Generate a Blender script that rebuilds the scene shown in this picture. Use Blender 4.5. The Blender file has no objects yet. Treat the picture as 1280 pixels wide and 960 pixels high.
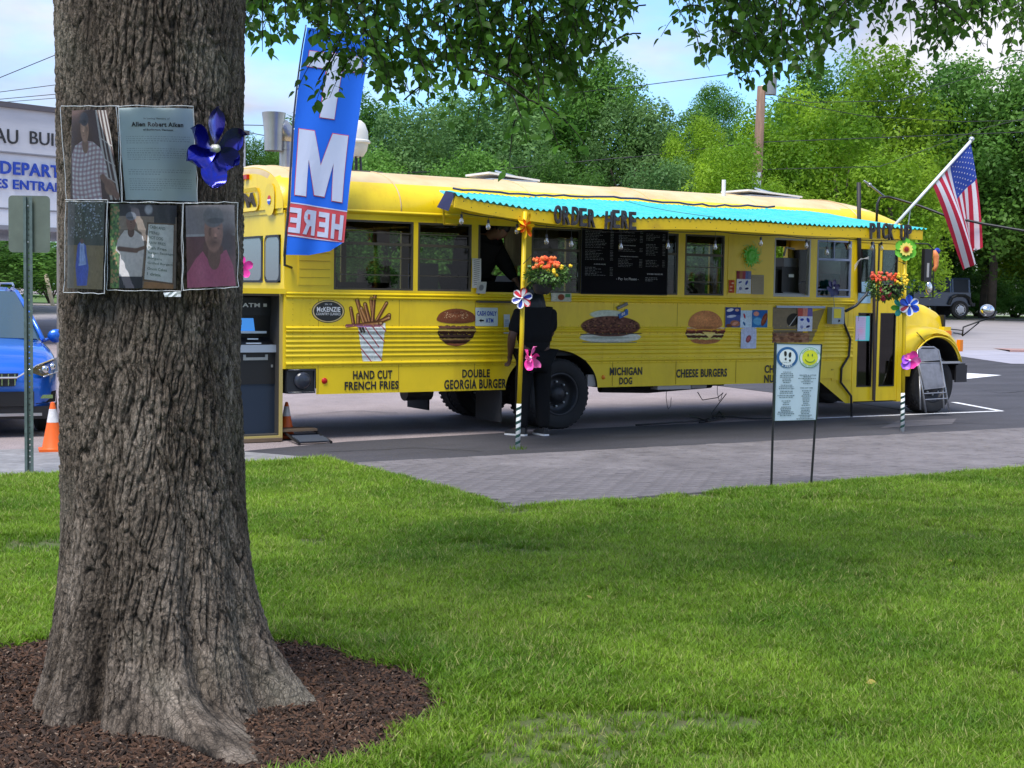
import bpy, bmesh, math, random
import numpy as np
from mathutils import Vector, Matrix
random.seed(7); rng = np.random.default_rng(7)
R = math.radians
scene = bpy.context.scene
COL = scene.collection

# ------------------------------------------------------------------ camera
F_PX = 1800.0; EYE = 1.65; ROLL = R(0.9); PITCH = math.atan(114/1800)
cam_d = bpy.data.cameras.new('camera'); cam = bpy.data.objects.new('camera', cam_d); COL.objects.link(cam)
cam_d.sensor_width = 36; cam_d.lens = 36*F_PX/1280; cam_d.clip_start = .1; cam_d.clip_end = 1500
cam.location = (0, 0, EYE)
cam.matrix_world = Matrix.Translation((0, 0, EYE)) @ Matrix.Rotation(math.pi/2-PITCH, 4, 'X') @ Matrix.Rotation(ROLL, 4, 'Z')
scene.camera = cam
scene.render.resolution_x = 1024; scene.render.resolution_y = 768

# ------------------------------------------------------------------ sky, sun, exposure
SUN_EL, SUN_AZ = 64.0, -152.0            # azimuth clockwise from +Y
world = bpy.data.worlds.new('World'); scene.world = world; world.use_nodes = True
wn = world.node_tree; wn.nodes.clear()
wo = wn.nodes.new('ShaderNodeOutputWorld'); bg = wn.nodes.new('ShaderNodeBackground')
sky = wn.nodes.new('ShaderNodeTexSky'); sky.sky_type = 'NISHITA'; sky.sun_disc = False
sky.sun_elevation = R(SUN_EL); sky.sun_rotation = R(SUN_AZ); sky.dust_density = .6; sky.ozone_density = 3.0
tc = wn.nodes.new('ShaderNodeTexCoord'); mp = wn.nodes.new('ShaderNodeMapping')
mp.inputs['Scale'].default_value = (1.0, 1.0, 2.6); mp.inputs['Location'].default_value = (.35, .1, .2)
nz = wn.nodes.new('ShaderNodeTexNoise'); nz.inputs['Scale'].default_value = 2.6; nz.inputs['Detail'].default_value = 9; nz.inputs['Roughness'].default_value = .52
cr = wn.nodes.new('ShaderNodeValToRGB'); cr.color_ramp.elements[0].position = .42; cr.color_ramp.elements[1].position = .56
nz2 = wn.nodes.new('ShaderNodeTexNoise'); nz2.inputs['Scale'].default_value = 5; nz2.inputs['Detail'].default_value = 6
cr2 = wn.nodes.new('ShaderNodeValToRGB')
cr2.color_ramp.elements[0].position = .35; cr2.color_ramp.elements[1].position = .65
cr2.color_ramp.elements[0].color = (1.6, 1.8, 2.4, 1); cr2.color_ramp.elements[1].color = (3.4, 3.4, 3.65, 1)
mx = wn.nodes.new('ShaderNodeMixRGB')
L = wn.links.new
L(tc.outputs['Generated'], mp.inputs['Vector']); L(mp.outputs[0], nz.inputs['Vector']); L(mp.outputs[0], nz2.inputs['Vector'])
L(nz.outputs['Fac'], cr.inputs['Fac']); L(nz2.outputs['Fac'], cr2.inputs['Fac'])
L(cr.outputs['Color'], mx.inputs['Fac']); tn = wn.nodes.new('ShaderNodeMixRGB'); tn.blend_type = 'MULTIPLY'; tn.inputs['Fac'].default_value = 1; tn.inputs['Color2'].default_value = (.55, .78, 1.0, 1); L(sky.outputs[0], tn.inputs['Color1']); L(tn.outputs[0], mx.inputs['Color1']); L(cr2.outputs['Color'], mx.inputs['Color2'])
L(mx.outputs[0], bg.inputs['Color']); L(bg.outputs[0], wo.inputs['Surface']); bg.inputs['Strength'].default_value = .145
sl = bpy.data.lights.new('sun', 'SUN'); sl.energy = 2.2; sl.angle = R(30); sl.color = (1, .95, .87)
sun = bpy.data.objects.new('sun', sl); COL.objects.link(sun)
sd = Vector((math.sin(R(SUN_AZ))*math.cos(R(SUN_EL)), math.cos(R(SUN_AZ))*math.cos(R(SUN_EL)), math.sin(R(SUN_EL))))
sun.rotation_euler = sd.to_track_quat('Z', 'Y').to_euler(); sun.location = (0, 0, 30)
scene.view_settings.view_transform = 'Standard'; scene.view_settings.look = 'None'
scene.view_settings.exposure = 1.12; scene.view_settings.gamma = 1

# ------------------------------------------------------------------ frames and measuring helpers
def ray(px, py):
    u = (px-640)/F_PX; v = -(py-480)/F_PX
    c, s = math.cos(ROLL), math.sin(ROLL)
    u2 = u*c-v*s; v2 = u*s+v*c
    cp, sp = math.cos(PITCH), math.sin(PITCH)
    return np.array([u2, cp+v2*sp, -sp+v2*cp])
def gz(Y):                                # the land rises gently far beyond the lot
    return float(np.interp(Y, [42, 64, 200], [0, .8, 1.0]))
def G(px, py, z=0):
    d = ray(px, py); t = (z-EYE)/d[2]; return np.array([0, 0, EYE])+d*t
def AT(px, py, Y):
    d = ray(px, py); return np.array([0, 0, EYE])+d*(Y/d[1])
OB = np.array([.6076, 17.4053, 0.0]); YAW = R(31.28)
AXS = np.array([math.cos(YAW), math.sin(YAW), 0]); NRM = np.array([math.sin(YAW), -math.cos(YAW), 0])
class Frame:
    def __init__(s, o=(0, 0, 0), yaw=0.0): s.o = np.array(o, float); s.yaw = yaw
    def world(s, p):
        c, q = math.cos(s.yaw), math.sin(s.yaw)
        return (s.o[0]+p[0]*c-p[1]*q, s.o[1]+p[0]*q+p[1]*c, s.o[2]+p[2])
WORLD = Frame(); BUS = Frame(OB, YAW)
def S(px, py, off=0.0):                   # pixel -> (s, z) on a plane parallel to the bus side, off metres towards the lawn
    d = ray(px, py); P = np.array([0, 0, EYE]); t = np.dot(OB+NRM*off-P, NRM)/np.dot(d, NRM); Q = P+d*t
    return float(np.dot(Q-OB, AXS)), float(Q[2])
def GB(px, py):                           # pixel on the ground -> bus frame (s, y)
    Q = G(px, py)-OB; return float(np.dot(Q, AXS)), float(-np.dot(Q, NRM))

# ------------------------------------------------------------------ materials
MATS = {}
def newmat(name):
    m = bpy.data.materials.new(name); m.use_nodes = True; return m, m.node_tree, m.node_tree.nodes['Principled BSDF']
def M(name, col, rough=.6, metal=0., noise=.0, nscale=4., bump=0., bscale=60., col2=None, detail=6, stretch=None, spec=.5, coat=0., thr=(.35, .65), bdist=.004, emis=None, rnd=0.):
    if name in MATS: return MATS[name]
    m, nt, b = newmat(name); MATS[name] = m
    c = tuple(col)+(1,)
    b.inputs['Base Color'].default_value = c; b.inputs['Roughness'].default_value = rough; b.inputs['Metallic'].default_value = metal
    b.inputs['Specular IOR Level'].default_value = spec; b.inputs['Coat Weight'].default_value = coat; b.inputs['Coat Roughness'].default_value = .08
    if noise or bump or col2 or rnd:
        t = nt.nodes.new('ShaderNodeTexCoord'); mp = nt.nodes.new('ShaderNodeMapping'); nt.links.new(t.outputs['Object'], mp.inputs['Vector'])
        if stretch: mp.inputs['Scale'].default_value = stretch
        last = None
        if noise or col2:
            n = nt.nodes.new('ShaderNodeTexNoise'); n.inputs['Scale'].default_value = nscale; n.inputs['Detail'].default_value = detail; n.inputs['Roughness'].default_value = .6
            nt.links.new(mp.outputs[0], n.inputs['Vector'])
            r = nt.nodes.new('ShaderNodeValToRGB'); r.color_ramp.elements[0].position = thr[0]; r.color_ramp.elements[1].position = thr[1]
            nt.links.new(n.outputs['Fac'], r.inputs['Fac'])
            k = 1-noise
            r.color_ramp.elements[0].color = (tuple(col2)+(1,)) if col2 else (c[0]*k, c[1]*k, c[2]*k, 1); r.color_ramp.elements[1].color = c
            last = r.outputs['Color']
            nt.links.new(last, b.inputs['Base Color'])
        if rnd:
            oi = nt.nodes.new('ShaderNodeObjectInfo'); mr = nt.nodes.new('ShaderNodeMapRange'); mr.inputs['To Min'].default_value = 1-rnd; mr.inputs['To Max'].default_value = 1+rnd*.6
            nt.links.new(oi.outputs['Random'], mr.inputs['Value'])
            hs = nt.nodes.new('ShaderNodeHueSaturation'); nt.links.new(mr.outputs[0], hs.inputs['Value'])
            if last: nt.links.new(last, hs.inputs['Color'])
            else: hs.inputs['Color'].default_value = c
            nt.links.new(hs.outputs[0], b.inputs['Base Color'])
        if bump:
            n2 = nt.nodes.new('ShaderNodeTexNoise'); n2.inputs['Scale'].default_value = bscale; n2.inputs['Detail'].default_value = 5
            nt.links.new(mp.outputs[0], n2.inputs['Vector'])
            bu = nt.nodes.new('ShaderNodeBump'); bu.inputs['Strength'].default_value = bump; bu.inputs['Distance'].default_value = bdist
            nt.links.new(n2.outputs['Fac'], bu.inputs['Height']); nt.links.new(bu.outputs[0], b.inputs['Normal'])
    if emis: b.inputs['Emission Color'].default_value = tuple(emis)+(1,); b.inputs['Emission Strength'].default_value = 1
    return m
def glass_mat(name, tint=(.50, .54, .55), refl=.0, rough=.03):
    m = bpy.data.materials.new(name); m.use_nodes = True; nt = m.node_tree; nt.nodes.clear()
    o = nt.nodes.new('ShaderNodeOutputMaterial'); mix = nt.nodes.new('ShaderNodeMixShader'); tr = nt.nodes.new('ShaderNodeBsdfTransparent'); gl = nt.nodes.new('ShaderNodeBsdfGlossy')
    fr = nt.nodes.new('ShaderNodeFresnel'); fr.inputs['IOR'].default_value = 1.38; ad = nt.nodes.new('ShaderNodeMath'); ad.operation = 'ADD'; ad.inputs[1].default_value = refl; ad.use_clamp = True
    tr.inputs['Color'].default_value = tuple(tint)+(1,); gl.inputs['Roughness'].default_value = rough
    nt.links.new(fr.outputs[0], ad.inputs[0]); nt.links.new(ad.outputs[0], mix.inputs['Fac']); nt.links.new(tr.outputs[0], mix.inputs[1]); nt.links.new(gl.outputs[0], mix.inputs[2]); nt.links.new(mix.outputs[0], o.inputs['Surface'])
    return m
def leaf_mat(name, c1, c2, trans=.35, wscale=.5, rough=.5, var=.7):
    m, nt, b = newmat(name)
    g = nt.nodes.new('ShaderNodeNewGeometry'); n = nt.nodes.new('ShaderNodeTexNoise'); n.inputs['Scale'].default_value = wscale; n.inputs['Detail'].default_value = 3
    oi = nt.nodes.new('ShaderNodeObjectInfo')
    nt.links.new(g.outputs['Position'], n.inputs['Vector'])
    r = nt.nodes.new('ShaderNodeValToRGB'); r.color_ramp.elements[0].position = .36; r.color_ramp.elements[1].position = .64
    r.color_ramp.elements[0].color = tuple(c1)+(1,); r.color_ramp.elements[1].color = tuple(c2)+(1,)
    nt.links.new(n.outputs['Fac'], r.inputs['Fac'])
    at = nt.nodes.new('ShaderNodeMath'); at.operation = 'MULTIPLY_ADD'; at.inputs[1].default_value = var; at.inputs[2].default_value = 1-var*.5
    nt.links.new(oi.outputs['Random'], at.inputs[0])
    isl = nt.nodes.new('ShaderNodeMath'); isl.operation = 'MULTIPLY_ADD'; isl.inputs[1].default_value = var; isl.inputs[2].default_value = 1-var*.5
    nt.links.new(g.outputs['Random Per Island'], isl.inputs[0])
    mu = nt.nodes.new('ShaderNodeMath'); mu.operation = 'MULTIPLY'; nt.links.new(at.outputs[0], mu.inputs[0]); nt.links.new(isl.outputs[0], mu.inputs[1])
    hs = nt.nodes.new('ShaderNodeHueSaturation'); nt.links.new(r.outputs[0], hs.inputs['Color']); nt.links.new(mu.outputs[0], hs.inputs['Value'])
    nt.links.new(hs.outputs[0], b.inputs['Base Color']); b.inputs['Roughness'].default_value = rough; b.inputs['Specular IOR Level'].default_value = .25
    tl = nt.nodes.new('ShaderNodeBsdfTranslucent'); nt.links.new(hs.outputs[0], tl.inputs['Color'])
    mix = nt.nodes.new('ShaderNodeMixShader'); mix.inputs['Fac'].default_value = trans
    nt.links.new(b.outputs[0], mix.inputs[1]); nt.links.new(tl.outputs[0], mix.inputs[2]); nt.links.new(mix.outputs[0], nt.nodes['Material Output'].inputs['Surface'])
    return m
YEL = (.90, .64, .008)
yellow = M('bus_yellow_paint', YEL, .38, noise=.13, nscale=1.7, bump=.05, bscale=3, coat=.15)
cream = M('cream_toplit_roof', (.70, .54, .30), .5, noise=.10, nscale=2, col2=(.74, .50, .12), thr=(.2, .42))
black = M('black_plastic', (.012, .012, .014), .45)
rubber = M('tyre_rubber', (.022, .022, .024), .85, noise=.3, bump=.2, bscale=40)
darkmetal = M('dark_underbody_metal', (.02, .018, .018), .7, noise=.4)
def stain(m, scale, lo, hi=1.0, stretch=(1, 1, 1), thr=(.35, .65), tint=None):
    nt = m.node_tree; b = nt.nodes['Principled BSDF']; inp = b.inputs['Base Color']; t = nt.nodes.new('ShaderNodeTexCoord'); mp = nt.nodes.new('ShaderNodeMapping'); mp.inputs['Scale'].default_value = stretch
    n = nt.nodes.new('ShaderNodeTexNoise'); n.inputs['Scale'].default_value = scale; n.inputs['Detail'].default_value = 8; n.inputs['Roughness'].default_value = .62; rp_ = nt.nodes.new('ShaderNodeValToRGB'); rp_.color_ramp.elements[0].position = thr[0]; rp_.color_ramp.elements[1].position = thr[1]
    c_ = tint or (lo, lo, lo); rp_.color_ramp.elements[0].color = tuple(c_)+(1,); rp_.color_ramp.elements[1].color = (hi, hi, hi, 1); mu = nt.nodes.new('ShaderNodeMixRGB'); mu.blend_type = 'MULTIPLY'; mu.inputs['Fac'].default_value = 1
    nt.links.new(t.outputs['Object'], mp.inputs['Vector']); nt.links.new(mp.outputs[0], n.inputs['Vector']); nt.links.new(n.outputs['Fac'], rp_.inputs['Fac']); nt.links.new(rp_.outputs[0], mu.inputs['Color2'])
    if inp.links: nt.links.new(inp.links[0].from_socket, mu.inputs['Color1'])
    else: mu.inputs['Color1'].default_value = inp.default_value
    nt.links.new(mu.outputs[0], inp)
stain(yellow, 3.0, .75, stretch=(1.5, 1.5, .35), thr=(.30, .48), tint=(.90, .86, .75)); stain(yellow, 9, .6, stretch=(1.6, 1, .12), thr=(.22, .34), tint=(.62, .5, .6)); stain(cream, 1.2, .7, thr=(.3, .6), tint=(.78, .66, .5))
bronze = M('dark_bronze_window_frame', (.075, .065, .05), .45, .3)
alu = M('brushed_aluminium', (.55, .57, .6), .32, .85, noise=.1)
galv = M('galvanised_steel', (.42, .44, .45), .42, .7, noise=.25, nscale=8)
whitep = M('white_paint', (.8, .8, .8), .5, noise=.04)
glass = glass_mat('window_glass')
darkglass = glass_mat('tinted_vehicle_glass', (.10, .12, .13), .02)
plastic_clear = glass_mat('clear_plastic_sleeve', (.98, .98, .98), -.015, .10)
darkred = M('red_lens', (.5, .01, .008), .3); amber = M('amber_lens', (.9, .25, .01), .3)
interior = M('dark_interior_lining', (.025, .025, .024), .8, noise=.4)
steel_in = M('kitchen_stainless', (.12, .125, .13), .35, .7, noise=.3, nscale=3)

# ------------------------------------------------------------------ mesh building
class MB:
    def __init__(s): s.v = []; s.f = []; s.n = 0; s.m = 0; s.mi = []
    def add(s, vs, fs):
        vs = np.asarray(vs, float).reshape(-1, 3); s.v.append(vs)
        k = s.n
        for f in fs: s.f.append(tuple(int(i)+k for i in f)); s.mi.append(s.m)
        s.n += len(vs); return s
    def box(s, x0, x1, y0, y1, z0, z1, rot=0):
        v = np.array([(x, y, z) for x in (x0, x1) for y in (y0, y1) for z in (z0, z1)], float)
        if rot:
            c = v.mean(0); q = v-c; a, b = math.cos(rot), math.sin(rot)
            v = np.stack([q[:, 0]*a-q[:, 1]*b, q[:, 0]*b+q[:, 1]*a, q[:, 2]], 1)+c
        return s.add(v, [(0, 1, 3, 2), (4, 6, 7, 5), (0, 4, 5, 1), (2, 3, 7, 6), (0, 2, 6, 4), (1, 5, 7, 3)])
    def obox(s, c, ex, ey, ez):           # centre and three half-axis vectors
        c, ex, ey, ez = [np.asarray(a, float) for a in (c, ex, ey, ez)]
        v = [c+ex*a+ey*b+ez*d for a in (-1, 1) for b in (-1, 1) for d in (-1, 1)]
        return s.add(v, [(0, 1, 3, 2), (4, 6, 7, 5), (0, 4, 5, 1), (2, 3, 7, 6), (0, 2, 6, 4), (1, 5, 7, 3)])
    def tube(s, pts, r, n=8, caps=True):
        pts = [np.asarray(p, float) for p in pts]; k = len(pts); rs = r if hasattr(r, '__len__') else [r]*k
        vs = []; prev = None
        for i, p in enumerate(pts):
            t = pts[min(i+1, k-1)]-pts[max(i-1, 0)]; t = t/(np.linalg.norm(t)+1e-9)
            if prev is None:
                a = np.array([0, 0, 1.]) if abs(t[2]) < .9 else np.array([1., 0, 0]); u = np.cross(t, a)
            else: u = prev-t*np.dot(prev, t)
            u /= np.linalg.norm(u)+1e-9; prev = u; w = np.cross(t, u)
            for j in range(n):
                a = 2*math.pi*j/n; vs.append(p+rs[i]*(u*math.cos(a)+w*math.sin(a)))
        fs = [(i*n+j, i*n+(j+1) % n, (i+1)*n+(j+1) % n, (i+1)*n+j) for i in range(k-1) for j in range(n)]
        if caps: fs += [tuple(range(n))[::-1], tuple((k-1)*n+j for j in range(n))]
        return s.add(vs, fs)
    def lathe(s, prof, c=(0, 0, 0), n=16, axis=(0, 0, 1), close=False):   # prof: (radius, height along axis)
        ax = np.asarray(axis, float); ax /= np.linalg.norm(ax); a = np.array([0, 0, 1.]) if abs(ax[2]) < .9 else np.array([1., 0, 0])
        u = np.cross(ax, a); u /= np.linalg.norm(u); w = np.cross(ax, u); c = np.asarray(c, float); vs = []
        for r, h in prof:
            for j in range(n):
                t = 2*math.pi*j/n; vs.append(c+ax*h+r*(u*math.cos(t)+w*math.sin(t)))
        k = len(prof); fs = [(i*n+j, i*n+(j+1) % n, (i+1)*n+(j+1) % n, (i+1)*n+j) for i in range(k-1) for j in range(n)]
        if close: fs += [tuple(range(n))[::-1], tuple((k-1)*n+j for j in range(n))]
        return s.add(vs, fs)
    def ball(s, c, r, n=10, m=7, sc=(1, 1, 1)):
        vs = [];
        for i in range(m+1):
            p = math.pi*i/m
            for j in range(n):
                t = 2*math.pi*j/n; vs.append((c[0]+r*sc[0]*math.sin(p)*math.cos(t), c[1]+r*sc[1]*math.sin(p)*math.sin(t), c[2]+r*sc[2]*math.cos(p)))
        return s.add(vs, [(i*n+j, (i+1)*n+j, (i+1)*n+(j+1) % n, i*n+(j+1) % n) for i in range(m) for j in range(n)])
    def grid(s, fn, nu, nv, us=None, vs_=None, flip=False):
        us = np.linspace(0, 1, nu+1) if us is None else us; vs_ = np.linspace(0, 1, nv+1) if vs_ is None else vs_
        v = [fn(u, w) for w in vs_ for u in us]; a = len(us)
        fs = [(j*a+i, j*a+i+1, (j+1)*a+i+1, (j+1)*a+i) for j in range(len(vs_)-1) for i in range(a-1)]
        if flip: fs = [f[::-1] for f in fs]
        return s.add(v, fs)
    def prism(s, poly, fn, d0, d1):       # poly 2-D, fn(a,b,d)->xyz, extruded d0..d1
        n = len(poly); v = [fn(a, b, d0) for a, b in poly]+[fn(a, b, d1) for a, b in poly]
        return s.add(v, [tuple(range(n)), tuple(range(2*n-1, n-1, -1))]+[(i, n+i, n+(i+1) % n, (i+1) % n) for i in range(n)])
    def mesh(s, name, mats, smooth=False, org=(0, 0, 0)):
        me = bpy.data.meshes.new(name); v = np.concatenate(s.v)-np.asarray(org, float) if s.v else np.zeros((0, 3))
        me.from_pydata(v.tolist(), [], s.f)
        mats = mats if isinstance(mats, (list, tuple)) else [mats]
        for m in mats: me.materials.append(m)
        if len(mats) > 1: me.polygons.foreach_set('material_index', s.mi)
        if smooth: me.polygons.foreach_set('use_smooth', [True]*len(me.polygons)); 
        me.update()
        if smooth == 'auto': me.set_sharp_from_angle(angle=R(38))
        return me
class Thing:
    def __init__(s, name, label, cat, org=(0, 0, 0), frame=WORLD, group=None, kind=None):
        s.o = bpy.data.objects.new(name, None); COL.objects.link(s.o); s.o.empty_display_size = .1
        s.org = np.array(org, float); s.frame = frame; s.o.location = frame.world(org); s.o.rotation_euler = (0, 0, frame.yaw)
        tag(s.o, label, cat, group, kind)
    def part(s, name, mb, mat, parent=None, smooth=False, label=None, kind=None):
        me = mb.mesh(name, mat, smooth, s.org) if isinstance(mb, MB) else mb
        o = bpy.data.objects.new(name, me); COL.objects.link(o); o.parent = parent if parent is not None else s.o
        if label: o['label'] = label
        if kind: o['kind'] = kind
        return o
def tag(o, label=None, cat=None, group=None, kind=None):
    if label: o['label'] = label
    if cat: o['category'] = cat
    if group: o['group'] = group
    if kind: o['kind'] = kind
    return o
def single(name, mb, mat, label, cat, org=(0, 0, 0), frame=WORLD, group=None, kind=None, smooth=False):
    o = bpy.data.objects.new(name, mb.mesh(name, mat, smooth, org)); COL.objects.link(o)
    o.location = frame.world(org); o.rotation_euler = (0, 0, frame.yaw); return tag(o, label, cat, group, kind)
def struct(name, mb, mat, frame=WORLD, smooth=False, org=(0, 0, 0), parent=None, kind='structure'):
    o = bpy.data.objects.new(name, mb.mesh(name, mat, smooth, org)); COL.objects.link(o)
    if parent is not None: o.parent = parent
    else:
        o.location = frame.world(org); o.rotation_euler = (0, 0, frame.yaw)
        o['kind'] = kind
    return o
# ---- lettering
_T = {}
def text_geo(st, bold=0.0):
    k = (st, bold)
    if k in _T: return _T[k]
    cu = bpy.data.curves.new('t', 'FONT'); cu.body = st; cu.resolution_u = 3; cu.offset = bold; cu.fill_mode = 'BOTH'; cu.space_character = 1.0+bold*3
    ob = bpy.data.objects.new('t', cu); COL.objects.link(ob); dg = bpy.context.evaluated_depsgraph_get(); me = bpy.data.meshes.new_from_object(ob.evaluated_get(dg))
    v = np.zeros(len(me.vertices)*3); me.vertices.foreach_get('co', v); v = v.reshape(-1, 3)
    fs = [tuple(p.vertices) for p in me.polygons]
    if len(v): lo = v.min(0); hi = v.max(0); v = (v-lo)/np.maximum(hi-lo, 1e-6)
    bpy.data.objects.remove(ob); bpy.data.meshes.remove(me); _T[k] = (v, fs); return _T[k]
def text_on(mb, st, fn, bold=.02, mirror=False):       # fn maps (u,v) in 0..1 to xyz; the word fills the box
    v, fs = text_geo(st, bold)
    mb.add([fn((1-a[0]) if mirror else a[0], a[1]) for a in v], fs)
# ---- small painter for flat printed matter (colours are display values)
class Paint:
    def __init__(s, w, h, bg=(1, 1, 1), a=1.0):
        s.w, s.h = w, h; s.p = np.zeros((h, w, 4), np.float32); s.p[..., :3] = bg; s.p[..., 3] = a
        s.Y, s.X = np.mgrid[0:h, 0:w].astype(np.float32); s.X = (s.X+.5)/w; s.Y = (s.Y+.5)/h
    def put(s, mask, col, al=1.0):
        mask = np.clip(mask, 0, 1)*al
        for i in range(3): s.p[..., i] = s.p[..., i]*(1-mask)+col[i]*mask
        s.p[..., 3] = np.maximum(s.p[..., 3], (mask > .4)*1.0)
    def ell(s, cx, cy, rx, ry, col, soft=.06, rot=0, al=1, noise=None):
        dx = s.X-cx; dy = s.Y-cy; c, q = math.cos(rot), math.sin(rot)
        asp = s.w/s.h; dx = dx*asp; a = (dx*c+dy*q)/(rx*asp); b = (-dx*q+dy*c)/ry; d = np.sqrt(a*a+b*b)
        if noise is not None: d = d+noise
        s.put(np.clip((1-d)/soft, 0, 1), col, al)
    def poly(s, pts, col, al=1, dens=None):
        ins = np.zeros((s.h, s.w), bool); n = len(pts)
        for i in range(n):
            x0, y0 = pts[i]; x1, y1 = pts[(i+1) % n]
            if y0 == y1: continue
            c = ((y0 > s.Y) != (y1 > s.Y)) & (s.X < (x1-x0)*(s.Y-y0)/(y1-y0)+x0); ins ^= c
        m = ins.astype(np.float32)
        if dens is not None: m = m*dens
        s.put(m, col, al); return ins
    def line(s, x0, y0, x1, y1, w, col, al=1):
        asp = s.w/s.h; dx, dy = (x1-x0)*asp, y1-y0; l2 = dx*dx+dy*dy+1e-9
        t = np.clip(((s.X-x0)*asp*dx+(s.Y-y0)*dy)/l2, 0, 1); d = np.hypot((s.X-x0)*asp-t*dx, s.Y-y0-t*dy)
        s.put(np.clip((w-d)/(w*.4), 0, 1), col, al)
    def rect(s, x0, y0, x1, y1, col, al=1): s.put(((s.X >= x0) & (s.X < x1) & (s.Y >= y0) & (s.Y < y1)).astype(np.float32), col, al)
    def noise(s, n, seed=0):
        g = np.random.default_rng(seed).random((n+2, n+2)).astype(np.float32); x = s.X*n; y = s.Y*n; i = x.astype(int); j = y.astype(int); fx = x-i; fy = y-j
        fx = fx*fx*(3-2*fx); fy = fy*fy*(3-2*fy)
        return g[j, i]*(1-fx)*(1-fy)+g[j, i+1]*fx*(1-fy)+g[j+1, i]*(1-fx)*fy+g[j+1, i+1]*fx*fy-.5
    def tone(s, k, n=24, seed=1):
        q = (1+k*(s.noise(n, seed)+.6*s.noise(n*2, seed+1)))[..., None]; s.p[..., :3] = np.clip(s.p[..., :3]*q, 0, 1)
    def squig(s, x0, x1, y, h, w, col, seed, al=1):    # a run of small unreadable print
        r = random.Random(seed); x = x0
        while x < x1:
            l = r.uniform(.012, .05)*(1 if s.w < 400 else .8); l = min(l, x1-x)
            s.put(((s.X >= x) & (s.X < x+l) & (abs(s.Y-y) < h/2)).astype(np.float32)*(((s.X*s.w*.5+s.Y*s.h*.31) % 1.6 < 1.05)), col, al); x += l+w
    def mat(s, name, rough=.5, alpha=False):
        im = bpy.data.images.new(name, s.w, s.h, alpha=True); im.pixels.foreach_set(np.clip(s.p[::-1], 0, 1).astype(np.float32).ravel()); im.update(); im.pack()
        m, nt, b = newmat(name); t = nt.nodes.new('ShaderNodeTexImage'); t.image = im; t.extension = 'EXTEND'
        # print inks brightened by gamma, trunk sheets most, to offset the shade there
        g = nt.nodes.new('ShaderNodeMixRGB'); g.blend_type = 'MULTIPLY'; g.inputs['Fac'].default_value = 1; g.inputs['Color2'].default_value = (.96, .96, .96, 1)
        gmm = nt.nodes.new('ShaderNodeGamma'); gmm.inputs['Gamma'].default_value = .48 if name.startswith('print_') else .74; nt.links.new(t.outputs['Color'], gmm.inputs['Color']); nt.links.new(gmm.outputs[0], g.inputs['Color1']); nt.links.new(g.outputs[0], b.inputs['Base Color']); b.inputs['Roughness'].default_value = rough; b.inputs['Specular IOR Level'].default_value = .12 if name[:5] != 'print' or 'large black' in name else .3
        if alpha: nt.links.new(t.outputs['Alpha'], b.inputs['Alpha'])
        return m
def uv_grid(name, fn, nu, nv, mat, org=(0, 0, 0), thick=None):      # printed sheet: grid with uv; fn(u,v) v upwards
    us = np.linspace(0, 1, nu+1); vs = np.linspace(0, 1, nv+1); a = nu+1
    v = [np.asarray(fn(u, w))-np.asarray(org) for w in vs for u in us]
    fs = [(j*a+i, j*a+i+1, (j+1)*a+i+1, (j+1)*a+i) for j in range(nv) for i in range(nu)]
    me = bpy.data.meshes.new(name); me.from_pydata([tuple(p) for p in v], [], fs); uv = me.uv_layers.new(name='uv')
    for p in me.polygons:
        for li in p.loop_indices:
            k = me.loops[li].vertex_index; uv.data[li].uv = (us[k % a], vs[k//a])
    me.materials.append(mat); me.polygons.foreach_set('use_smooth', [True]*len(me.polygons))
    return me

# ================================================================== THE GROUND
def polymesh(poly, z=0.0, frame=WORLD):
    mb = MB(); mb.add([(x, y, z) for x, y in poly], [tuple(range(len(poly)))]); return mb
lot_m = M('old_pink_grey_gravelly_asphalt', (.46, .38, .38), .9, noise=.0, nscale=55, col2=(.24, .20, .20), detail=5, thr=(.38, .62), bump=.5, bscale=90)
new_m = M('fresh_dark_asphalt', (.078, .075, .088), .8, nscale=70, col2=(.040, .038, .046), thr=(.35, .7), bump=.5, bscale=150)
mb = MB(); ys = [-40, 0, 20, 42, 50, 57, 64, 90, 140, 300, 900]
mb.grid(lambda u, w: (-600+1200*u, w, gz(w)), 6, 0, vs_=ys); struct('ground', mb, lot_m)
# fresh asphalt between the bus and the pavers, and the apron ahead of the bus
AS = [(-3.85, .62), (-3.1, .35), (0, .05), (6.2, -.12), (6.6, -.4), (7.0, -3), (7.4, -16), (60, -16), (60, 60), (-3.85, 60)]
mb = MB(); asph = [(s, -o) for s, o in [(-4.4, .75), (-3.0, .30), (0, .02), (6.3, -.1), (6.9, -2.5), (7.8, -9), (8.8, -15), (50, -15), (50, 2.15), (-3.85, 2.15)]]
mb.add([(x, y, .006) for x, y in asph], [tuple(range(len(asph)))]); struct('asphalt_strip', mb, new_m, BUS)
conc_m = M('pale_worn_concrete', (.30, .295, .30), .85, nscale=9, col2=(.22, .215, .22), bump=.2)
mb = MB(); cp = [(s, -o) for s, o in [(-30, -.6), (-4.9, -.25), (-4.4, .75), (-3.85, 1.7), (-4.0, 1.85), (-30, 1.85)]]
mb.add([(x, y, .011) for x, y in cp], [tuple(range(len(cp)))]); struct('concrete_path', mb, conc_m, BUS)
stain(lot_m, .5, .72, stretch=(1, .6, 1)); stain(lot_m, 3, .85); stain(new_m, .7, .65, hi=1.15, stretch=(.5, 1.6, 1)); stain(conc_m, 2, .7)
crack_m = M('tar_filled_crack', (.018, .018, .022), .7); patch_m = M('patched_asphalt', (.13, .12, .13), .9, noise=.3, nscale=40)
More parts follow.
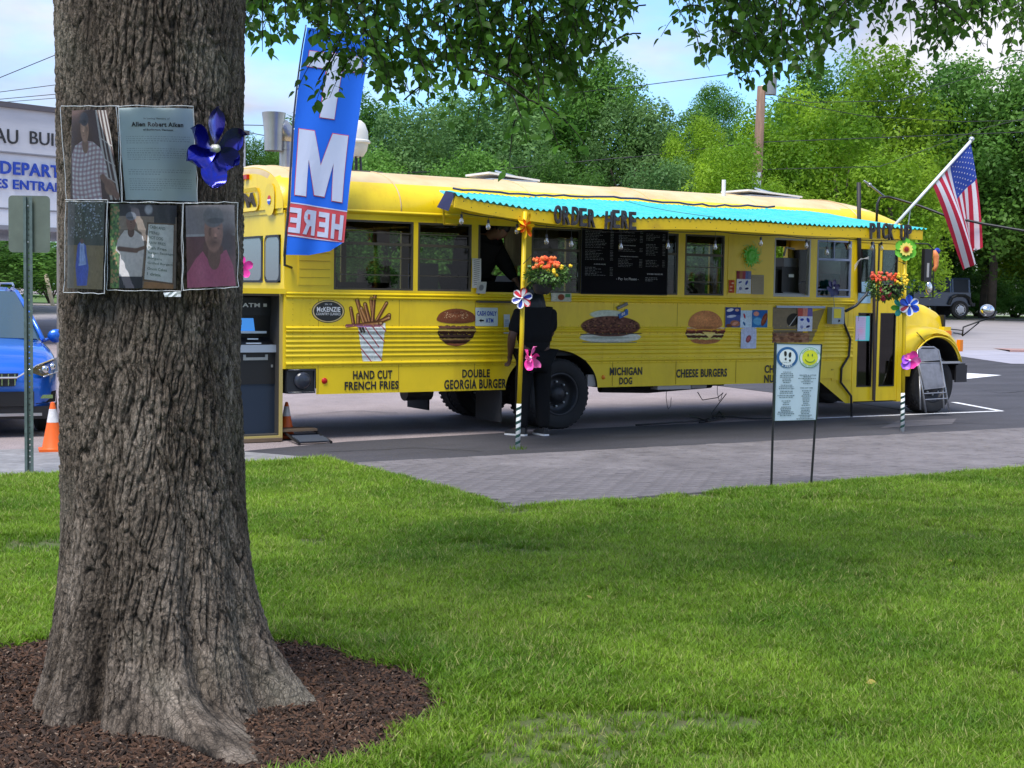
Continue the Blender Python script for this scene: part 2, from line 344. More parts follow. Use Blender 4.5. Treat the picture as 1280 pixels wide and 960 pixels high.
def crack_line(pts, w):
    m = MB(); r_ = random.Random(int(pts[0][0])); P_ = []
    for (a, b) in zip(pts[:-1], pts[1:]):
        for k in range(10): u = k/10; P_.append((a[0]+(b[0]-a[0])*u+r_.uniform(-2.2, 2.2), a[1]+(b[1]-a[1])*u+r_.uniform(-.35, .35)))
    Q = [G(*p)[:2] for p in P_]; vs = []
    for i, q in enumerate(Q): ww = w*r_.uniform(.4, 1); vs += [(q[0], q[1]-ww, .0105), (q[0], q[1]+ww, .0105)]
    m.add(vs, [(2*i, 2*i+2, 2*i+3, 2*i+1) for i in range(len(Q)-1)]); struct('asphalt_crack', m, crack_m)
for c_ in (([(400, 566), (520, 561), (610, 565)], .012), ([(1060, 533), (1150, 528), (1275, 532)], .018), ([(720, 545), (800, 548), (870, 541), (940, 545)], .012), ([(1215, 486), (1250, 492), (1290, 489)], .03), ([(370, 520), (440, 514), (500, 517)], .02)): crack_line(*c_)
m = MB(); m.add([(*G(*p)[:2], .0095) for p in ((1100, 536), (1190, 531), (1196, 524), (1122, 527))], [(0, 1, 2, 3)]); struct('asphalt_patch', m, patch_m)
white_line = M('worn_white_road_paint', (.78, .78, .8), .7, nscale=30, col2=(.5, .5, .52), thr=(.3, .5))
def stripe(p, q, w, name='parking_line', z=.011):
    a = np.array(G(*p)[:2]); b = np.array(G(*q)[:2]); d = (b-a)/np.linalg.norm(b-a); n = np.array([-d[1], d[0]])*w/2
    m = MB(); zz = lambda t: z+gz(t[1]); m.add([(*(t), zz(t)) for t in (a-n, b-n, b+n, a+n)], [(0, 1, 2, 3)]); return struct(name, m, white_line)
stripe((1012, 524), (1252, 514.5), .11); stripe((1251, 514.5), (1192, 503.5), .11)
mb = MB(); q = [G(*p)[:2] for p in ((1196, 466), (1252, 469.5), (1200, 475), (1196, 475))]; mb.add([(x, y, .010) for x, y in q], [(0, 1, 2, 3)]); struct('painted_arrow', mb, white_line)
# road, kerb strip and gutter far to the right (heights follow the land)
def band(name, Y0, Y1, X0, X1, m, dz, sl=0.0):
    b = MB(); b.grid(lambda u, w: (X0+(X1-X0)*u, Y0+(Y1-Y0)*w+sl*(X1-X0)*u, gz(Y0+(Y1-Y0)*w)+dz), 4, 6); return struct(name, b, m)
road_m = M('pinkish_grey_road', (.34, .31, .33), .9, nscale=3, col2=(.27, .25, .26), bump=.2, stretch=(.2, 1, 1))  # plain pinkish grey surface, varied by stretched noise
gut_m = M('pale_gutter_concrete', (.38, .37, .43), .9, nscale=3, col2=(.30, .29, .34), stretch=(.3, 1, 1))
band('gutter', 37.5, 44.5, 13, 60, gut_m, .012)
band('road', 44.5, 63, -90, 90, road_m, .010)
b = MB(); b.box(14.2, 60, 38.2, 38.5, 0, .02); struct('white_edge_line', b, white_line)
b = MB(); b.grid(lambda u, w: (15.2+45*u, 44.0+.35*w, .14), 3, 1); b.grid(lambda u, w: (15.2+45*u, 44.0, .14*w), 3, 1); b.grid(lambda u, w: (15.2+45*u, 44.35+1.6*w, .14), 3, 1)
struct('kerb', b, M('reddish_kerb', (.40, .24, .22), .9, noise=.2))
band('far_verge', 63, 120, -120, 120, M('rough_verge_green', (.06, .11, .02), .9, nscale=1.5, col2=(.10, .17, .03)), .02)
# ---- clay pavers: nearest 300 as single pieces, the rest joined
b0 = MB(); b0.box(-3.85, 40, -5.2, -2.16, -.05, .004)
paver_base = struct('brick_pavement', b0, M('sand_joint', (.085, .08, .085), .95, noise=.3, nscale=40), BUS)
pav_m = M('weathered_concrete_brick', (.22, .20, .205), .9, nscale=2.2, col2=(.15, .135, .14), bump=.35, bscale=70, rnd=.14, thr=(.3, .7))
stain(pav_m, .6, .72); stain(pav_m, 6, .7, thr=(.3, .5))
def brick_geo(mb, x0, x1, y0, y1, z=.020):
    e = .006
    v = [(x0, y0, 0), (x1, y0, 0), (x1, y1, 0), (x0, y1, 0), (x0, y0, z-e), (x1, y0, z-e), (x1, y1, z-e), (x0, y1, z-e), (x0+e, y0+e, z), (x1-e, y0+e, z), (x1-e, y1-e, z), (x0+e, y1-e, z)]
    f = [(8, 9, 10, 11)]+[(i, (i+1) % 4, 4+(i+1) % 4, 4+i) for i in range(4)]+[(4+i, 4+(i+1) % 4, 8+(i+1) % 4, 8+i) for i in range(4)]
    mb.add(v, f)
bricks = []
for r_ in range(30):
    y = -5.19+r_*.1005
    for c_ in range(-1, 210 if r_ > 3 else 110):
        x = -3.85+c_*.201+(.1 if r_ % 2 else 0)
        if x < -3.86 or x > 18: continue
        W = BUS.world((x+.1, y+.05, 0)); bricks.append((math.hypot(W[0], W[1]), x, y, W))
bricks.sort(key=lambda t: t[0])
vis = [t for t in bricks if abs(t[3][0])/t[3][1] < .37]; near = set(id(t) for t in vis[:300])
bm1 = MB(); brick_geo(bm1, -.0965, .0965, -.0465, .0465); bme = bm1.mesh('brick', pav_m); rest = MB()
for t in bricks:
    dz = random.uniform(-.003, .003)
    if id(t) in near:
        o = bpy.data.objects.new('brick', bme); COL.objects.link(o); o.parent = paver_base; o.location = (t[1]+.1, t[2]+.05, dz); o.rotation_euler = (random.uniform(-.012, .012), random.uniform(-.006, .006), random.uniform(-.01, .01))
    else: brick_geo(rest, t[1]+.0035, t[1]+.1965, t[2]+.0035, t[2]+.0965, .020+dz)
o = bpy.data.objects.new('bricks', rest.mesh('bricks', pav_m)); COL.objects.link(o); o.parent = paver_base; o['kind'] = 'stuff'

# ---- lawn soil, mulch ring, blades
lawn_poly_b = [(-34, -1.85), (-3.9, -1.85), (-3.9, -5.24), (14, -5.24), (14, -20)]
TX, TY = -1.42, 5.66
lawn = [BUS.world((x, y, 0))[:2] for x, y in lawn_poly_b]+[(50, -70), (-70, -70)]
mb = MB(); mb.add([(x, y, .004) for x, y in lawn], [tuple(range(len(lawn)))])
struct('lawn_soil', mb, M('lawn_soil_and_thatch', (.075, .10, .025), .95, nscale=14, col2=(.11, .082, .048), thr=(.25, .5), bump=.4, bscale=60))
def mulch_r(a): return 1.15+.06*math.sin(3*a+1)+.03*math.sin(7*a)+.025*math.sin(13*a+2)+.015*math.sin(29*a)
MX, MY = -1.45, 5.55
mb = MB(); na = 72; pts = [(MX, MY, .02)]
for k, (rr, h) in enumerate(((.8, .055), (1.1, .035), (1.0, .006))):
    for i in range(na):
        a = 2*math.pi*i/na; q = mulch_r(a)*(.6 if k == 0 else .9 if k == 1 else 1.02); pts.append((MX+q*math.cos(a), MY+q*math.sin(a), (.022, .016, .006)[k]))
fs = [(0, 1+i, 1+(i+1) % na) for i in range(na)]+[(1+k*na+i, 1+(k+1)*na+i, 1+(k+1)*na+(i+1) % na, 1+k*na+(i+1) % na) for k in range(2) for i in range(na)]
mb.add(pts, fs); mulch_m = M('wet_bark_mulch', (.06, .032, .018), .9, nscale=60, col2=(.018, .009, .007), bump=.8, bscale=90, bdist=.01)
struct('mulch_bed', mb, mulch_m, smooth=True)

def hidden_coll(name, objs):
    c = bpy.data.collections.new(name)
    for o in objs: c.objects.link(o)
    return c
def scatter(name, P, rot, sc, coll, mat=None):
    me = bpy.data.meshes.new(name); me.from_pydata([tuple(p) for p in P], [], [])
    a = me.attributes.new('rot', 'FLOAT_VECTOR', 'POINT'); a.data.foreach_set('vector', np.asarray(rot, np.float32).ravel())
    a = me.attributes.new('sc', 'FLOAT_VECTOR', 'POINT'); a.data.foreach_set('vector', np.asarray(sc, np.float32).ravel())
    o = bpy.data.objects.new(name, me); COL.objects.link(o); o['kind'] = 'stuff'
    ng = bpy.data.node_groups.new(name, 'GeometryNodeTree'); ng.interface.new_socket('Geometry', in_out='INPUT', socket_type='NodeSocketGeometry'); ng.interface.new_socket('Geometry', in_out='OUTPUT', socket_type='NodeSocketGeometry')
    N = ng.nodes.new; i = N('NodeGroupInput'); u = N('NodeGroupOutput'); ip = N('GeometryNodeInstanceOnPoints'); ci = N('GeometryNodeCollectionInfo')
    ci.inputs['Collection'].default_value = coll; ci.inputs['Separate Children'].default_value = True; ci.inputs['Reset Children'].default_value = True
    ip.inputs['Pick Instance'].default_value = True
    ra = N('GeometryNodeInputNamedAttribute'); ra.data_type = 'FLOAT_VECTOR'; ra.inputs['Name'].default_value = 'rot'
    sa = N('GeometryNodeInputNamedAttribute'); sa.data_type = 'FLOAT_VECTOR'; sa.inputs['Name'].default_value = 'sc'
    l = ng.links.new; l(i.outputs[0], ip.inputs['Points']); l(ci.outputs[0], ip.inputs['Instance']); l(ra.outputs[0], ip.inputs['Rotation']); l(sa.outputs[0], ip.inputs['Scale']); l(ip.outputs[0], u.inputs[0])
    md = o.modifiers.new('scatter', 'NODES'); md.node_group = ng; return o
grass_m = leaf_mat('grass_blades', (.10, .205, .012), (.20, .32, .026), .42, .9, .45)
dry_m = leaf_mat('dry_grass_blades', (.22, .25, .07), (.30, .30, .10), .3, 1.5, .6)
def tuft(seed, n=15, hmin=.014, hmax=.040, mats=(grass_m, dry_m), dry=.10, spread=.028):
    r = random.Random(seed); mb = MB()
    for _ in range(n):
        mb.m = 1 if r.random() < dry else 0
        a = r.uniform(0, 6.28); d = r.uniform(0, spread); x, y = d*math.cos(a), d*math.sin(a); h = r.uniform(hmin, hmax); w = r.uniform(.0011, .0021); t = r.uniform(0, 6.28)
        lean = r.uniform(.1, 1.5)*h; lx, ly = lean*math.cos(t), lean*math.sin(t); wx, wy = -w*math.sin(t), w*math.cos(t)
        mb.add([(x-wx, y-wy, 0), (x+wx, y+wy, 0), (x+lx*.35+wx, y+ly*.35+wy, h*.6), (x+lx*.35-wx, y+ly*.35-wy, h*.6), (x+lx, y+ly, h)], [(0, 1, 2, 3), (3, 2, 4)])
    me = mb.mesh('grass_tuft', list(mats)); return bpy.data.objects.new('grass_tuft', me)
gcoll = hidden_coll('grass_tufts', [tuft(i, dry=(.05, .08, .12, .25, .06, .1)[i]) for i in range(6)])
def in_poly(px, py, poly):
    ins = np.zeros(len(px), bool); n = len(poly)
    for i in range(n):
        x0, y0 = poly[i]; x1, y1 = poly[(i+1) % n]
        if y0 == y1: continue
        ins ^= ((y0 > py) != (y1 > py)) & (px < (x1-x0)*(py-y0)/(y1-y0)+x0)
    return ins
def vnoise(x, y, seed):
    g = np.random.default_rng(seed).random((64, 64)); i = np.floor(x).astype(int); j = np.floor(y).astype(int); fx = x-i; fy = y-j; fx = fx*fx*(3-2*fx); fy = fy*fy*(3-2*fy)
    a = g[j % 64, i % 64]; b = g[j % 64, (i+1) % 64]; c = g[(j+1) % 64, i % 64]; d = g[(j+1) % 64, (i+1) % 64]
    return a*(1-fx)*(1-fy)+b*fx*(1-fy)+c*(1-fx)*fy+d*fx*fy
N = 330000
gy = 4.0+rng.random(N)**1.15*11.6; gx = (rng.random(N)*2-1)*(gy*.40+.9)
keep = in_poly(gx+rng.normal(0, .022, N)+.05*(vnoise(gx*6+9, gy*6, 8)-.5), gy+rng.normal(0, .022, N), lawn)
ang = np.arctan2(gy-MY, gx-MX); rr = np.hypot(gx-MX, gy-MY); keep &= rr > (1.15+.06*np.sin(3*ang+1)+.03*np.sin(7*ang)+.025*np.sin(13*ang+2)+.015*np.sin(29*ang))*(.95+.11*rng.random(N))
dn = vnoise(gx*1.3+20, gy*1.3+9, 3)*.6+vnoise(gx*4+5, gy*4, 4)*.4
keep &= rng.random(N) < np.clip((dn-.17)*5, .12, 1)
for bx, by, br in ((*G(25, 686)[:2], .36), (*G(1045, 630)[:2], .2), (*G(770, 395*2)[:2], .0), (*G(800, 640)[:2], .16), (*G(372, 782)[:2], .12)):
    d = np.hypot((gx-bx)*.6, gy-by); keep &= (d > br) | (rng.random(N) < .15)
gx, gy, dn = gx[keep], gy[keep], dn[keep]; n = len(gx)
sc = (.75+.5*rng.random(n))*(.8+.6*dn)*(1+np.clip(gy-8, 0, 6)*.05)
edge = rr[keep] < 1.42; sc = np.where(edge, sc*1.25, sc)
o = scatter('grass', np.stack([gx, gy, np.full(n, .003)], 1), np.stack([rng.normal(0, .15, n), rng.normal(0, .15, n), rng.random(n)*6.28], 1), np.stack([sc, sc, sc], 1), gcoll)
tag(o, 'mown green lawn around the tree, thin and yellowed in places', 'grass')
dcoll = hidden_coll('dry_tufts', [tuft(20+i, dry=.55, hmin=.015, hmax=.04) for i in range(4)]); pn = vnoise(gx*1.7+3, gy*1.2+30, 33)*.65+vnoise(gx*5, gy*4, 34)*.35; kk = (pn > .60) & (rng.random(n) < .35); k2 = int(kk.sum())
o = scatter('dry_grass', np.stack([gx[kk]+.01, gy[kk]+.01, np.full(k2, .003)], 1), np.stack([rng.normal(0, .2, k2), rng.normal(0, .2, k2), rng.random(k2)*6.28], 1), np.stack([sc[kk]]*3, 1), dcoll); tag(o, 'straw-coloured worn patches in the lawn', 'grass')
fl_m = M('fallen_yellow_leaf', (.42, .34, .06), .6, noise=.4, nscale=30)
# mulch chips
chip_ms = [M('mulch_chip_dark', (.045, .024, .014), .85, noise=.4, nscale=80), M('mulch_chip_red', (.115, .056, .030), .85, noise=.4, nscale=80), M('mulch_chip_pale', (.30, .21, .15), .85, noise=.3, nscale=80)]
chips = []
for i in range(8):
    r = random.Random(i+50); mb = MB(); l = r.uniform(.007, .022); w = r.uniform(.0022, .0055); h = r.uniform(.0015, .004)
    mb.add([(-l, -w, 0), (l*.9, -w*.6, h*.5), (l, w*.7, 0), (-l*.8, w, h*.3), (-l*.8, -w*.6, h*2), (l*.7, 0, h*2.4), (l*.6, w*.4, h*2), (-l*.7, w*.6, h*2.2)], [(0, 1, 5, 4), (1, 2, 6, 5), (2, 3, 7, 6), (3, 0, 4, 7), (4, 5, 6, 7)])
    chips.append(bpy.data.objects.new('mulch_chip', mb.mesh('mulch_chip', chip_ms[0 if i < 4 else 1 if i < 7 else 2])))
ccoll = hidden_coll('mulch_chips', chips)
n = 38000; a = rng.random(n)*6.283; q = np.sqrt(rng.random(n))*(1.15+.06*np.sin(3*a+1)+.03*np.sin(7*a)+.025*np.sin(13*a+2)+.015*np.sin(29*a))*1.03; spill = rng.random(n) < .05; q = np.where(spill, q*(1+.09*rng.random(n)), q)
hh = np.interp(q/1.23, [0, .6, .9, 1.02], [.022, .02, .014, .006])
s_ = .7+.9*rng.random(n)
o = scatter('mulch', np.stack([MX+q*np.cos(a), MY+q*np.sin(a), hh+rng.random(n)*.012], 1), np.stack([rng.normal(0, .45, n), rng.normal(0, .45, n), rng.random(n)*6.28], 1), np.stack([s_, s_, s_], 1), ccoll)
tag(o, 'dark red-brown bark mulch spread in a ring under the tree', 'mulch')

# ================================================================== THE BIG TREE
def worley(u, v, nu, nv, seed, ax=1.0, ay=1.0):        # u wraps at nu
    g = np.random.default_rng(seed); jx = g.random((nv, nu))*.9; jy = g.random((nv, nu))*.9
    iu = np.floor(u).astype(int); iv = np.floor(v).astype(int); d1 = np.full(u.shape, 9.); d2 = np.full(u.shape, 9.)
    for a in (-1, 0, 1):
        for b in (-1, 0, 1):
            ci = iu+a; cj = iv+b; x = ci+jx[cj % nv, ci % nu]; y = cj+jy[cj % nv, ci % nu]
            d = np.hypot((u-x)*ax, (v-y)*ay); lt = d < d1; d2 = np.where(lt, d1, np.minimum(d2, d)); d1 = np.where(lt, d, d1)
    return d1, d2
def trunk_r(th, z):
    zz = np.maximum(z, 0); lf_ = np.clip(-np.cos(th), 0, 1); r = .330+(.185-.075*lf_)*np.exp(-zz/(.38-.10*lf_))+.018*np.maximum(z-1.0, 0)*.6
    lob = 0
    for c, w, am, tau in ((-152, 15, .03, .30), (-122, 12, .07, .45), (-88, 12, .05, .35), (-68, 11, .09, .36), (-38, 12, .08, .25), (-6, 15, .19, .24), (40, 20, .12, .3), (95, 20, .12, .3), (150, 20, .10, .3)):
        d = (np.degrees(th)-c+180) % 360-180; lob = lob+am*np.exp(-(d/w)**2)*np.exp(-zz/tau)
    for c, w, am in ((-137, 5, .07), (-104, 5, .12), (-55, 5, .09), (-22, 6, .07)):     # folds between roots
        d = (np.degrees(th)-c+180) % 360-180; lob = lob-am*np.exp(-(d/w)**2)*np.exp(-zz/.42)
    d = (np.degrees(th)+62-10*np.exp(-zz/.06)+180) % 360-180; lob = lob+.56*np.exp(-(d/9)**2)*np.exp(-np.maximum(z-.03, 0)/.075)
    return r+lob
nth_f, nth_b = 430, 70
th = np.concatenate([np.linspace(R(-205), R(25), nth_f, endpoint=False), np.linspace(R(25), R(155), nth_b, endpoint=False)])
zs = np.concatenate([np.linspace(-.06, .5, 150, endpoint=False), np.linspace(.5, 2.85, 360, endpoint=False), np.linspace(2.85, 3.8, 40)])
TH, Z = np.meshgrid(th, zs); r0 = trunk_r(TH, Z)
wob = .10*np.sin(Z*5+TH*2)+.06*np.sin(Z*13+TH*5+1)
nU = 70; u = (TH % (2*math.pi))/(2*math.pi)*nU
PN = lambda a, b, fu, fv_, sd: vnoise((u/nU*fu*0+np.cos(TH)*fu+31) % 63, (np.sin(TH)*fu+Z*fv_+sd*7) % 63, sd)-.5
vn0 = PN(0, 0, 2.2, 2.6, 11); vn1 = PN(0, 0, 5, 7, 15); vn2 = PN(0, 0, 13, 20, 12); vn3 = PN(0, 0, 34, 46, 13); vn4 = PN(0, 0, 60, 95, 14)
uu = (u+vn0*1.5+vn1*.95+vn2*.35) % nU; vv = Z*5.2+vn1*.9+vn2*.3+50
d1, d2 = worley(uu, vv, nU, 64, 21, 1, .62); e = d2-d1; ridge = np.clip(e/.14, 0, 1); ridge = ridge*ridge*(3-2*ridge)
nU2 = 130; uu2 = (u*nU2/nU+vn1*2.0+vn2*1.3) % nU2; d1b, d2b = worley(uu2, Z*17+vn2*1.6+50, nU2, 97, 22, 1, .6); r2 = np.clip((d2b-d1b)/.35, 0, 1)
amp = np.interp(Z, [0, .25, .9], [.55, .8, 1.0])*(.75+.9*np.clip(vn0+.4, 0, 1))
dome = np.clip(e, 0, .9)
hgt = amp*(.0105*ridge+.004*r2+.005*vn3+.006*vn4+.003*vn2)-.007
rad = r0+hgt; cxs = TX+.0*Z; 
P = np.stack([cxs+rad*np.cos(TH), TY+rad*np.sin(TH), Z], -1).reshape(-1, 3)
nc = len(th); nr = len(zs)
I, J = np.meshgrid(np.arange(nr-1), np.arange(nc), indexing='ij'); J2 = (J+1) % nc
F = np.stack([I*nc+J, I*nc+J2, (I+1)*nc+J2, (I+1)*nc+J], -1).reshape(-1, 4)
bm_, bnt, bb = newmat('grey_brown_furrowed_bark')
tcn = bnt.nodes.new('ShaderNodeTexCoord'); mpn = bnt.nodes.new('ShaderNodeMapping'); mpn.inputs['Scale'].default_value = (1, 1, .28); bnt.links.new(tcn.outputs['Object'], mpn.inputs['Vector'])
n1 = bnt.nodes.new('ShaderNodeTexNoise'); n1.inputs['Scale'].default_value = 5; n1.inputs['Detail'].default_value = 10; n1.inputs['Roughness'].default_value = .65; bnt.links.new(mpn.outputs[0], n1.inputs['Vector'])
rp = bnt.nodes.new('ShaderNodeValToRGB'); els = rp.color_ramp.elements; els[0].position = .3; els[0].color = (.085, .064, .048, 1); els[1].position = .72; els[1].color = (.42, .345, .28, 1); x = els.new(.5); x.color = (.215, .170, .132, 1)
bnt.links.new(n1.outputs['Fac'], rp.inputs['Fac'])
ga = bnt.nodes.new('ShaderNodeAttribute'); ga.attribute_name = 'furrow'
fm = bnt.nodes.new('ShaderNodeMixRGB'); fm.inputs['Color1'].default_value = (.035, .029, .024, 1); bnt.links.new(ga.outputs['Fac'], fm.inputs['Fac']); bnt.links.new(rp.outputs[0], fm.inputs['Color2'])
ng_ = bnt.nodes.new('ShaderNodeTexNoise'); ng_.inputs['Scale'].default_value = 2.3; bnt.links.new(tcn.outputs['Object'], ng_.inputs['Vector']); gr = bnt.nodes.new('ShaderNodeValToRGB'); gr.color_ramp.elements[0].position = .56; gr.color_ramp.elements[1].position = .72; gr.color_ramp.elements[1].color = (.45, .45, .45, 1)
bnt.links.new(ng_.outputs['Fac'], gr.inputs['Fac']); gm = bnt.nodes.new('ShaderNodeMixRGB'); gm.inputs['Color2'].default_value = (.27, .25, .19, 1); bnt.links.new(gr.outputs[0], gm.inputs['Fac']); bnt.links.new(fm.outputs[0], gm.inputs['Color1'])
def crack(scale, zs, w, warp):
    m_ = bnt.nodes.new('ShaderNodeMapping'); m_.inputs['Scale'].default_value = (1, 1, zs); nn = bnt.nodes.new('ShaderNodeTexNoise'); nn.inputs['Scale'].default_value = scale*.5; nn.inputs['Detail'].default_value = 4
    bnt.links.new(tcn.outputs['Object'], nn.inputs['Vector']); ml = bnt.nodes.new('ShaderNodeVectorMath'); ml.operation = 'MULTIPLY_ADD'; ml.inputs[1].default_value = (warp, warp, warp); bnt.links.new(nn.outputs['Color'], ml.inputs[0]); bnt.links.new(tcn.outputs['Object'], ml.inputs[2]); bnt.links.new(ml.outputs[0], m_.inputs['Vector'])
    vo = bnt.nodes.new('ShaderNodeTexVoronoi'); vo.feature = 'DISTANCE_TO_EDGE'; vo.inputs['Scale'].default_value = scale; bnt.links.new(m_.outputs[0], vo.inputs['Vector']); mr_ = bnt.nodes.new('ShaderNodeMapRange'); mr_.inputs['From Max'].default_value = w; bnt.links.new(vo.outputs['Distance'], mr_.inputs['Value']); return mr_.outputs[0]
ck1 = crack(38, .20, .13, .06); ck2 = crack(110, .30, .2, .02)
cm_a = bnt.nodes.new('ShaderNodeMath'); cm_a.operation = 'MULTIPLY_ADD'; cm_a.inputs[1].default_value = .55; cm_a.inputs[2].default_value = .45; bnt.links.new(ck1, cm_a.inputs[0])
cm_b = bnt.nodes.new('ShaderNodeMath'); cm_b.operation = 'MULTIPLY_ADD'; cm_b.inputs[1].default_value = .35; cm_b.inputs[2].default_value = .65; bnt.links.new(ck2, cm_b.inputs[0])
cm_c = bnt.nodes.new('ShaderNodeMath'); cm_c.operation = 'MULTIPLY'; bnt.links.new(cm_a.outputs[0], cm_c.inputs[0]); bnt.links.new(cm_b.outputs[0], cm_c.inputs[1])
cm_h = bnt.nodes.new('ShaderNodeHueSaturation'); bnt.links.new(gm.outputs[0], cm_h.inputs['Color']); bnt.links.new(cm_c.outputs[0], cm_h.inputs['Value']); bnt.links.new(cm_h.outputs[0], bb.inputs['Base Color'])
n2 = bnt.nodes.new('ShaderNodeTexNoise'); n2.inputs['Scale'].default_value = 55; n2.inputs['Detail'].default_value = 8; n2.inputs['Roughness'].default_value = .7; mp2 = bnt.nodes.new('ShaderNodeMapping'); mp2.inputs['Scale'].default_value = (1, 1, .5); bnt.links.new(tcn.outputs['Object'], mp2.inputs['Vector']); bnt.links.new(mp2.outputs[0], n2.inputs['Vector'])
bu = bnt.nodes.new('ShaderNodeBump'); bu.inputs['Strength'].default_value = .9; bu.inputs['Distance'].default_value = .006; cm_d = bnt.nodes.new('ShaderNodeMath'); cm_d.operation = 'ADD'; bnt.links.new(n2.outputs['Fac'], cm_d.inputs[0]); bnt.links.new(cm_c.outputs[0], cm_d.inputs[1]); bnt.links.new(cm_d.outputs[0], bu.inputs['Height']); bnt.links.new(bu.outputs[0], bb.inputs['Normal']); bb.inputs['Roughness'].default_value = .92; bb.inputs['Specular IOR Level'].default_value = .2
tree = Thing('shade_tree', 'huge tree trunk with furrowed bark and flared roots in the mulch, photographs pinned on it', 'tree', (TX, TY, 0))
me = bpy.data.meshes.new('trunk'); me.vertices.add(len(P)); me.vertices.foreach_set('co', (P-np.array([TX, TY, 0])).astype(np.float32).ravel())
me.loops.add(len(F)*4); me.loops.foreach_set('vertex_index', F.astype(np.int32).ravel()); me.polygons.add(len(F)); me.polygons.foreach_set('loop_start', np.arange(0, len(F)*4, 4, dtype=np.int32)); me.polygons.foreach_set('loop_total', np.full(len(F), 4, np.int32))
me.polygons.foreach_set('use_smooth', np.ones(len(F), bool)); me.update(calc_edges=True)
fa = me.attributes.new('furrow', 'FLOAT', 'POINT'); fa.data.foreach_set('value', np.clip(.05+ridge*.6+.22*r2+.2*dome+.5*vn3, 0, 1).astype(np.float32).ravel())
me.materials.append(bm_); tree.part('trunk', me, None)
# limbs
limbs = [[(TX, TY, 3.55), (TX-.5, TY+.3, 4.6), (TX-1.6, TY+1.2, 6.2), (TX-2.6, TY+1.6, 8)], [(TX+.05, TY, 3.55), (TX+.5, TY+.6, 4.4), (TX+1.4, TY+1.5, 5.0), (TX+3.0, TY+2.4, 5.4), (TX+5.2, TY+2.9, 5.3)],
         [(TX, TY, 3.6), (TX+.1, TY-.3, 5), (TX+.4, TY-1.0, 7), (TX+.8, TY-1.5, 9)], [(TX+.1, TY+.1, 3.6), (TX+.4, TY+.5, 4.8), (TX+.9, TY+1.7, 6.2), (TX+1.1, TY+3.0, 7.5)],
         [(TX+1.4, TY+1.5, 5.0), (TX+1.9, TY+1.7, 4.6), (TX+2.4, TY+1.8, 4.15)], [(TX+3.0, TY+2.4, 5.4), (TX+3.6, TY+2.4, 4.9), (TX+4.3, TY+2.4, 4.4)]]
for i, lb in enumerate(limbs):
    r0_ = .2 if i < 4 else .06; mb = MB(); mb.tube(lb, [r0_*(1-.75*k/(len(lb)-1)) for k in range(len(lb))], 12); tree.part('branch', mb, bm_, smooth=True)
# ---- hanging sprays of leaves
leaf_m = leaf_mat('tree_leaf', (.07, .18, .02), (.15, .32, .04), .60, 1.4, .4)
def leaf_template():
    # pointed oval with a folded midrib, 1 long, lying in x (length) y (width)
    xs = [0, .18, .42, .7, 1.0]; ws = [.0, .24, .33, .19, 0]; zs_ = [0, .02, .0, -.06, -.17]
    v = [(0, 0, 0)]; 
    for i in (1, 2, 3): v += [(xs[i], -ws[i], zs_[i]+.05), (xs[i], 0, zs_[i]), (xs[i], ws[i], zs_[i]+.05)]
    v.append((1, 0, zs_[4])); f = [(0, 1, 2), (0, 2, 3)]
    for i in (0, 1):
        a = 1+3*i; f += [(a, a+3, a+4, a+1), (a+1, a+4, a+5, a+2)]
    f += [(7, 10, 8), (8, 10, 9)]; return np.array(v), f
LV, LF = leaf_template()
def frame_mat(p, d, up, s):
    d = np.asarray(d, float); d = d/np.linalg.norm(d); y = np.cross(up, d); y /= np.linalg.norm(y)+1e-9; z = np.cross(d, y)
    return np.stack([d*s, y*s, z*s], 1), np.asarray(p, float)
leaves = []; twigs = MB()
def spray(end, root, n, lsz, r=random):
    end = np.array(end); root = np.array(root); mid = (end+root)/2+np.array([0, 0, r.uniform(.03, .16)]); pts = []
    for i in range(7):
        t = i/6; pts.append(root*(1-t)**2+2*mid*t*(1-t)+end*t*t)
    twigs.tube(pts, [.0045-.0005*i for i in range(7)], 4, False)
    for i in range(n):
        t = .12+.88*i/(n-1); p = root*(1-t)**2+2*mid*t*(1-t)+end*t*t; tg = (mid-root)*(1-t)+(end-mid)*t; tg = tg/np.linalg.norm(tg)
        sd_ = np.cross(tg, [0, 0, 1.]); sd_ = sd_/(np.linalg.norm(sd_)+1e-6)*(1 if i % 2 else -1)
        d = tg*r.uniform(.1, .9)+sd_*r.uniform(.4, 1.1)+np.array([r.uniform(-.6, .6), r.uniform(-.5, .5), -r.uniform(-.3, .75)])
        up = np.array([r.uniform(-.9, .9), r.uniform(-1.1, .6), 1]); leaves.append((*frame_mat(p+d*.012, d, up, lsz*r.uniform(.5, .95)), 0))
rr_ = random.Random(5)
def outline(x, pts): return float(np.interp(x, [p[0] for p in pts], [p[1] for p in pts]))
OA = [(296, 62), (330, 66), (370, 44), (400, 50), (440, 96), (480, 116), (520, 128), (550, 128), (590, 92), (620, 110), (650, 128), (690, 122), (730, 118), (745, 78), (770, 52), (792, 24)]
OBX = [(838, 40), (860, 62), (890, 92), (930, 106), (955, 108), (985, 100), (1010, 108), (1035, 62), (1080, 44), (1110, 50), (1150, 82), (1170, 68), (1195, 50), (1230, 66), (1262, 72), (1290, 60)]
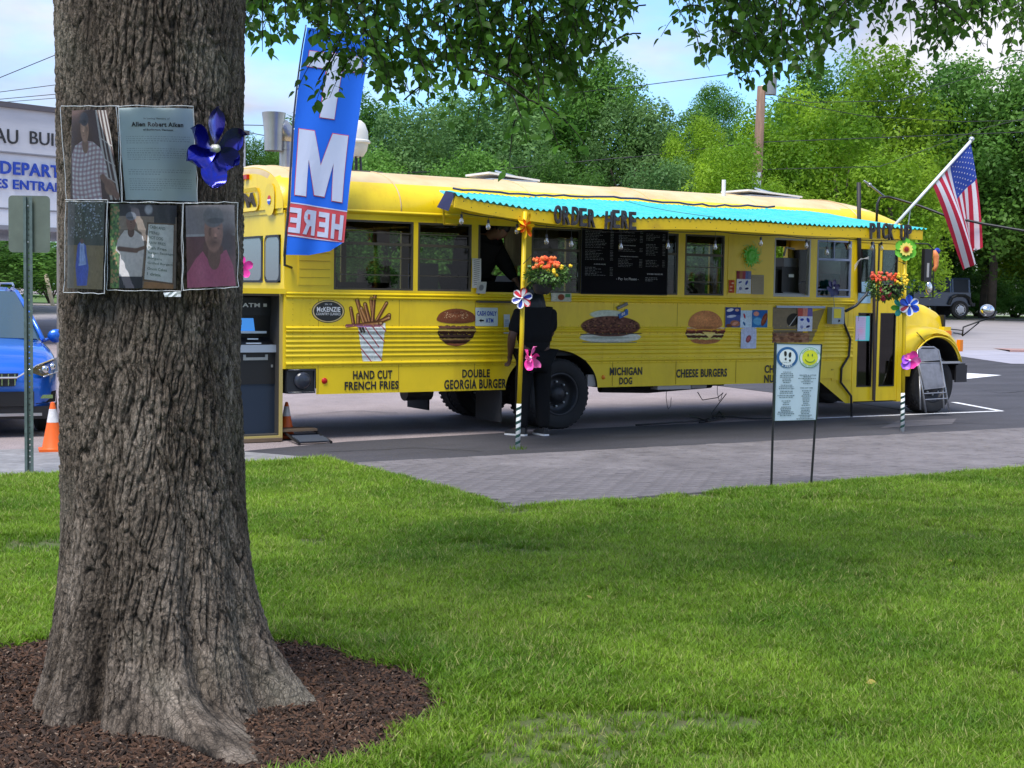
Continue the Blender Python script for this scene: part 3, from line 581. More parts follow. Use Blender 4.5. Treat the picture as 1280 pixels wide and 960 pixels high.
def fill(OUT, n, x0, x1, root_pts, Y0, Y1, top=-70, nl=15):
    for _ in range(n):
        px = rr_.uniform(x0, x1); lo = outline(px, OUT); py = lo-(lo-top)*rr_.random()**1.05; Y = rr_.uniform(Y0, Y1)
        e = AT(px, py, Y); rt = root_pts[int(np.argmin([abs(q[0]-e[0]) for q in root_pts]))]
        d = np.array(rt)-e; d = d/np.linalg.norm(d); root = e+d*rr_.uniform(.15, .45)+np.array([rr_.uniform(-.28, .28), rr_.uniform(-.3, .3), .06])
        spray(e, root, rr_.randint(nl-4, nl+3), .080, rr_)
Ra = [AT(x, -260, 7.6) for x in range(330, 800, 60)]; Rb = [AT(x, -300, 8.2) for x in range(860, 1300, 60)]
fill(OA, 430, 298, 788, Ra, 6.9, 8.6); fill(OBX, 300, 858, 1290, Rb, 7.2, 9.0)
for (ex, ey, rx, ry, Y, n) in ((395, 128, 425, 60, 7.2, 16), (372, 112, 415, 62, 7.3, 14), (412, 122, 440, 70, 7.1, 14), (560, 150, 590, 80, 7.2, 13), (596, 158, 610, 85, 7.2, 13), (660, 178, 640, 118, 6.6, 14), (700, 188, 660, 125, 6.6, 15), (732, 182, 672, 130, 6.7, 16), (636, 212, 645, 150, 6.6, 8), (612, 120, 600, 60, 7, 16), (742, 172, 720, 100, 7.4, 13),
                       (690, 160, 640, 90, 7.0, 14), (720, 110, 690, 50, 7.3, 14), (826, 46, 880, 10, 7.6, 12), (1188, 62, 1230, 10, 7.4, 12)):
    spray(AT(ex, ey, Y), AT(rx, ry, Y+.15), n, .078, rr_)
for _ in range(46): ex = rr_.uniform(430, 745); ey = outline(ex, OA)+rr_.uniform(-25, 14); spray(AT(ex, ey, rr_.uniform(6.8, 8)), AT(ex-rr_.uniform(-30, 50), ey-rr_.uniform(45, 75), 7.5), 13, .08, rr_)
for (xa, ya, xb, yb, Y) in ((590, 86, 660, 124, 6.6), (430, 40, 398, 100, 7.2), (505, 125, 525, 108, 7.3)): twigs.tube([AT(xa, ya, Y), AT((xa+xb)/2+4, (ya+yb)/2-4, Y), AT(xb, yb, Y)], .004, 4, False)
for k in range(len(Ra)): twigs.tube([Ra[k], Ra[k]+(np.array(limbs[4][-1])-Ra[k])*.6+np.array([0, 0, .4]), limbs[4][-1]], [.008, .015, .03], 5, False)
for k in range(len(Rb)): twigs.tube([Rb[k], Rb[k]+(np.array(limbs[5][-1])-Rb[k])*.6+np.array([0, 0, .3]), limbs[5][-1]], [.008, .015, .03], 5, False)
tree.part('twigs', twigs, bm_, kind='stuff')
def pxof(p):
    x, y, z = p[0], p[1], p[2]-EYE; cp, sp = math.cos(PITCH), math.sin(PITCH); dep = y*cp-z*sp; v2 = (y*sp+z*cp)/dep; u2 = x/dep; c, s = math.cos(ROLL), math.sin(ROLL)
    return 640+F_PX*(u2*c+v2*s), 480-F_PX*(-u2*s+v2*c)
inv = [(np.linalg.norm(p), A, p) for A, p, _ in leaves if 0 < pxof(p)[0] < 1280 and 2 < pxof(p)[1] < 330]; inv.sort(key=lambda t: t[0]); big = set(id(t[1]) for t in inv[:300])
lmb = MB(); lmb.add(LV, LF); lme = lmb.mesh('leaf', leaf_m, True); agg_v = []; agg_f = []; k = 0
for A, p, _ in leaves:
    if id(A) in big:
        o = bpy.data.objects.new('leaf', lme); COL.objects.link(o); o.parent = tree.o
        m4 = Matrix([[A[i][0], A[i][1], A[i][2], p[i]-tree.org[i]] for i in range(3)]+[[0, 0, 0, 1]]); o.matrix_local = m4
    else: agg_v.append(LV@A.T+p); agg_f += [tuple(i+k for i in f) for f in LF]; k += len(LV)
mb = MB(); mb.v = agg_v; mb.f = agg_f; mb.mi = [0]*len(agg_f); mb.n = k
tree.part('leaves', mb, leaf_m, smooth=True, kind='stuff')
flm = MB(); flm.add(LV*np.array([1, 1.2, .6]), LF); flme = flm.mesh('fallen_leaf', fl_m, True); rl = random.Random(77)
for px, py, w_ in ((738, 748, 'in the middle of the lawn'), (1095, 852, 'towards the lower right of the lawn'), (824, 660, 'near the lawn edge left of the yard sign'), (560, 838, 'just right of the mulch ring'), (470, 720, 'between the trunk and the pavers'), (1190, 700, 'at the right of the lawn')):
    q = G(px, py, .035); o = bpy.data.objects.new('fallen_leaf', flme); COL.objects.link(o); o.location = q; o.rotation_euler = (rl.uniform(-.5, .5), rl.uniform(-.4, .4), rl.uniform(0, 6.28)); o.scale = [rl.uniform(.035, .06)]*3; tag(o, 'small yellowed leaf fallen '+w_, 'leaf', 'fallen leaves on the lawn')
# the unseen crown overhead, which shades the lawn
g = np.random.default_rng(4); nb = 12; c = []
while len(c) < nb:
    p = g.uniform([-5.5, -4.5, 0], [7.5, 4.6, 1]); zlo = 5.6+.12*abs(p[0])+.08*max(p[1], 0); p[2] = zlo+g.random()*4.5
    c.append(p)
cv = []; cf = []; k = 0
for p in c:
    m = 240; q = p+g.normal(0, 1, (m, 3))*np.array([.62, .62, .30]); q[:, 2] = np.maximum(q[:, 2], 4.2-.0*q[:, 0])
    t = g.random(m)*6.28; s_ = .085*(.7+.6*g.random(m)); d = np.stack([np.cos(t), np.sin(t), -.4*g.random(m)], 1); e_ = np.stack([-np.sin(t), np.cos(t), g.normal(0, .3, m)], 1)
    w = q+np.array([TX, TY, 0])
    quad = np.stack([w, w+(d*.5+e_*.25)*s_[:, None]*1.6, w+d*s_[:, None]*1.7, w+(d*.5-e_*.25)*s_[:, None]*1.6], 1).reshape(-1, 3); cv.append(quad); cf += [(k+4*i, k+4*i+1, k+4*i+2, k+4*i+3) for i in range(m)]; k += 4*m
mb = MB(); mb.v = cv; mb.f = cf; mb.mi = [0]*len(cf); mb.n = k; tree.part('crown', mb, leaf_m, kind='stuff')

# ================================================================== PAPERS ON THE TRUNK
def TRK(px, py, rad):                     # pixel -> (angle, z) on a cylinder round the trunk
    d = ray(px, py); ox, oy = -TX, -TY; a = d[0]**2+d[1]**2; b = 2*(d[0]*ox+d[1]*oy); c = ox*ox+oy*oy-rad*rad; disc = b*b-4*a*c
    t = (-b-math.sqrt(max(disc, 0)))/(2*a); x, y = ox+d[0]*t, oy+d[1]*t; return math.atan2(y, x), EYE+d[2]*t
RT = .374
def sheet_fn(p00, p10, p11, p01, rad, lift=0.0, sag=.004):  # bottom-left, bottom-right, top-right, top-left
    C = [TRK(*p, rad) for p in (p00, p10, p11, p01)]
    def fn(u, v):
        a = [C[0][i]*(1-u)*(1-v)+C[1][i]*u*(1-v)+C[2][i]*u*v+C[3][i]*(1-u)*v for i in (0, 1)]
        rr = rad+lift+sag*math.sin(7*u+3*v+p00[0])*math.sin(3.1*v+5*u)
        return (TX+rr*math.cos(a[0]), TY+rr*math.sin(a[0]), a[1])
    return fn
def flat_fn(p00, p10, p11, p01, YL, YR, lift=0.0, sag=.003):
    C = [AT(*p00, YL-lift), AT(*p10, YR-lift), AT(*p11, YR-lift), AT(*p01, YL-lift)]
    def fn(u, v):
        p = C[0]*(1-u)*(1-v)+C[1]*u*(1-v)+C[2]*u*v+C[3]*(1-u)*v
        return p+np.array([0, -.012*math.sin(math.pi*u)+sag*math.sin(7*u+3*v)*math.sin(4*v+5*u+1), 0])
    return fn
SKIN = (.42, .25, .18)
def head(P, cx, cy, r, skin, cap=None, asp=1.0, turn=0.0):
    skin = tuple(min(1, c*1.4) for c in skin); d = tuple(c*.6 for c in skin); l = tuple(min(1, c*1.7) for c in skin)
    P.ell(cx, cy+r*1.25, r*.55, r*.7, d)                       # neck
    P.ell(cx, cy, r*.82, r*1.12, skin, .12); P.ell(cx+turn*r*.35, cy-.1*r, r*.5, r*.7, l, .9, al=.5)
    P.ell(cx-turn*r*.85, cy+.05*r, r*.14, r*.24, d, .3)
    for s in (-1, 1):
        P.ell(cx+turn*r*.25+s*r*.33, cy-.12*r, r*.15, r*.06, (.12, .08, .07), .9, al=.75); P.ell(cx+turn*r*.25+s*r*.33, cy-.27*r, r*.22, r*.05, d, .9, al=.6)
    P.ell(cx+turn*r*.42, cy+.22*r, r*.15, r*.16, l, .7); P.ell(cx+turn*r*.4, cy+.34*r, r*.2, r*.06, d, .6)
    P.ell(cx+turn*r*.3, cy+.56*r, r*.26, r*.05, (.28, .13, .12), .9, al=.6); P.ell(cx-turn*r*.45, cy+.1*r, r*.45, r*.9, d, .95, al=.5); P.ell(cx+turn*r*.5, cy-.45*r, r*.35, r*.2, l, .95, al=.5)
    if cap: P.ell(cx, cy-.72*r, r*.9, r*.58, cap, .15); P.ell(cx+turn*r*.5, cy-.52*r, r*.8, r*.17, tuple(c*.7 for c in cap), .3)
# 1 man in a plaid shirt
P1 = Paint(240, 360, (.16, .09, .08)); P1.ell(.2, .2, .5, .5, (.22, .13, .10), 1)
for i, x in enumerate((.70, .78, .87, .95)): P1.line(x, 0, x+.14, 1, .012 if i % 2 else .02, (.72, .66, .62))
for y in (.3, .52, .72): P1.line(.72, y, 1, y+.1, .008, (.72, .66, .62))
P1.poly([(.02, .5), (.1, .40), (.3, .34), (.55, .35), (.72, .42), (.82, .62), (.78, .80), (.66, .72), (.66, 1), (.05, 1)], (.86, .82, .82)); msk = (P1.p[..., 0] > .8)
for i in range(9):
    q = .05+i*.09; P1.put(((np.abs(P1.X-q-.05*np.sin(P1.Y*6)) < .021) & msk).astype(np.float32), (.50, .28, .30), .6)
for i in range(14):
    q = .36+i*.052; P1.put(((np.abs(P1.Y-q-.02*np.sin(P1.X*7)) < .012) & msk).astype(np.float32), (.45, .24, .27), .6)
P1.ell(.84, .86, .12, .10, SKIN, .2); P1.line(.72, .75, .95, .95, .05, (.35, .2, .15)); head(P1, .36, .205, .145, (.46, .28, .2), (.16, .14, .16), turn=-.6); P1.tone(.18, 40, 3)
# 2 the notice
P2 = Paint(400, 500, (.62, .72, .73)); P2.ell(.5, .75, .38, .2, (.74, .82, .84), .8, al=.5)
rs = random.Random(3)
for a, b, y0 in ((0, 4, .31), (0, 6, .44), (0, 3, .67), (0, 6, .77)):
    for j in range(b): P2.squig(.075, .93 if j < b-1 else .5, y0+j*.0235, .009, .012, (.2, .26, .3), int(y0*100)+j, .8)
P2.tone(.05, 9, 5)
# 3 blue dressed figure outdoors
P3 = Paint(200, 400, (.32, .28, .26)); P3.rect(0, 0, 1, .5, (.12, .13, .10)); P3.rect(0, .5, 1, 1, (.36, .27, .14)); rs = random.Random(8)
for _ in range(420): P3.ell(rs.uniform(.05, .95), rs.uniform(.02, .42), .02, .010, rs.choice([(.55, .6, .7), (.10, .14, .08), (.3, .34, .28), (.05, .06, .04)]), .5)
P3.rect(0, .02, .2, 1, (.30, .27, .26), .6); P3.poly([(.3, .5), (.4, .44), (.52, .5), (.62, .75), (.58, .96), (.3, .97), (.25, .75)], (.12, .18, .62)); P3.poly([(.36, .48), (.48, .48), (.55, .72), (.34, .74)], (.55, .66, .88))
for i in range(6): P3.line(.33+.04*i, .5, .30+.055*i, .72, .004, (.15, .25, .7))
P3.ell(.42, .455, .05, .03, (.25, .16, .14)); P3.tone(.25, 30, 9)
# 4 man in white T-shirt pointing at a hand-written menu
P4 = Paint(360, 400, (.30, .24, .20)); P4.rect(0, 0, 1, .14, (.10, .09, .11)); P4.rect(0, .14, 1, .3, (.42, .33, .27)); P4.rect(0, 0, .14, 1, (.18, .32, .12)); rs = random.Random(4)
for _ in range(160): P4.ell(rs.uniform(0, .15), rs.uniform(0, 1), .02, .02, rs.choice([(.3, .5, .15), (.1, .2, .08), (.6, .4, .2)]), .4)
P4.ell(.58, .06, .07, .07, (.6, .6, .66), .4); P4.rect(.66, .05, .98, .22, (.09, .09, .11)); P4.poly([(.52, .92), (.96, .93), (.96, 1), (.50, 1)], (.50, .27, .12))
P4.poly([(.14, .85), (.50, .85), (.49, 1), (.15, 1)], (.05, .05, .07)); P4.poly([(.12, .42), (.22, .31), (.38, .31), (.50, .38), (.52, .5), (.48, .86), (.14, .86), (.16, .6), (.09, .55)], (.80, .74, .72))
P4.line(.14, .53, .40, .55, .035, (.26, .15, .12)); P4.line(.38, .55, .56, .50, .026, (.28, .17, .13)); head(P4, .32, .21, .095, (.28, .17, .14), (.30, .31, .36))
P4.poly([(.56, .21), (.97, .22), (.96, .95), (.50, .91)], (.22, .14, .09)); P4.poly([(.58, .23), (.955, .235), (.945, .93), (.52, .89)], (.82, .82, .80)); P4.tone(.16, 30, 6)
# 5 man in red shirt
P5 = Paint(300, 400, (.30, .17, .17)); P5.rect(0, 0, 1, .35, (.40, .36, .38)); P5.rect(0, .35, 1, .38, (.6, .58, .6)); P5.rect(0, .38, .4, 1, (.26, .12, .13)); P5.ell(.85, .45, .25, .25, (.18, .13, .14), .6)
P5.poly([(.0, .82), (.18, .66), (.34, .56), (.60, .62), (.82, .55), (.95, .75), (1, 1), (0, 1)], (.62, .18, .30)); P5.ell(.25, .85, .2, .25, (.74, .28, .42), .9, al=.6); P5.poly([(.34, .56), (.5, .72), (.76, .58), (.74, .5), (.38, .44)], (.25, .13, .11))
head(P5, .57, .32, .245, (.38, .22, .18), (.30, .29, .31), turn=.35); P5.ell(.57, .46, .17, .07, (.16, .10, .09), .8, al=.55); P5.tone(.14, 34, 12)
sheet_lbl = [
 ('photograph', 'photo of a man in a plaid shirt and cap, top left on the tree trunk', P1, flat_fn((88, 249), (150, 250), (134, 138), (90, 138), 5.34, 5.25), flat_fn((83, 252), (153, 253), (148, 133), (76, 133), 5.34, 5.25, .006)),
 ('memorial_notice', 'pale blue-green memorial notice with printed paragraphs, taped on the trunk beside the blue pinwheel', P2, None, None),
 ('photograph', 'dark photo with a small figure in blue, lower left sheet on the trunk', P3, flat_fn((84, 360), (128, 362), (131, 252), (85, 252), 5.34, 5.26), flat_fn((80, 365), (130, 367), (134, 250), (82, 250), 5.34, 5.26, .006)),
 ('photograph', 'photo of a man in a white T-shirt pointing at a handwritten menu, on the trunk', P4, None, None),
 ('photograph', 'photo of a man in a red shirt and grey cap, lower right on the trunk', P5, flat_fn((234, 360), (295, 357), (293, 256), (232, 257), 5.27, 5.36), flat_fn((229, 363), (298, 359), (297, 253), (229, 254), 5.27, 5.36, .006))]
fnN = sheet_fn((157, 250), (247, 252), (241, 136), (148, 135), RT+.004); fnNs = sheet_fn((152, 253), (248, 254), (242, 133), (146, 133), RT+.010)
fn4 = sheet_fn((138, 360), (220, 361), (221, 257), (138, 255), RT); fn4s = sheet_fn((134, 363), (227, 364), (228, 254), (134, 253), RT+.006)
sheet_lbl[1] = sheet_lbl[1][:3]+(fnN, fnNs); sheet_lbl[3] = sheet_lbl[3][:3]+(fn4, fn4s)
ink = M('black_print_ink', (.03, .03, .035), .6); inkblue = M('grey_blue_print', (.05, .09, .12), .6)
for i, (nm, lb, P, fn, fs_) in enumerate(sheet_lbl):
    org = np.asarray(fn(.5, 0)); t = Thing(nm, lb, 'notice' if i == 1 else 'photograph', org, group='papers on the tree trunk')
    t.part('print', uv_grid('print', fn, 14, 10, P.mat('print_%d' % i, .35), org), None)
    mb = MB(); mb.grid(fs_, 14, 10); t.part('plastic_sleeve', mb, plastic_clear, smooth=True)
    mb = MB()                                             # crinkled bright seam of the sleeve
    for (u0, v0, u1, v1) in ((0, 0, 1, 0), (0, 1, 1, 1), (0, 0, 0, 1), (1, 0, 1, 1)): mb.tube([np.asarray(fs_(u0+(u1-u0)*k/8, v0+(v1-v0)*k/8))+np.array([0, -.001, 0])+rng.normal(0, .0012, 3) for k in range(9)], .0013, 4)
    t.part('sleeve_edge', mb, M('clear_plastic_edge', (.6, .62, .64), .2))
    if i == 1:
        lift = lambda u, v: np.asarray(fn(u, v))+np.array([0, -.0025, 0]); mb = MB()
        for st, u0, u1, v0, v1, b in (('In Loving Memory of', .33, .67, .868, .892, .0), ('Allen Robert Aiken', .16, .85, .795, .845, .03), ('of Burlington, Vermont', .31, .71, .745, .772, .02)):
            text_on(mb, st, lambda a, c: lift(u0+(u1-u0)*a, v0+(v1-v0)*c), b)
        t.part('lettering', mb, ink)
    if i == 3:
        lift = lambda u, v: np.asarray(fn(u, v))+np.array([0, -.0025, 0]); mb = MB(); r = random.Random(2)
        for j, st in enumerate(('CASH AND', 'MENU', 'HOT DOG', 'RAW FRIES', 'Fish Fries', 'Italian Sausages', 'Burgers', 'Grilled Burgers', 'Onion Cakes', '1 drink')):
            v = .72-j*.062; x0 = .60-.004*j; text_on(mb, st, lambda a, c: lift(x0+(.06+.021*len(st))*a, v+.034*c-.02*a), 0)
        t.part('lettering', mb, M('green_black_marker', (.05, .10, .07), .6))
# loose strip of clear tape under the sheets
mb = MB(); mb.grid(sheet_fn((206, 371), (226, 371), (226, 364), (204, 366), RT+.02), 5, 2); single('tape_scrap', mb, M('crumpled_clear_tape', (.75, .78, .8), .15), 'crumpled scrap of clear tape under the photo of the man in white', 'tape')

# ---- pinwheels
def pinwheel(lbl, c, rad, petals, face=(0, -1, .1), hub=None, n=6, wide=.34, stem=None, frame=WORLD, name='pinwheel', rot0=0.0, cup=.25, cat='pinwheel', metal=False, lens=None, stem_mat=None):
    t = Thing(name, lbl, cat, c, frame); c = np.asarray(c, float); f = np.asarray(face, float); f /= np.linalg.norm(f)
    u = np.cross([0, 0, 1.], f); u /= np.linalg.norm(u); w = np.cross(f, u)
    if stem is not None:
        mb = MB(); mb.tube([c-f*.01, stem], .004, 6); t.part('stem', mb, stem_mat or whitep)
    for i in range(n):
        a = rot0+2*math.pi*i/n; L_ = rad*(lens[i] if lens else 1.0); d = u*math.cos(a)+w*math.sin(a); e = -u*math.sin(a)+w*math.cos(a); mats = petals[i % len(petals)]; mats = mats if isinstance(mats, tuple) else (mats,)
        mb = MB(); nu, nv = 8, 4; vs = []; fs = []
        for a_ in range(nu+1):
            x = a_/nu; hw = rad*wide*(math.sin(math.pi*min(1, x*.92+.08))**.6)*(.55+.6*x)
            for b_ in range(nv+1):
                y = b_/nv*2-1; vs.append(c+d*(L_*(.10+.9*x))+e*(hw*y*.9)+f*(rad*cup*(y*.5*(1-.3*x)+.5*x*x*y*y+.12*(1-y*y)*-1)))
        for a_ in range(nu):
            for b_ in range(nv): k = a_*(nv+1)+b_; fs.append((k, k+nv+1, k+nv+2, k+1)); 
        mb.add(vs, fs); mb.mi = [(0 if len(mats) == 1 else (1 if (k % nv in (0, nv-1) or k//nv == nu-1) else 0) if len(mats) == 2 else (k//nv)//2 % len(mats)) for k in range(len(fs))]
        t.part('petal', mb, list(mats), smooth=True)
    mb = MB(); mb.lathe([(0, .02*rad/.1), (rad*.10, .015*rad/.1), (rad*.13, 0), (rad*.10, -.01), (0, -.012)], c, 12, f); t.part('hub', mb, hub or whitep, smooth=True)
    return t
foil_blue = M('blue_metal_foil', (.015, .02, .42), .16, .75, noise=.5, nscale=9, coat=.6); foil_vio = M('violet_blue_foil', (.035, .03, .45), .18, .75, noise=.5, nscale=9, coat=.6)
pinwheel('shiny dark blue foil pinwheel with five petals fixed on the tree trunk', AT(266, 186, 5.24), .155, [foil_vio, foil_blue, foil_vio, foil_blue, foil_blue], n=5, rot0=R(98-180*0), wide=.30, cup=.35, hub=M('faceted_gem', (.7, .7, .6), .1, .3), lens=[1.05, .8, .82, 1.0, .75]) if False else None
fb = [foil_vio, foil_vio, foil_blue, foil_blue, foil_blue, foil_blue]
pinwheel('shiny dark blue foil pinwheel fixed on the tree trunk', AT(268, 186, 5.20), .135, fb, n=6, rot0=R(25), wide=.42, cup=.30, face=(.75, -.8, .05), hub=M('faceted_gem', (.7, .7, .55), .1, .3), lens=[.98, 1.12, .85, .92, 1.06, .72], stem=AT(268, 195, 5.32))

# ================================================================== LEFT: SIGN POST, CONE, CAR, BUILDING
PX, PY = G(37, 592)[:2]
t = Thing('sign_post', 'perforated steel post with the grey back of a road sign, left of the tree', 'road sign', (PX, PY, 0))
ztop = AT(37, 246, PY)[2]; mb = MB(); pw = .030
# hat-section post with a row of holes
holes = np.arange(.1, ztop-.03, .0254*2)
mb.box(PX-pw*1.3, PX-pw*.55, PY-.012, PY-.009, 0, ztop); mb.box(PX+pw*.55, PX+pw*1.3, PY-.012, PY-.009, 0, ztop); mb.box(PX-pw*.55, PX-pw*.50, PY-.012, PY+.015, 0, ztop); mb.box(PX+pw*.50, PX+pw*.55, PY-.012, PY+.015, 0, ztop)
z0 = 0
for h in list(holes)+[ztop]:
    mb.box(PX-pw*.5, PX+pw*.5, PY+.012, PY+.015, z0, min(h-.006, ztop)); z0 = h+.006
    if h < ztop: mb.box(PX-pw*.5, PX-.006, PY+.0121, PY+.0149, h-.006, h+.006); mb.box(PX+.006, PX+pw*.5, PY+.0121, PY+.0149, h-.006, h+.006)
t.part('post', mb, M('green_grey_post_steel', (.16, .21, .20), .5, .5, noise=.3, nscale=20))
a = AT(9.5, 244, PY); b = AT(62, 316, PY); cx_, cz_, hw, hh_ = (a[0]+b[0])/2, (a[2]+b[2])/2, (b[0]-a[0])/2, (a[2]-b[2])/2
pl = []; rr = .035
for (sx, sz, a0) in ((1, 1, 0), (-1, 1, 90), (-1, -1, 180), (1, -1, 270)):
    for k in range(5): q = R(a0+22.5*k); pl.append((cx_+sx*(hw-rr)+rr*math.cos(q), cz_+sz*(hh_-rr)+rr*math.sin(q)))
mb = MB(); mb.prism(pl, lambda x, z, d: (x, d, z), PY+.017, PY+.020); t.part('sign_plate', mb, M('dull_sign_back', (.17, .20, .165), .55, .35, noise=.2, nscale=6))
mb = MB()
for zz in (a[2]-.09, b[2]+.09): mb.lathe([(.008, 0), (.008, .005), (0, .006)], (PX, PY-.0, zz), 6, (0, -1, 0), True)
t.part('bolts', mb, galv)
def cone_thing(lbl, x, y, h, group='traffic cones'):
    t = Thing('traffic_cone', lbl, 'traffic cone', (x, y, 0), group=group); r0, r1 = .145*h/.7, .028*h/.7
    org = M('cone_orange', (.85, .13, .01), .5, noise=.1, nscale=10); f = lambda k: r0+(r1-r0)*k
    mb = MB(); mb.box(x-.19*h/.7, x+.19*h/.7, y-.19*h/.7, y+.19*h/.7, .004, .035, rot=.35); t.part('base', mb, org)
    mb = MB(); mb.lathe([(f(0)+.01, .035), (f(0), .05), (f(.56), .035+h*.53), ], (x, y, 0), 24); mb.lathe([(f(.84), .035+h*.80), (f(1), h), (f(1)-.008, h+.004), (0, h-.002)], (x, y, 0), 24); t.part('body', mb, org, smooth='auto')
    mb = MB(); mb.lathe([(f(.56)+.001, .035+h*.53), (f(.84)+.001, .035+h*.80)], (x, y, 0), 24); t.part('reflective_band', mb, M('scuffed_white_band', (.75, .72, .72), .4, noise=.25, nscale=18), smooth=True)
c0 = G(62, 566); cone_thing('orange cone with scuffed white band standing by the blue car', c0[0], c0[1]+.1, AT(59, 503, c0[1]+.1)[2])
c1 = BUS.world((-3.42, .35, 0)); cone_thing('red-orange cone half hidden below the rear corner of the yellow bus', c1[0], c1[1], .40)

# ---- blue car, facing us
CY = 15.35; CXC = AT(-31, 500, CY)[0]; CAR = Frame((CXC, CY, 0), R(25))
blue = M('metallic_blue_car_paint', (.010, .13, .62), .28, .35, coat=1.0)
t = Thing('parked_car', 'bright blue hatchback SUV facing the lawn beside the orange cone', 'car', (0, 0, 0), CAR)
def loft(mb, secs, cap0=True, cap1=True, close=False):
    n = len(secs[0]); vs = [p for s in secs for p in s]; fs = [(i*n+j, i*n+j+1, (i+1)*n+j+1, (i+1)*n+j) for i in range(len(secs)-1) for j in range(n-1)]
    if cap0: fs.append(tuple(range(n))[::-1])
    if cap1: fs.append(tuple((len(secs)-1)*n+j for j in range(n)))
    mb.add(vs, fs)
def bodysec(y, hw, zb, zs, zt, crown=.03):
    h = [(hw*.90, zb), (hw*.985, zb+.12), (hw, (zb+zs)/2), (hw*.99, zs-.04), (hw*.955, zs+.015), (hw*.86, zt-.01), (hw*.6, zt+crown*.5), (hw*.3, zt+crown*.9)]
    return [(x, y, z) for x, z in h]+[(0, y, zt+crown)]+[(-x, y, z) for x, z in h[::-1]]
mb = MB(); loft(mb, [bodysec(0, .66, .34, .58, .64), bodysec(.06, .76, .30, .68, .74), bodysec(.16, .84, .26, .76, .83), bodysec(.35, .89, .24, .83, .91), bodysec(.7, .905, .24, .90, .965), bodysec(1.15, .905, .24, .95, 1.03), bodysec(1.6, .90, .24, .98, 1.05), bodysec(3.3, .90, .24, 1.0, 1.06), bodysec(4.0, .88, .26, .98, 1.03), bodysec(4.25, .80, .34, .9, .97)])
body = t.part('body', mb, blue, smooth='auto')
def cabsec(y, z0, z1, hw0, hw1): return [(hw0, y, z0), (hw1, y, z1-.05), (hw1*.9, y, z1), (0, y, z1+.03), (-hw1*.9, y, z1), (-hw1, y, z1-.05), (-hw0, y, z0)]
mb = MB(); loft(mb, [cabsec(1.9, 1.0, 1.55, .80, .60), cabsec(2.3, 1.0, 1.62, .80, .62), cabsec(3.2, 1.0, 1.62, .80, .62), cabsec(4.0, 1.0, 1.55, .76, .58), cabsec(4.22, .95, 1.0, .74, .6)]); t.part('cabin', mb, blue, smooth='auto')
wsh = M('car_windscreen_glass', (.02, .06, .09), .05, 0, coat=1)
mb = MB(); mb.grid(lambda u, w: ((u*2-1)*(.80-.19*w), 1.12+.80*w-.05*(1-(u*2-1)**2)*(1-w), 1.03+.54*w+.02*(1-(u*2-1)**2)), 12, 5); t.part('windscreen', mb, wsh, smooth=True)
mb = MB()
for s in (-1, 1): mb.tube([(s*.83, 1.06, 1.02), (s*.74, 1.5, 1.30), (s*.635, 1.93, 1.56), (s*.62, 2.3, 1.60)], .028, 6)
t.part('windscreen_pillar', mb, blue, smooth=True)
for s in (-1, 1):
    mb = MB(); mb.add([(s*.845, 1.35, 1.03), (s*.83, 3.6, 1.04), (s*.66, 3.4, 1.50), (s*.665, 2.0, 1.52)], [(0, 1, 2, 3)]); t.part('side_window', mb, wsh)
    mb = MB(); mb.tube([(s*.60, 1.95, 1.635), (s*.60, 2.1, 1.67), (s*.60, 3.6, 1.67), (s*.60, 3.75, 1.62)], .013, 6); t.part('roof_rail', mb, alu)
    mb = MB(); mb.tube([(s*.84, 1.32, 1.0), (s*.92, 1.30, 1.02)], .022, 6); mb.ball((s*1.0, 1.28, 1.06), .10, 12, 8, (1, .55, .82)); t.part('wing_mirror', mb, blue, smooth=True)
    mb = MB(); vs = [(s*.50, .02, .72), (s*.68, .085, .66), (s*.86, .34, .70), (s*.865, .46, .84), (s*.80, .30, .84), (s*.60, .10, .775)]; vs = [(x+s*.02, y-.10, z) for x, y, z in vs]
    mb.add(vs, [(0, 1, 2, 3, 4, 5)]); hl = t.part('headlight', mb, M('headlight_housing_dark', (.06, .06, .06), .1, .4, coat=1))
    mb = MB(); mb.tube([(x, y-.006, z) for x, y, z in (vs[0], vs[5], vs[4], vs[3])], .011, 5); mb.tube([(x, y-.004, z) for x, y, z in (vs[1], vs[2])], .008, 5)
    mb.ball((s*.72, .03, .735), .042, 10, 7, (1, .5, 1)); mb.ball((s*.81, .13, .76), .035, 10, 7, (1, .5, 1)); t.part('lamp_trim', mb, M('bright_chrome', (.75, .76, .78), .12, .95), hl, smooth=True)
    mb = MB(); mb.add([(s*.62, .005, .36), (s*.84, .12, .38), (s*.85, .14, .50), (s*.66, .03, .47)], [(0, 1, 2, 3)]); t.part('fog_light_recess', mb, black)
    mb = MB(); mb.box(min(s*.66, s*.80), max(s*.66, s*.80), .02, .05, .42, .46); t.part('fog_light', mb, M('bright_chrome', (0, 0, 0)))
    for yy in (.80, 3.4):
        mb = MB(); mb.lathe([(0, -.11), (.26, -.11), (.335, -.09), (.35, -.03), (.35, .06), (.3, .1), (0, .1)], (s*.80, yy, .35), 28, (s, 0, 0)); w = t.part('wheel', mb, rubber, smooth='auto')
        mb = MB(); mb.lathe([(0, .105), (.21, .105), (.235, .115)], (s*.80, yy, .35), 20, (s, 0, 0)); t.part('rim', mb, alu, w)
mb = MB(); mb.add([(-.44, -.03, .70), (.44, -.03, .70), (.40, -.045, .56), (-.40, -.045, .56)], [(0, 1, 2, 3)]); gr_ = t.part('grille', mb, black)
mb = MB()
for k in range(13): x = -.40+.8*k/12; mb.box(x-.006, x+.006, -.056, -.044, .57, .64)
for k in range(13): x = -.40+.8*k/12; mb.box(x-.006, x+.006, -.050, -.038, .665, .695)
t.part('grille_bar', mb, M('bright_chrome', (0, 0, 0)), gr_)
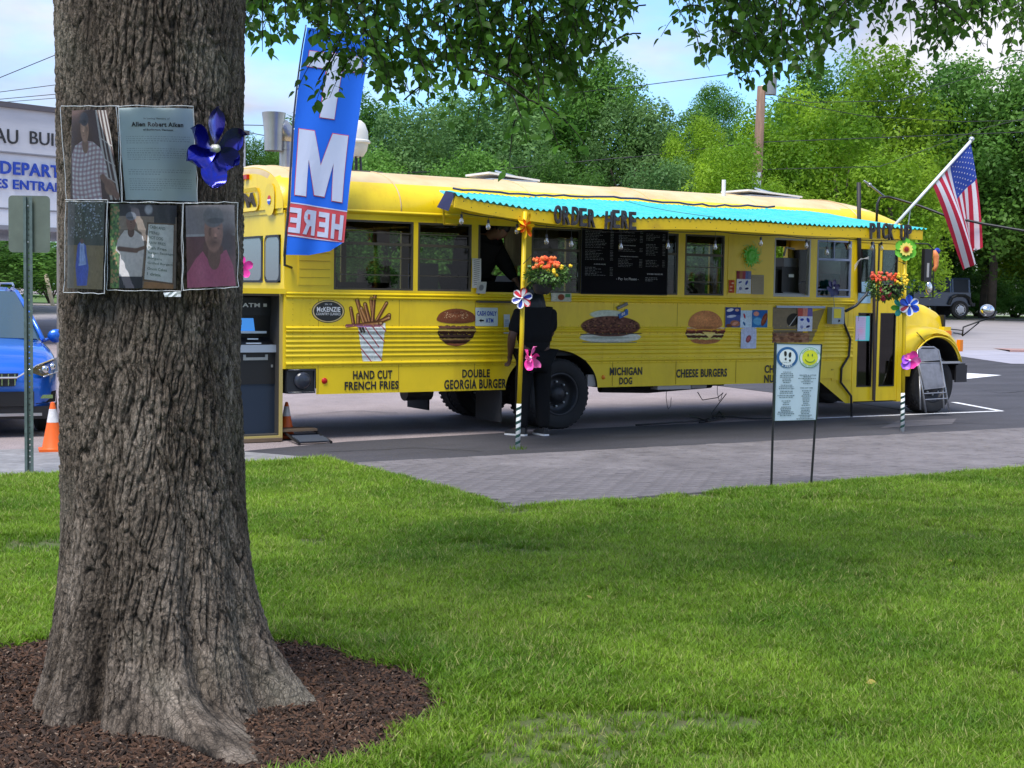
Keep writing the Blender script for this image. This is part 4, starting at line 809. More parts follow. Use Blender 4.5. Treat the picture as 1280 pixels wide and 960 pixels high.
mb = MB(); mb.tube([(-.46, -.02, .72), (-.42, -.06, .655), (.42, -.06, .655), (.50, -.01, .70)], .011, 6); t.part('chrome_strip', mb, M('bright_chrome', (0, 0, 0)))
mb = MB(); mb.box(-.60, .60, -.015, .05, .34, .50); mb.box(-.84, .84, -.0, .3, .20, .335); t.part('lower_bumper', mb, black)
mb = MB(); mb.box(-.68, .68, -.03, .03, .235, .265); t.part('skid_plate', mb, alu)
mb = MB(); mb.box(-.10, .20, -.06, -.05, .42, .53); t.part('number_plate', mb, M('dark_plate', (.03, .03, .035), .4))
mb = MB(); mb.box(-.2, .3, 1.5, 1.9, 1.0, 1.25); t.part('seat', mb, black)

# ---- building with the sign fascia
BY = 40.0
A0 = AT(-60, 129, 37.6); BYAW = math.atan2(.756, .655); BF = Frame((A0[0], A0[1], 0), BYAW)
def BD(px, py, off=0.0):                  # pixel -> (along, z) on the fascia
    d = ray(px, py); n = np.array([math.sin(BYAW), -math.cos(BYAW), 0]); O_ = np.array([A0[0], A0[1], 0])+n*off; t_ = np.dot(O_-np.array([0, 0, EYE]), n)/np.dot(d, n); Q = np.array([0, 0, EYE])+d*t_
    return float(np.dot(Q-O_, np.array([math.cos(BYAW), math.sin(BYAW), 0]))), float(Q[2])
xr, zr = BD(307, 168); zt = BD(40, 138)[1]; zb = BD(40, 284)[1]; zm = BD(40, 193)[1]
t = Thing('commercial_building', 'low white flat-roofed building behind the tree with blue lettering on its fascia', 'building', (0, 0, 0), BF)
stucco = M('white_weathered_fascia', (.66, .66, .68), .8, noise=.12, nscale=1.2, col2=(.56, .56, .58), stretch=(.3, .3, 2))
mb = MB(); mb.box(-8, xr, 0, 12, zm+.02, zt); t.part('fascia', mb, stucco, label='upper grey-white fascia band')
mb = MB(); mb.box(-8, xr-.02, .05, 12, zb, zm-.02); t.part('fascia', mb, M('white_lower_fascia', (.78, .79, .82), .7, noise=.08, nscale=1.2), label='lower white fascia band')
mb = MB(); mb.box(-8.1, xr+.08, -.10, 12.1, zt, zt+.14); t.part('roof_coping', mb, M('dark_grey_coping', (.11, .10, .11), .6))
mb = MB(); mb.box(-8, xr-.01, -.02, .0, zm-.02, zm+.02); mb.box(-8, xr-.02, -.015, .04, zb-.10, zb+.02); mb.box(-8, xr-.02, .03, .045, zb+.45, zb+.49); t.part('trim', mb, M('grey_trim', (.25, .25, .27), .6))
mb = MB(); mb.box(-8, .6, 6.0, 12, 0, zb-.1); t.part('wall', mb, M('dark_brown_wall', (.07, .065, .05), .8, noise=.3, nscale=2))
for k in range(5):
    mb = MB(); x = -7.5+k*1.6; mb.box(x, x+1.2, 5.95, 6.02, .5, zb-.6); t.part('window', mb, darkglass)
for xx in (BD(88, 300, -.8)[0], -7.2, xr-.5):
    mb = MB(); mb.box(xx-.10, xx+.10, .7, .9, 0, zb-.1); t.part('column', mb, M('blue_white_column', (.35, .45, .62), .5))
def bsign(st, x0, y0, x1, y1, mat, bold):
    a = BD(x0, y1); b = BD(x1, y0); mb = MB()
    for d in (-.04, -.004): text_on(mb, st, lambda u, v: (a[0]+(b[0]-a[0])*u, d, a[1]+(b[1]-a[1])*v), bold)
    t.part('lettering', mb, mat)
bl = M('black_letters', (.03, .03, .03), .5); blu = M('blue_letters', (.012, .06, .42), .5)
zc = lambda px, py: BD(px, py)
def bsign2(st, xa, za, xb, zb_, mat, bold):
    mb = MB()
    for d in (-.04, -.004): text_on(mb, st, lambda u, v: (xa+(xb-xa)*u, d, za+(zb_-za)*v), bold)
    t.part('lettering', mb, mat)
a, b = BD(-8, 180), BD(22, 161); bsign2('AU', a[0], BD(7, 179)[1], b[0], BD(7, 161)[1], bl, .0)
a = BD(37, 181)[0]; bsign2('BUILDING', a, BD(50, 181)[1], a+(BD(75, 181)[0]-a)*2.45, BD(50, 165)[1], bl, .0)
a = BD(0, 218)[0]; w_ = BD(76, 218)[0]-a; bsign2('DEPARTMENT', a, BD(38, 220)[1], a+w_*1.72, BD(38, 204)[1], blu, .025)
a = BD(-6, 236)[0]; bsign2('ES ENTRANCE', a, BD(38, 238)[1], a+(BD(79, 236)[0]-a)*1.25, BD(38, 226)[1], blu, .02)
# leaning pale prop, grey timber pole, overhead wires on the left
mb = MB(); p = AT(57, 342, 63); q = AT(66.5, 384, 62.6); mb.tube([q+(q-p)*.05, p], .09, 8); single('leaning_timber', mb, M('bare_pale_timber', (.55, .47, .33), .8, noise=.2), 'pale leaning timber prop below the white fascia, left of the tree', 'timber')
p = AT(80, 390, 26); mb = MB(); mb.lathe([(.13, 0), (.12, 3), (.11, 5.7)], (p[0], p[1], 0), 14); t = Thing('utility_pole', 'weathered grey pole hidden behind the left edge of the tree trunk', 'utility pole', (p[0], p[1], 0), group='utility poles')
t.part('pole', mb, M('grey_pole_wood', (.22, .20, .18), .9, noise=.4, nscale=3, stretch=(4, 4, .5), bump=.3), smooth=True)

# ================================================================== THE YELLOW BUS (bus frame: x along, y inwards, z up)
bus = Thing('food_bus', 'long yellow school bus converted into a food stand, parked beyond the lawn', 'bus', (0, 0, 0), BUS)
SR, SF, WB, W = -3.58, 5.78, 6.45, 2.44
def bump_(z, c, w, h): t = (z-c)/w; return h*math.sqrt(max(0, 1-t*t))
def prof(z):                              # how far the side panel stands out at height z
    o = 0
    for c in (1.605, 1.570): o = max(o, bump_(z, c, .017, .020))
    for c in (1.232, 1.198): o = max(o, bump_(z, c, .017, .020))
    o = max(o, bump_(z, .842, .020, .018))
    for k in range(5): o = max(o, bump_(z, 1.135-.052*k, .015, .012))
    if .80 < z < 1.62: o = max(o, .003)
    return o
def bot(s):
    b = .505
    if s < -3.22: b = .79
    if s > 4.2: b = max(.20, .505-(s-4.2)*.64)
    q = 1-((s+.14)/.66)**2
    if q > 0: b = max(b, .505+.47*math.sqrt(q))
    return b
ss = sorted(set([SR, -3.221, -3.219, 4.2, 4.675, 4.78]+list(np.linspace(-3.2, 4.1, 60))+[-.14+.66*math.cos(a) for a in np.linspace(0, math.pi, 41)]))
zz = sorted(set([.2, .505, 1.63]+list(np.arange(.51, 1.63, .0065))))
mb = MB(); idx = {}
vs = []; fs = []
for i, s in enumerate(ss):
    for j, z in enumerate(zz): z2 = max(z, bot(s)); vs.append((s, -prof(z2), z2))
nz_ = len(zz)
for i in range(len(ss)-1):
    for j in range(nz_-1):
        if max(bot(ss[i]), bot(ss[i+1])) >= zz[j+1]-1e-9 and min(bot(ss[i]), bot(ss[i+1])) >= zz[j+1]-1e-9: continue
        fs.append((i*nz_+j, (i+1)*nz_+j, (i+1)*nz_+j+1, i*nz_+j+1))
mb.add(vs, fs); side_p = bus.part('side_panel', mb, yellow, smooth='auto', label='ribbed yellow lower side with painted food pictures')
mb = MB()                                  # vertical seams with rivets
for s in np.arange(-3.2, 4.7, .985):
    if abs(s+.14) < .2: continue
    mb.box(s-.004, s+.004, -.0045, -.002, .52, .82); mb.box(s-.004, s+.004, -.0045, -.002, 1.25, 1.55)
bus.part('panel_seam', mb, M('dark_yellow_detail', (.45, .30, .01), .6), kind='stuff')  # seams, grooves and latches drawn in a darker yellow
mb = MB()
for z in (1.545, 1.262, 1.172, .872, .812):
    for s in np.arange(-3.5, 4.7, .12):
        if abs(s+.14) < .62 and z < .9: continue
        mb.lathe([(.007, 0), (.005, .004), (0, .005)], (s, -prof(z), z), 6, (0, -1, 0))
for s in (-3.5, -3.3):
    for z in np.arange(.84, 1.6, .06): mb.lathe([(.006, 0), (.004, .004), (0, .005)], (s, -prof(z)-.001, z), 6, (0, -1, 0))
bus.part('rivets', mb, M('yellow_rivets', (.62, .42, .01), .45), kind='stuff')
# window band
WIN = [(-3.02, -2.045, 'grey'), (-1.985, -1.29, 'grey'), (-.47, .235, 'grey'), (.27, 1.72, 'plain'), (1.83, 2.47, 'grey'), (3.32, 3.96, 'open'), (4.08, 4.71, 'blue')]
Z0, Z1 = 1.655, 2.43
solid = [(SR+.0, -3.02), (-2.045, -1.985), (-1.29, -1.20), (-.56, -.47), (.235, .27), (1.72, 1.83), (2.47, 3.32), (3.96, 4.08), (4.71, 4.80)]
mb = MB()
for i, (a, b) in enumerate(solid): mb.box(a, b, -.002, .05, Z0, Z1)
mb.box(SR, 4.80, -.0035, .05, 1.63, 1.655); mb.box(SR, 4.80, -.0035, .05, Z1, 2.50)
bus.part('window_band', mb, yellow)
mb = MB(); mb.grid(lambda u, w: (-3.60+9.3*u, -.035*math.sin(w*math.pi*.8)-.002, 2.49+.05*w), 40, 5); bus.part('drip_rail', mb, yellow, smooth=True)
for a, b in ((-3.02, -3.5),): pass
mb = MB(); mb.box(-3.44, -3.06, -.010, -.001, 1.70, 2.40); bus.part('blanked_panel', mb, yellow)
mb = MB()
for zz_ in np.arange(1.78, 2.4, .09): mb.box(-3.43, -3.07, -.0125, -.010, zz_, zz_+.006)
bus.part('panel_groove', mb, M('dark_yellow_detail', (0, 0, 0)))
mb = MB(); mb.box(2.53, 3.27, -.008, -.001, 1.67, 2.42); bus.part('blanked_panel', mb, yellow, label='yellow blank panel with faint painted sun')
bluef = M('blue_grey_window_frame', (.22, .27, .40), .5)
for (a, b, kind) in WIN:
    fm_ = {'grey': bronze, 'plain': bronze, 'open': M('pale_grey_frame', (.45, .45, .44), .5), 'blue': bluef}[kind]
    mb = MB(); e = .022; mb.box(a, a+e, -.004, .045, Z0+.002, Z1-.002); mb.box(b-e, b, -.004, .045, Z0+.002, Z1-.002); mb.box(a+e, b-e, -.004, .045, Z0+.002, Z0+e); mb.box(a+e, b-e, -.004, .045, Z1-e, Z1-.002)
    if kind != 'open': mb.box(a+e, b-e, -.001, .035, 2.155, 2.185)
    if kind == 'grey':
        for z in (1.82, 2.01, 2.29): mb.box(a+e, b-e, .005, .02, z, z+.012)
    if kind == 'blue':
        mb.box((a+b)/2-.006, (a+b)/2+.006, .0, .03, 2.185, Z1-e); 
        for z in (1.75,): mb.box(a+e, b-e, .0, .03, z, z+.02)
    w = bus.part('window', mb, fm_)
    if kind != 'open':
        mb = MB(); mb.box(a+e, b-e, .022, .028, Z0+e, 2.155); bus.part('pane', mb, glass, w); mb = MB(); mb.box(a+e, b-e, .030, .036, 2.185, Z1-e); bus.part('pane', mb, glass, w)
# serving hatch
mb = MB(); mb.box(-1.2, -1.175, -.006, .06, 1.55, Z1); mb.box(-.585, -.56, -.006, .06, 1.55, Z1); mb.box(-1.22, -.54, -.075, .06, 1.53, 1.552); bus.part('serving_hatch', mb, bronze)
# roof, rear cap, front cap
def arch_pts(n=44, e=2.35, z0=2.52, h=.53, ins=0.0, drop=0.0):
    out = []
    for i in range(n+1):
        t = math.pi*(1-i/n); c, s_ = math.cos(t), math.sin(t); x = math.copysign(abs(c)**(2/e), c); z = abs(s_)**(2/e)
        out.append((1.22+x*(1.22-ins), z0+z*(h-drop)))
    return out
def roof_sec(s, ins=0, drop=0, dz=0): return [(s, y, z+dz) for y, z in arch_pts(ins=ins, drop=drop)]
mb = MB(); secs = [roof_sec(SR-.045, .10, .10), roof_sec(SR-.03, .03, .04), roof_sec(SR+.03, 0, 0), ]
for s in np.linspace(SR+.4, 4.7, 14): secs.append(roof_sec(s, 0, 0, .0))
for k, s in enumerate(np.linspace(5.0, 5.95, 8)): t = (k+1)/8; secs.append(roof_sec(s, .05*t*t, .22*t*t, -.02*t*t))
loft(mb, secs, True, True)
# yellow below the drip curve, cream on top paints in the light from overhead
mb.m = 0; q = []
for f in mb.f:
    zc_ = 0
mb.mi = [1 if len(f) == 4 and np.mean([np.concatenate(mb.v)[i][2] for i in f]) > 2.80 else 0 for f in mb.f] if False else mb.mi
V_ = np.concatenate(mb.v); mb.mi = [1 if (len(f) == 4 and V_[list(f), 2].mean() > 2.875) else 0 for f in mb.f]
bus.part('roof', mb, [yellow, cream], smooth='auto')
mb = MB()
for s in (SR+.20, -2.2, -.4, 1.4, 3.2, 4.9): mb.tube([(s, y, z+.003) for y, z in arch_pts(24)], .009, 5)
bus.part('roof_rib', mb, cream, smooth=True)
# far side, floor, front wall
mb = MB(); fy = W
mb.box(SR, 5.75, fy-.04, fy, .505, 1.66); mb.box(SR, 5.75, fy-.04, fy, Z1, 2.53)
for k in range(11): s = SR+.02+k*.86; mb.box(s, s+(.14 if k in (3, 7, 8) else .07), fy-.04, fy, 1.66, Z1)
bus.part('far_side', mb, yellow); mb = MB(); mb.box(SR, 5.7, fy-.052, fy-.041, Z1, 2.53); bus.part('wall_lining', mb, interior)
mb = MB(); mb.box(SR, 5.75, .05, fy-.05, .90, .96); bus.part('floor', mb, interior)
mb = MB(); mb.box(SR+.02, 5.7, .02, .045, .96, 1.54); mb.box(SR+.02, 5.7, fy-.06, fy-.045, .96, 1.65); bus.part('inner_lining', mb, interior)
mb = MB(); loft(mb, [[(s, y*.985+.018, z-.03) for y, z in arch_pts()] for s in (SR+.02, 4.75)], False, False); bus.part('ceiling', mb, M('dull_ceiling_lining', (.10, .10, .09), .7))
mb = MB(); mb.box(4.80, 5.70, .0, .05, 2.42, 2.53); mb.box(5.66, 5.78, -.004, .10, .20, 2.53); mb.box(4.78, 4.815, -.006, .06, .20, 2.42); mb.box(5.66, 5.78, fy-.1, fy, .5, 2.53); mb.box(5.72, 5.78, .1, fy-.1, .5, 1.70); mb.box(5.70, 5.80, .1, fy-.1, 2.38, 2.55)
bus.part('front_body', mb, yellow)
mb = MB(); mb.box(5.74, 5.75, .1, fy-.1, 1.70, 2.38); bus.part('windscreen', mb, glass); mb = MB(); mb.box(5.73, 5.78, 1.18, 1.26, 1.70, 2.38); bus.part('windscreen_pillar', mb, black)
# entrance door: two leaves
for (a, b) in ((4.82, 5.215), (5.245, 5.655)):
    mb = MB(); y0, y1 = .0, .04; e = .055
    mb.box(a, a+e, y0, y1, .22, 2.41); mb.box(b-e, b, y0, y1, .22, 2.41); mb.box(a+e, b-e, y0, y1, .22, .42); mb.box(a+e, b-e, y0, y1, 1.45, 1.72); mb.box(a+e, b-e, y0, y1, 2.33, 2.41)
    d = bus.part('door', mb, yellow)
    mb = MB(); mb.box(a+e, b-e, y0+.012, y0+.02, .42, 1.45); bus.part('pane', mb, darkglass, d); mb = MB(); mb.box(a+e, b-e, y0+.012, y0+.02, 1.72, 2.33); bus.part('pane', mb, glass, d)
    mb = MB(); mb.box(a+e, a+e+.012, y0-.004, y0+.012, .42, 1.45); mb.box(b-e-.012, b-e, y0-.004, y0+.012, .42, 1.45); mb.box(a+e, b-e, y0-.004, y0+.012, .42, .435); mb.box(a+e, b-e, y0-.004, y0+.012, 1.438, 1.45); mb.box(a+e, a+e+.012, y0-.004, y0+.012, 1.72, 2.33); mb.box(b-e-.012, b-e, y0-.004, y0+.012, 1.72, 2.33); mb.box(a+e, b-e, y0-.004, y0+.012, 1.72, 1.735); bus.part('rubber_seal', mb, black, d)
mb = MB(); mb.box(5.215, 5.245, -.006, .03, .22, 2.41); bus.part('door_edge', mb, black)
mb = MB(); mb.box(4.84, 5.64, .35, .8, .3, .45); mb.box(4.84, 5.64, .8, 1.2, .3, .7); mb.box(4.84, 5.64, .05, .35, .20, .26); bus.part('entry_step', mb, interior)
# skirt box, hatch and tail parts
mb = MB(); mb.box(4.12, 4.45, -.016, .0, .55, .79); bus.part('skirt_hatch', mb, yellow); mb = MB(); mb.box(4.38, 4.42, -.022, -.016, .66, .68); mb.box(4.13, 4.15, -.022, -.016, .60, .75); bus.part('hatch_latch', mb, M('dark_yellow_detail', (0, 0, 0)))
mb = MB(); mb.box(4.40, 4.76, -.013, .0, .30 if False else .52, .78); bus.part('skirt_hatch', mb, yellow)
mb = MB(); mb.box(-3.56, -3.225, .01, .5, .52, .785); tb = bus.part('tail_box', mb, M('black_tail_box', (.02, .022, .03), .35)); mb = MB(); mb.tube([(-3.55, -.006, .53), (-3.24, -.006, .53), (-3.24, -.006, .775), (-3.55, -.006, .775)], .012, 6); mb.lathe([(.10, 0), (.09, .03), (.05, .045), (0, .05)], (-3.38, .0, .66), 16, (0, -1, 0)); bus.part('box_rim', mb, M('black_gloss_rim', (.03, .035, .05), .15), tb, smooth=True)
for (px, py, rr, m, lb) in ((405.5, 476, .034, darkred, 'round red side marker'), (754, 471.5, .026, amber, 'small round orange side marker')):
    s, z = S(px, py); mb = MB(); mb.lathe([(rr, 0), (rr, .006), (rr*.8, .014), (0, .018)], (s, -prof(z), z), 18, (0, -1, 0)); bus.part('side_marker', mb, m, smooth=True, label=lb)
# chassis, axles
mb = MB(); mb.box(SR+.15, 6.6, .70, .82, .52, .78); mb.box(SR+.15, 6.6, 1.62, 1.74, .52, .78)
for s in np.arange(-3.3, 5.6, .8): mb.box(s, s+.07, .1, fy-.1, .78, .90)
mb.box(.9, 2.9, .25, .65, .56, .80); mb.box(1.3, 2.6, .10, .45, .42+.06, .52); mb.tube([(-3.3, 1.1, .6), (-1, 1.1, .55), (2, 1.15, .55), (5, 1.2, .6)], .05, 8); mb.lathe([(.09, -1.0), (.09, -.25), (.22, -.1), (.22, .1), (.09, .25), (.09, 1.0)], (0, 1.22, .44), 12, (0, 1, 0)); mb.tube([(WB, .3, .4), (WB, 2.1, .4)], .06, 8)
mb.tube([(.9, .5, .45), (1.7, .55, .42), (2.7, .5, .47)], .05, 8); bus.part('chassis', mb, darkmetal)
mb = MB(); mb.box(1.45, 1.98, .01, .16, .455, .515); bus.part('under_tray', mb, M('dusty_grey_tray', (.42, .38, .36), .8)); mb = MB(); mb.lathe([(.035, 0), (.035, .25)], (2.02, .08, .485), 10, (1, 0, 0), True); bus.part('hose_end', mb, M('dusty_grey_tray', (0, 0, 0)))
mb = MB(); r = random.Random(9)
for (s0, l) in ((1.62, .30), (2.45, .22)):
    pts = [(s0, .05, .50)]; 
    for k in range(5): pts.append((s0+.03*k+r.uniform(-.01, .01), .05+.01*k, .50-l*math.sin((k+1)/5*2.6)))
    mb.tube(pts, .004, 5)
bus.part('hanging_wires', mb, black)
mb = MB(); mb.box(.60, .66, .30, .9, .52, .70); mb.box(.40, .66, .04, .09, .52, .66); bus.part('wheel_arch_bracket', mb, M('dusty_grey_tray', (0, 0, 0)))
mb = MB(); n = 20; mb.grid(lambda u, w: (-.14+.66*math.cos(math.pi*u), .0+.75*w, .505+.47*math.sin(math.pi*u)), n, 3); bus.part('wheel_well', mb, darkmetal, smooth=True)
def wheel(s, y, r, wdt, dual=False, lbl=None):
    mb = MB(); k = r/.43
    mb.lathe([(.26*k, .0), (.275*k, -.015), (.36*k, -.03), (.405*k, -.015), (.428*k, .02), (r, .05)], (s, y, r), 48, (0, 1, 0))
    for g_ in range(4):
        y0 = .05+g_*(wdt-.1)/4; y1 = y0+(wdt-.1)/4; mb.lathe([(r, y0), (r, y1-.012), (r-.012, y1-.010), (r-.012, y1-.002), (r, y1)], (s, y, r), 48, (0, 1, 0))
    mb.lathe([(r, wdt-.05), (.40*k, wdt), (.26*k, wdt)], (s, y, r), 48, (0, 1, 0)); w = bus.part('wheel', mb, rubber, smooth='auto')
    mb = MB()                                         # tread lugs
    for j in range(40):
        a = 2*math.pi*j/40; c_, s__ = math.cos(a), math.sin(a); er = np.array([c_, 0, s__]); et = np.array([-s__, 0, c_])
        for yy in (.035, wdt-.035): mb.obox(np.array([s, y+yy, r])+er*(r-.004), er*.007, et*.016, np.array([0, .022, 0]))
    bus.part('tread', mb, rubber, w)
    mb = MB(); prof_ = [(.265*k, -.005), (.25*k, -.018), (.235*k, 0), (.225*k, .08), (.12*k, .11), (.10*k, .03), (.06*k, .0), (0, -.01)] if dual else [(.265*k, -.005), (.25*k, -.018), (.235*k, 0), (.22*k, .06), (.13*k, .0), (.10*k, -.03), (.05*k, -.05), (0, -.055)]
    mb.lathe(prof_, (s, y, r), 32, (0, 1, 0)); rim = bus.part('rim', mb, M('dirty_black_rim', (.035, .035, .04), .5, .4), w, smooth=True)
    mb = MB()
    for j in range(8): a = 2*math.pi*j/8; mb.lathe([(.013, .0), (.013, -.03), (0, -.032)], (s+.15*k*math.cos(a), y+(.095 if dual else .02), r+.15*k*math.sin(a)), 6, (0, 1, 0)); 
    bus.part('wheel_nuts', mb, galv, w)
wheel(0.0, .05, .43, .25, True); wheel(0.0, .32, .43, .25, True); wheel(0, W-.30, .43, .25, True); wheel(0, W-.57, .43, .25, True)
wheel(WB, .06, .42, .26); wheel(WB, W-.32, .42, .26)
mb = MB(); mb.box(-.86, -.835, .02, .60, .12, .55); bus.part('mud_flap', mb, M('black_rubber_flap', (.03, .03, .032), .7)); mb = MB(); mb.box(-.86, -.835, W-.6, W-.02, .12, .55); bus.part('mud_flap', mb, rubber)
mb = MB(); mb.lathe([(.12, 0), (.12, .36)], (-1.38, 1.5, .40), 12, (1, 0, 0), True); bus.part('underfloor_tank', mb, M('dusty_grey_metal', (.12, .11, .10), .6, .4, noise=.4))
# ---- bonnet, wings, bumper
def ftop(s): return float(np.interp(s, [5.78, 6.0, 6.2, 6.45, 6.7, 6.9, 7.0, 7.05], [1.10, 1.16, 1.215, 1.235, 1.185, 1.07, .95, .88]))
def htop(s): return float(np.interp(s, [5.78, 6.3, 6.8, 7.1, 7.22], [1.70, 1.655, 1.575, 1.46, 1.33]))
def arcz(s):
    q = 1-((s-6.46)/.50)**2; lo = .55 if s < 6.2 else .74
    return lo if q <= 0 else max(lo, .62+.48*math.sqrt(q))
def hsec(s):
    a, b = ftop(s), htop(s); k = max(0, (s-6.6)/.45); in_ = .10*k*k
    half = [(.03+in_, arcz(s)), (.0+in_, (arcz(s)+a)/2), (.0+in_, a-.07), (.02+in_, a-.02), (.08+in_, a+.01), (.30+in_, a+.03), (.42, a+.06), (.47, (a+b)/2+.04), (.52, b-.08), (.60, b-.02), (.75, b+.012), (1.0, b+.03)]
    return [(s, y, z) for y, z in half]+[(s, 1.22, b+.035)]+[(s, W-y, z) for y, z in half[::-1]]
mb = MB(); loft(mb, [hsec(s) for s in np.linspace(5.78, 7.05, 40)]+[[(7.10 if 6 <= i <= 18 else 7.06, p[1], p[2]-.04) for i, p in enumerate(hsec(7.05))]], False, False)
bon = bus.part('bonnet', mb, yellow, smooth=True)
mb = MB(); mb.box(7.06, 7.10, .45, W-.45, .80, 1.42); bus.part('grille', mb, black); mb = MB(); mb.box(5.78, 7.04, .75, W-.75, .6, 1.3); bus.part('engine', mb, darkmetal)
mb = MB(); mb.grid(lambda u, w: (6.46+.50*math.cos(math.pi*u), .03+.7*w, .62+.48*math.sin(math.pi*u)), 20, 2); bus.part('wheel_well', mb, darkmetal, smooth=True)
mb = MB(); mb.tube([(6.46+.515*math.cos(a), -.004, .62+.495*math.sin(a)) for a in np.linspace(.25, math.pi-.1, 18)], .012, 6); bus.part('wing_lip', mb, yellow, smooth=True)
s, z = S(1180, 403, -.30); mb = MB(); mb.obox((6.93, .30, ftop(6.93)+.13), (.07, 0, 0), (0, .05, 0), (0, 0, .085)); l_ = bus.part('indicator_housing', mb, yellow); mb = MB(); mb.obox((6.945, .262, ftop(6.93)+.10), (.062, 0, 0), (0, .02, 0), (0, 0, .058)); bus.part('indicator_lens', mb, amber, l_)
mb = MB(); mb.obox((7.03, .10, .98), (.03, 0, 0), (0, .035, 0), (0, 0, .085)); bus.part('indicator_lens', mb, amber)
mb = MB(); mb.grid(lambda u, w: (7.04+.14*math.sin(math.pi*u)**.5, .02+2.40*u, .46+.26*w), 20, 1); mb.box(6.86, 7.09, -.0, .03, .45, .70); mb.box(6.9, 7.05, .0, 2.4, .70, .725); bus.part('bumper', mb, M('black_bumper', (.035, .035, .04), .4, .3)); mb = MB(); mb.box(6.55, 6.98, .0, .05, .725, .755); bus.part('bumper_strip', mb, M('grey_bumper_strip', (.45, .46, .48), .4, .5))
mb = MB(); mb.tube([(6.02, -.002, 1.18), (6.1, -.006, 1.12), (6.22, -.006, 1.02), (6.3, -.006, .98)], .006, 5); mb.tube([(6.15, .42, 1.46), (6.20, .40, 1.50), (6.22, .4, 1.47)], .008, 5); bus.part('bonnet_latch', mb, black)
mb = MB()
for zz_ in (1.50, 1.54, 1.58): text_on(mb, 'INTL' if False else '- -', lambda u, v: (6.40+.14*u, .478, zz_-.02+.02*v), 0)
bus.part('bonnet_badge', mb, M('dark_yellow_detail', (0, 0, 0)))
# crossover mirrors on the nose and west-coast mirror by the door
def busP(px, py, off): s, z = S(px, py, off); return np.array([s, -off, z])
mb = MB(); a = busP(1203, 420, -.2); b = busP(1204, 409, -.2); c = busP(1223, 402, -.1); d = busP(1243, 396, .0); e_ = busP(1246, 389, 0); mb.tube([a, b, c, d, e_], .012, 7); mb.tube([a, busP(1224, 403, -.1)], .010, 6); mb.tube([busP(1203, 413, -.2), busP(1185, 411, -.6)], .009, 6); mb.tube([busP(1203, 418, -.2), busP(1192, 416, -.6)], .009, 6)
ar = bus.part('mirror_arm', mb, black, smooth=True); mb = MB(); m_ = busP(1234, 388, .0); mb.ball(m_, .115, 18, 12, (1.08, .75, .80)); bus.part('convex_mirror', mb, M('mirror_chrome', (.80, .80, .78), .06, 1.0), ar, smooth=True)
mb = MB(); p0, p1, p2, p3 = busP(1132, 304, -.05), busP(1160, 305, .0), busP(1167, 312, .05), busP(1166, 372, .05); mb.tube([p0, p1, p2, p3, busP(1150, 372, -.1)], .011, 7); ar = bus.part('mirror_arm', mb, black, smooth=True)
a, b = busP(1155, 311, .03), busP(1163, 352, .03); mb = MB(); mb.box(a[0], b[0], a[1]-.02, a[1]+.04, b[2], a[2]); mm = bus.part('side_mirror', mb, black, ar); mb = MB(); mb.box(a[0]+.05, a[0]+.09, a[1]-.026, a[1]-.02, b[2]+.06, a[2]-.20); bus.part('mirror_glass', mb, M('pale_grey_frame', (0, 0, 0)), ar) 
mb = MB(); c = busP(1161, 360, .05); mb.ball(c, .075, 14, 10, (.75, .5, 1.25)); bus.part('convex_mirror', mb, M('mirror_chrome', (0, 0, 0)), ar, smooth=True)
# ---- rear face (seen obliquely): y runs inwards from the near corner
mb = MB()
def rbox(y0, y1, z0, z1, x0=SR-.02, x1=SR+.03): mb.box(x0, x1, y0, y1, z0, z1)
rbox(.0, .10, .79, 2.50); rbox(.55, .62, 1.63, 2.50); rbox(.10, .55, 1.63, 1.72); rbox(.10, .55, 2.24, 2.50); rbox(.62, 1.82, 2.24, 2.50); rbox(1.28, 1.34, 1.63, 2.24); rbox(.62, 1.28, 1.63, 1.72); rbox(1.34, 2.44, 1.63, 2.24); rbox(1.82, 2.44, .79, 2.50); rbox(.10, .14, .79, 1.63); rbox(1.45, 1.82, .52, 1.63); rbox(0, 2.44, 1.60, 1.63)
rear = bus.part('rear_wall', mb, yellow)
mb = MB(); mb.grid(lambda u, w: (SR-.025, u*2.44, 2.45+.001) if w < .01 else (SR-.025-.0*w, 1.22+(u*2-1)*1.22*(1-.0*w), 2.45+w*.0), 2, 1) if False else None
loft(mb, [[(SR-.03, y, z) for y, z in arch_pts(ins=.02, drop=.03)], [(SR-.031, y, 2.47) for y, z in arch_pts(ins=.02)]], False, False); bus.part('rear_cap', mb, yellow)
for (y0, y1) in ((.10, .55), (.62, 1.28)):
    def rr_rect(y0, y1, z0, z1, rad): 
        out = []
        for (cy, cz, a0) in ((y1-rad, z1-rad, 0), (y0+rad, z1-rad, 90), (y0+rad, z0+rad, 180), (y1-rad, z0+rad, 270)):
            for k in range(5): q = R(a0+22.5*k); out.append((cy+rad*math.cos(q), cz+rad*math.sin(q)))
        return out
    mb = MB(); o_ = rr_rect(y0, y1, 1.72, 2.24, .08); i_ = rr_rect(y0+.025, y1-.025, 1.745, 2.215, .07); n = len(o_); mb.add([(SR-.035, a, b) for a, b in o_]+[(SR-.035, a, b) for a, b in i_], [(k, (k+1) % n, n+(k+1) % n, n+k) for k in range(n)]); w = bus.part('rear_window', mb, black); mb = MB(); mb.add([(SR-.030, a, b) for a, b in i_], [tuple(range(n))]); bus.part('pane', mb, M('grey_reflecting_glass', (.16, .17, .19), .2, .2, coat=.5), w)
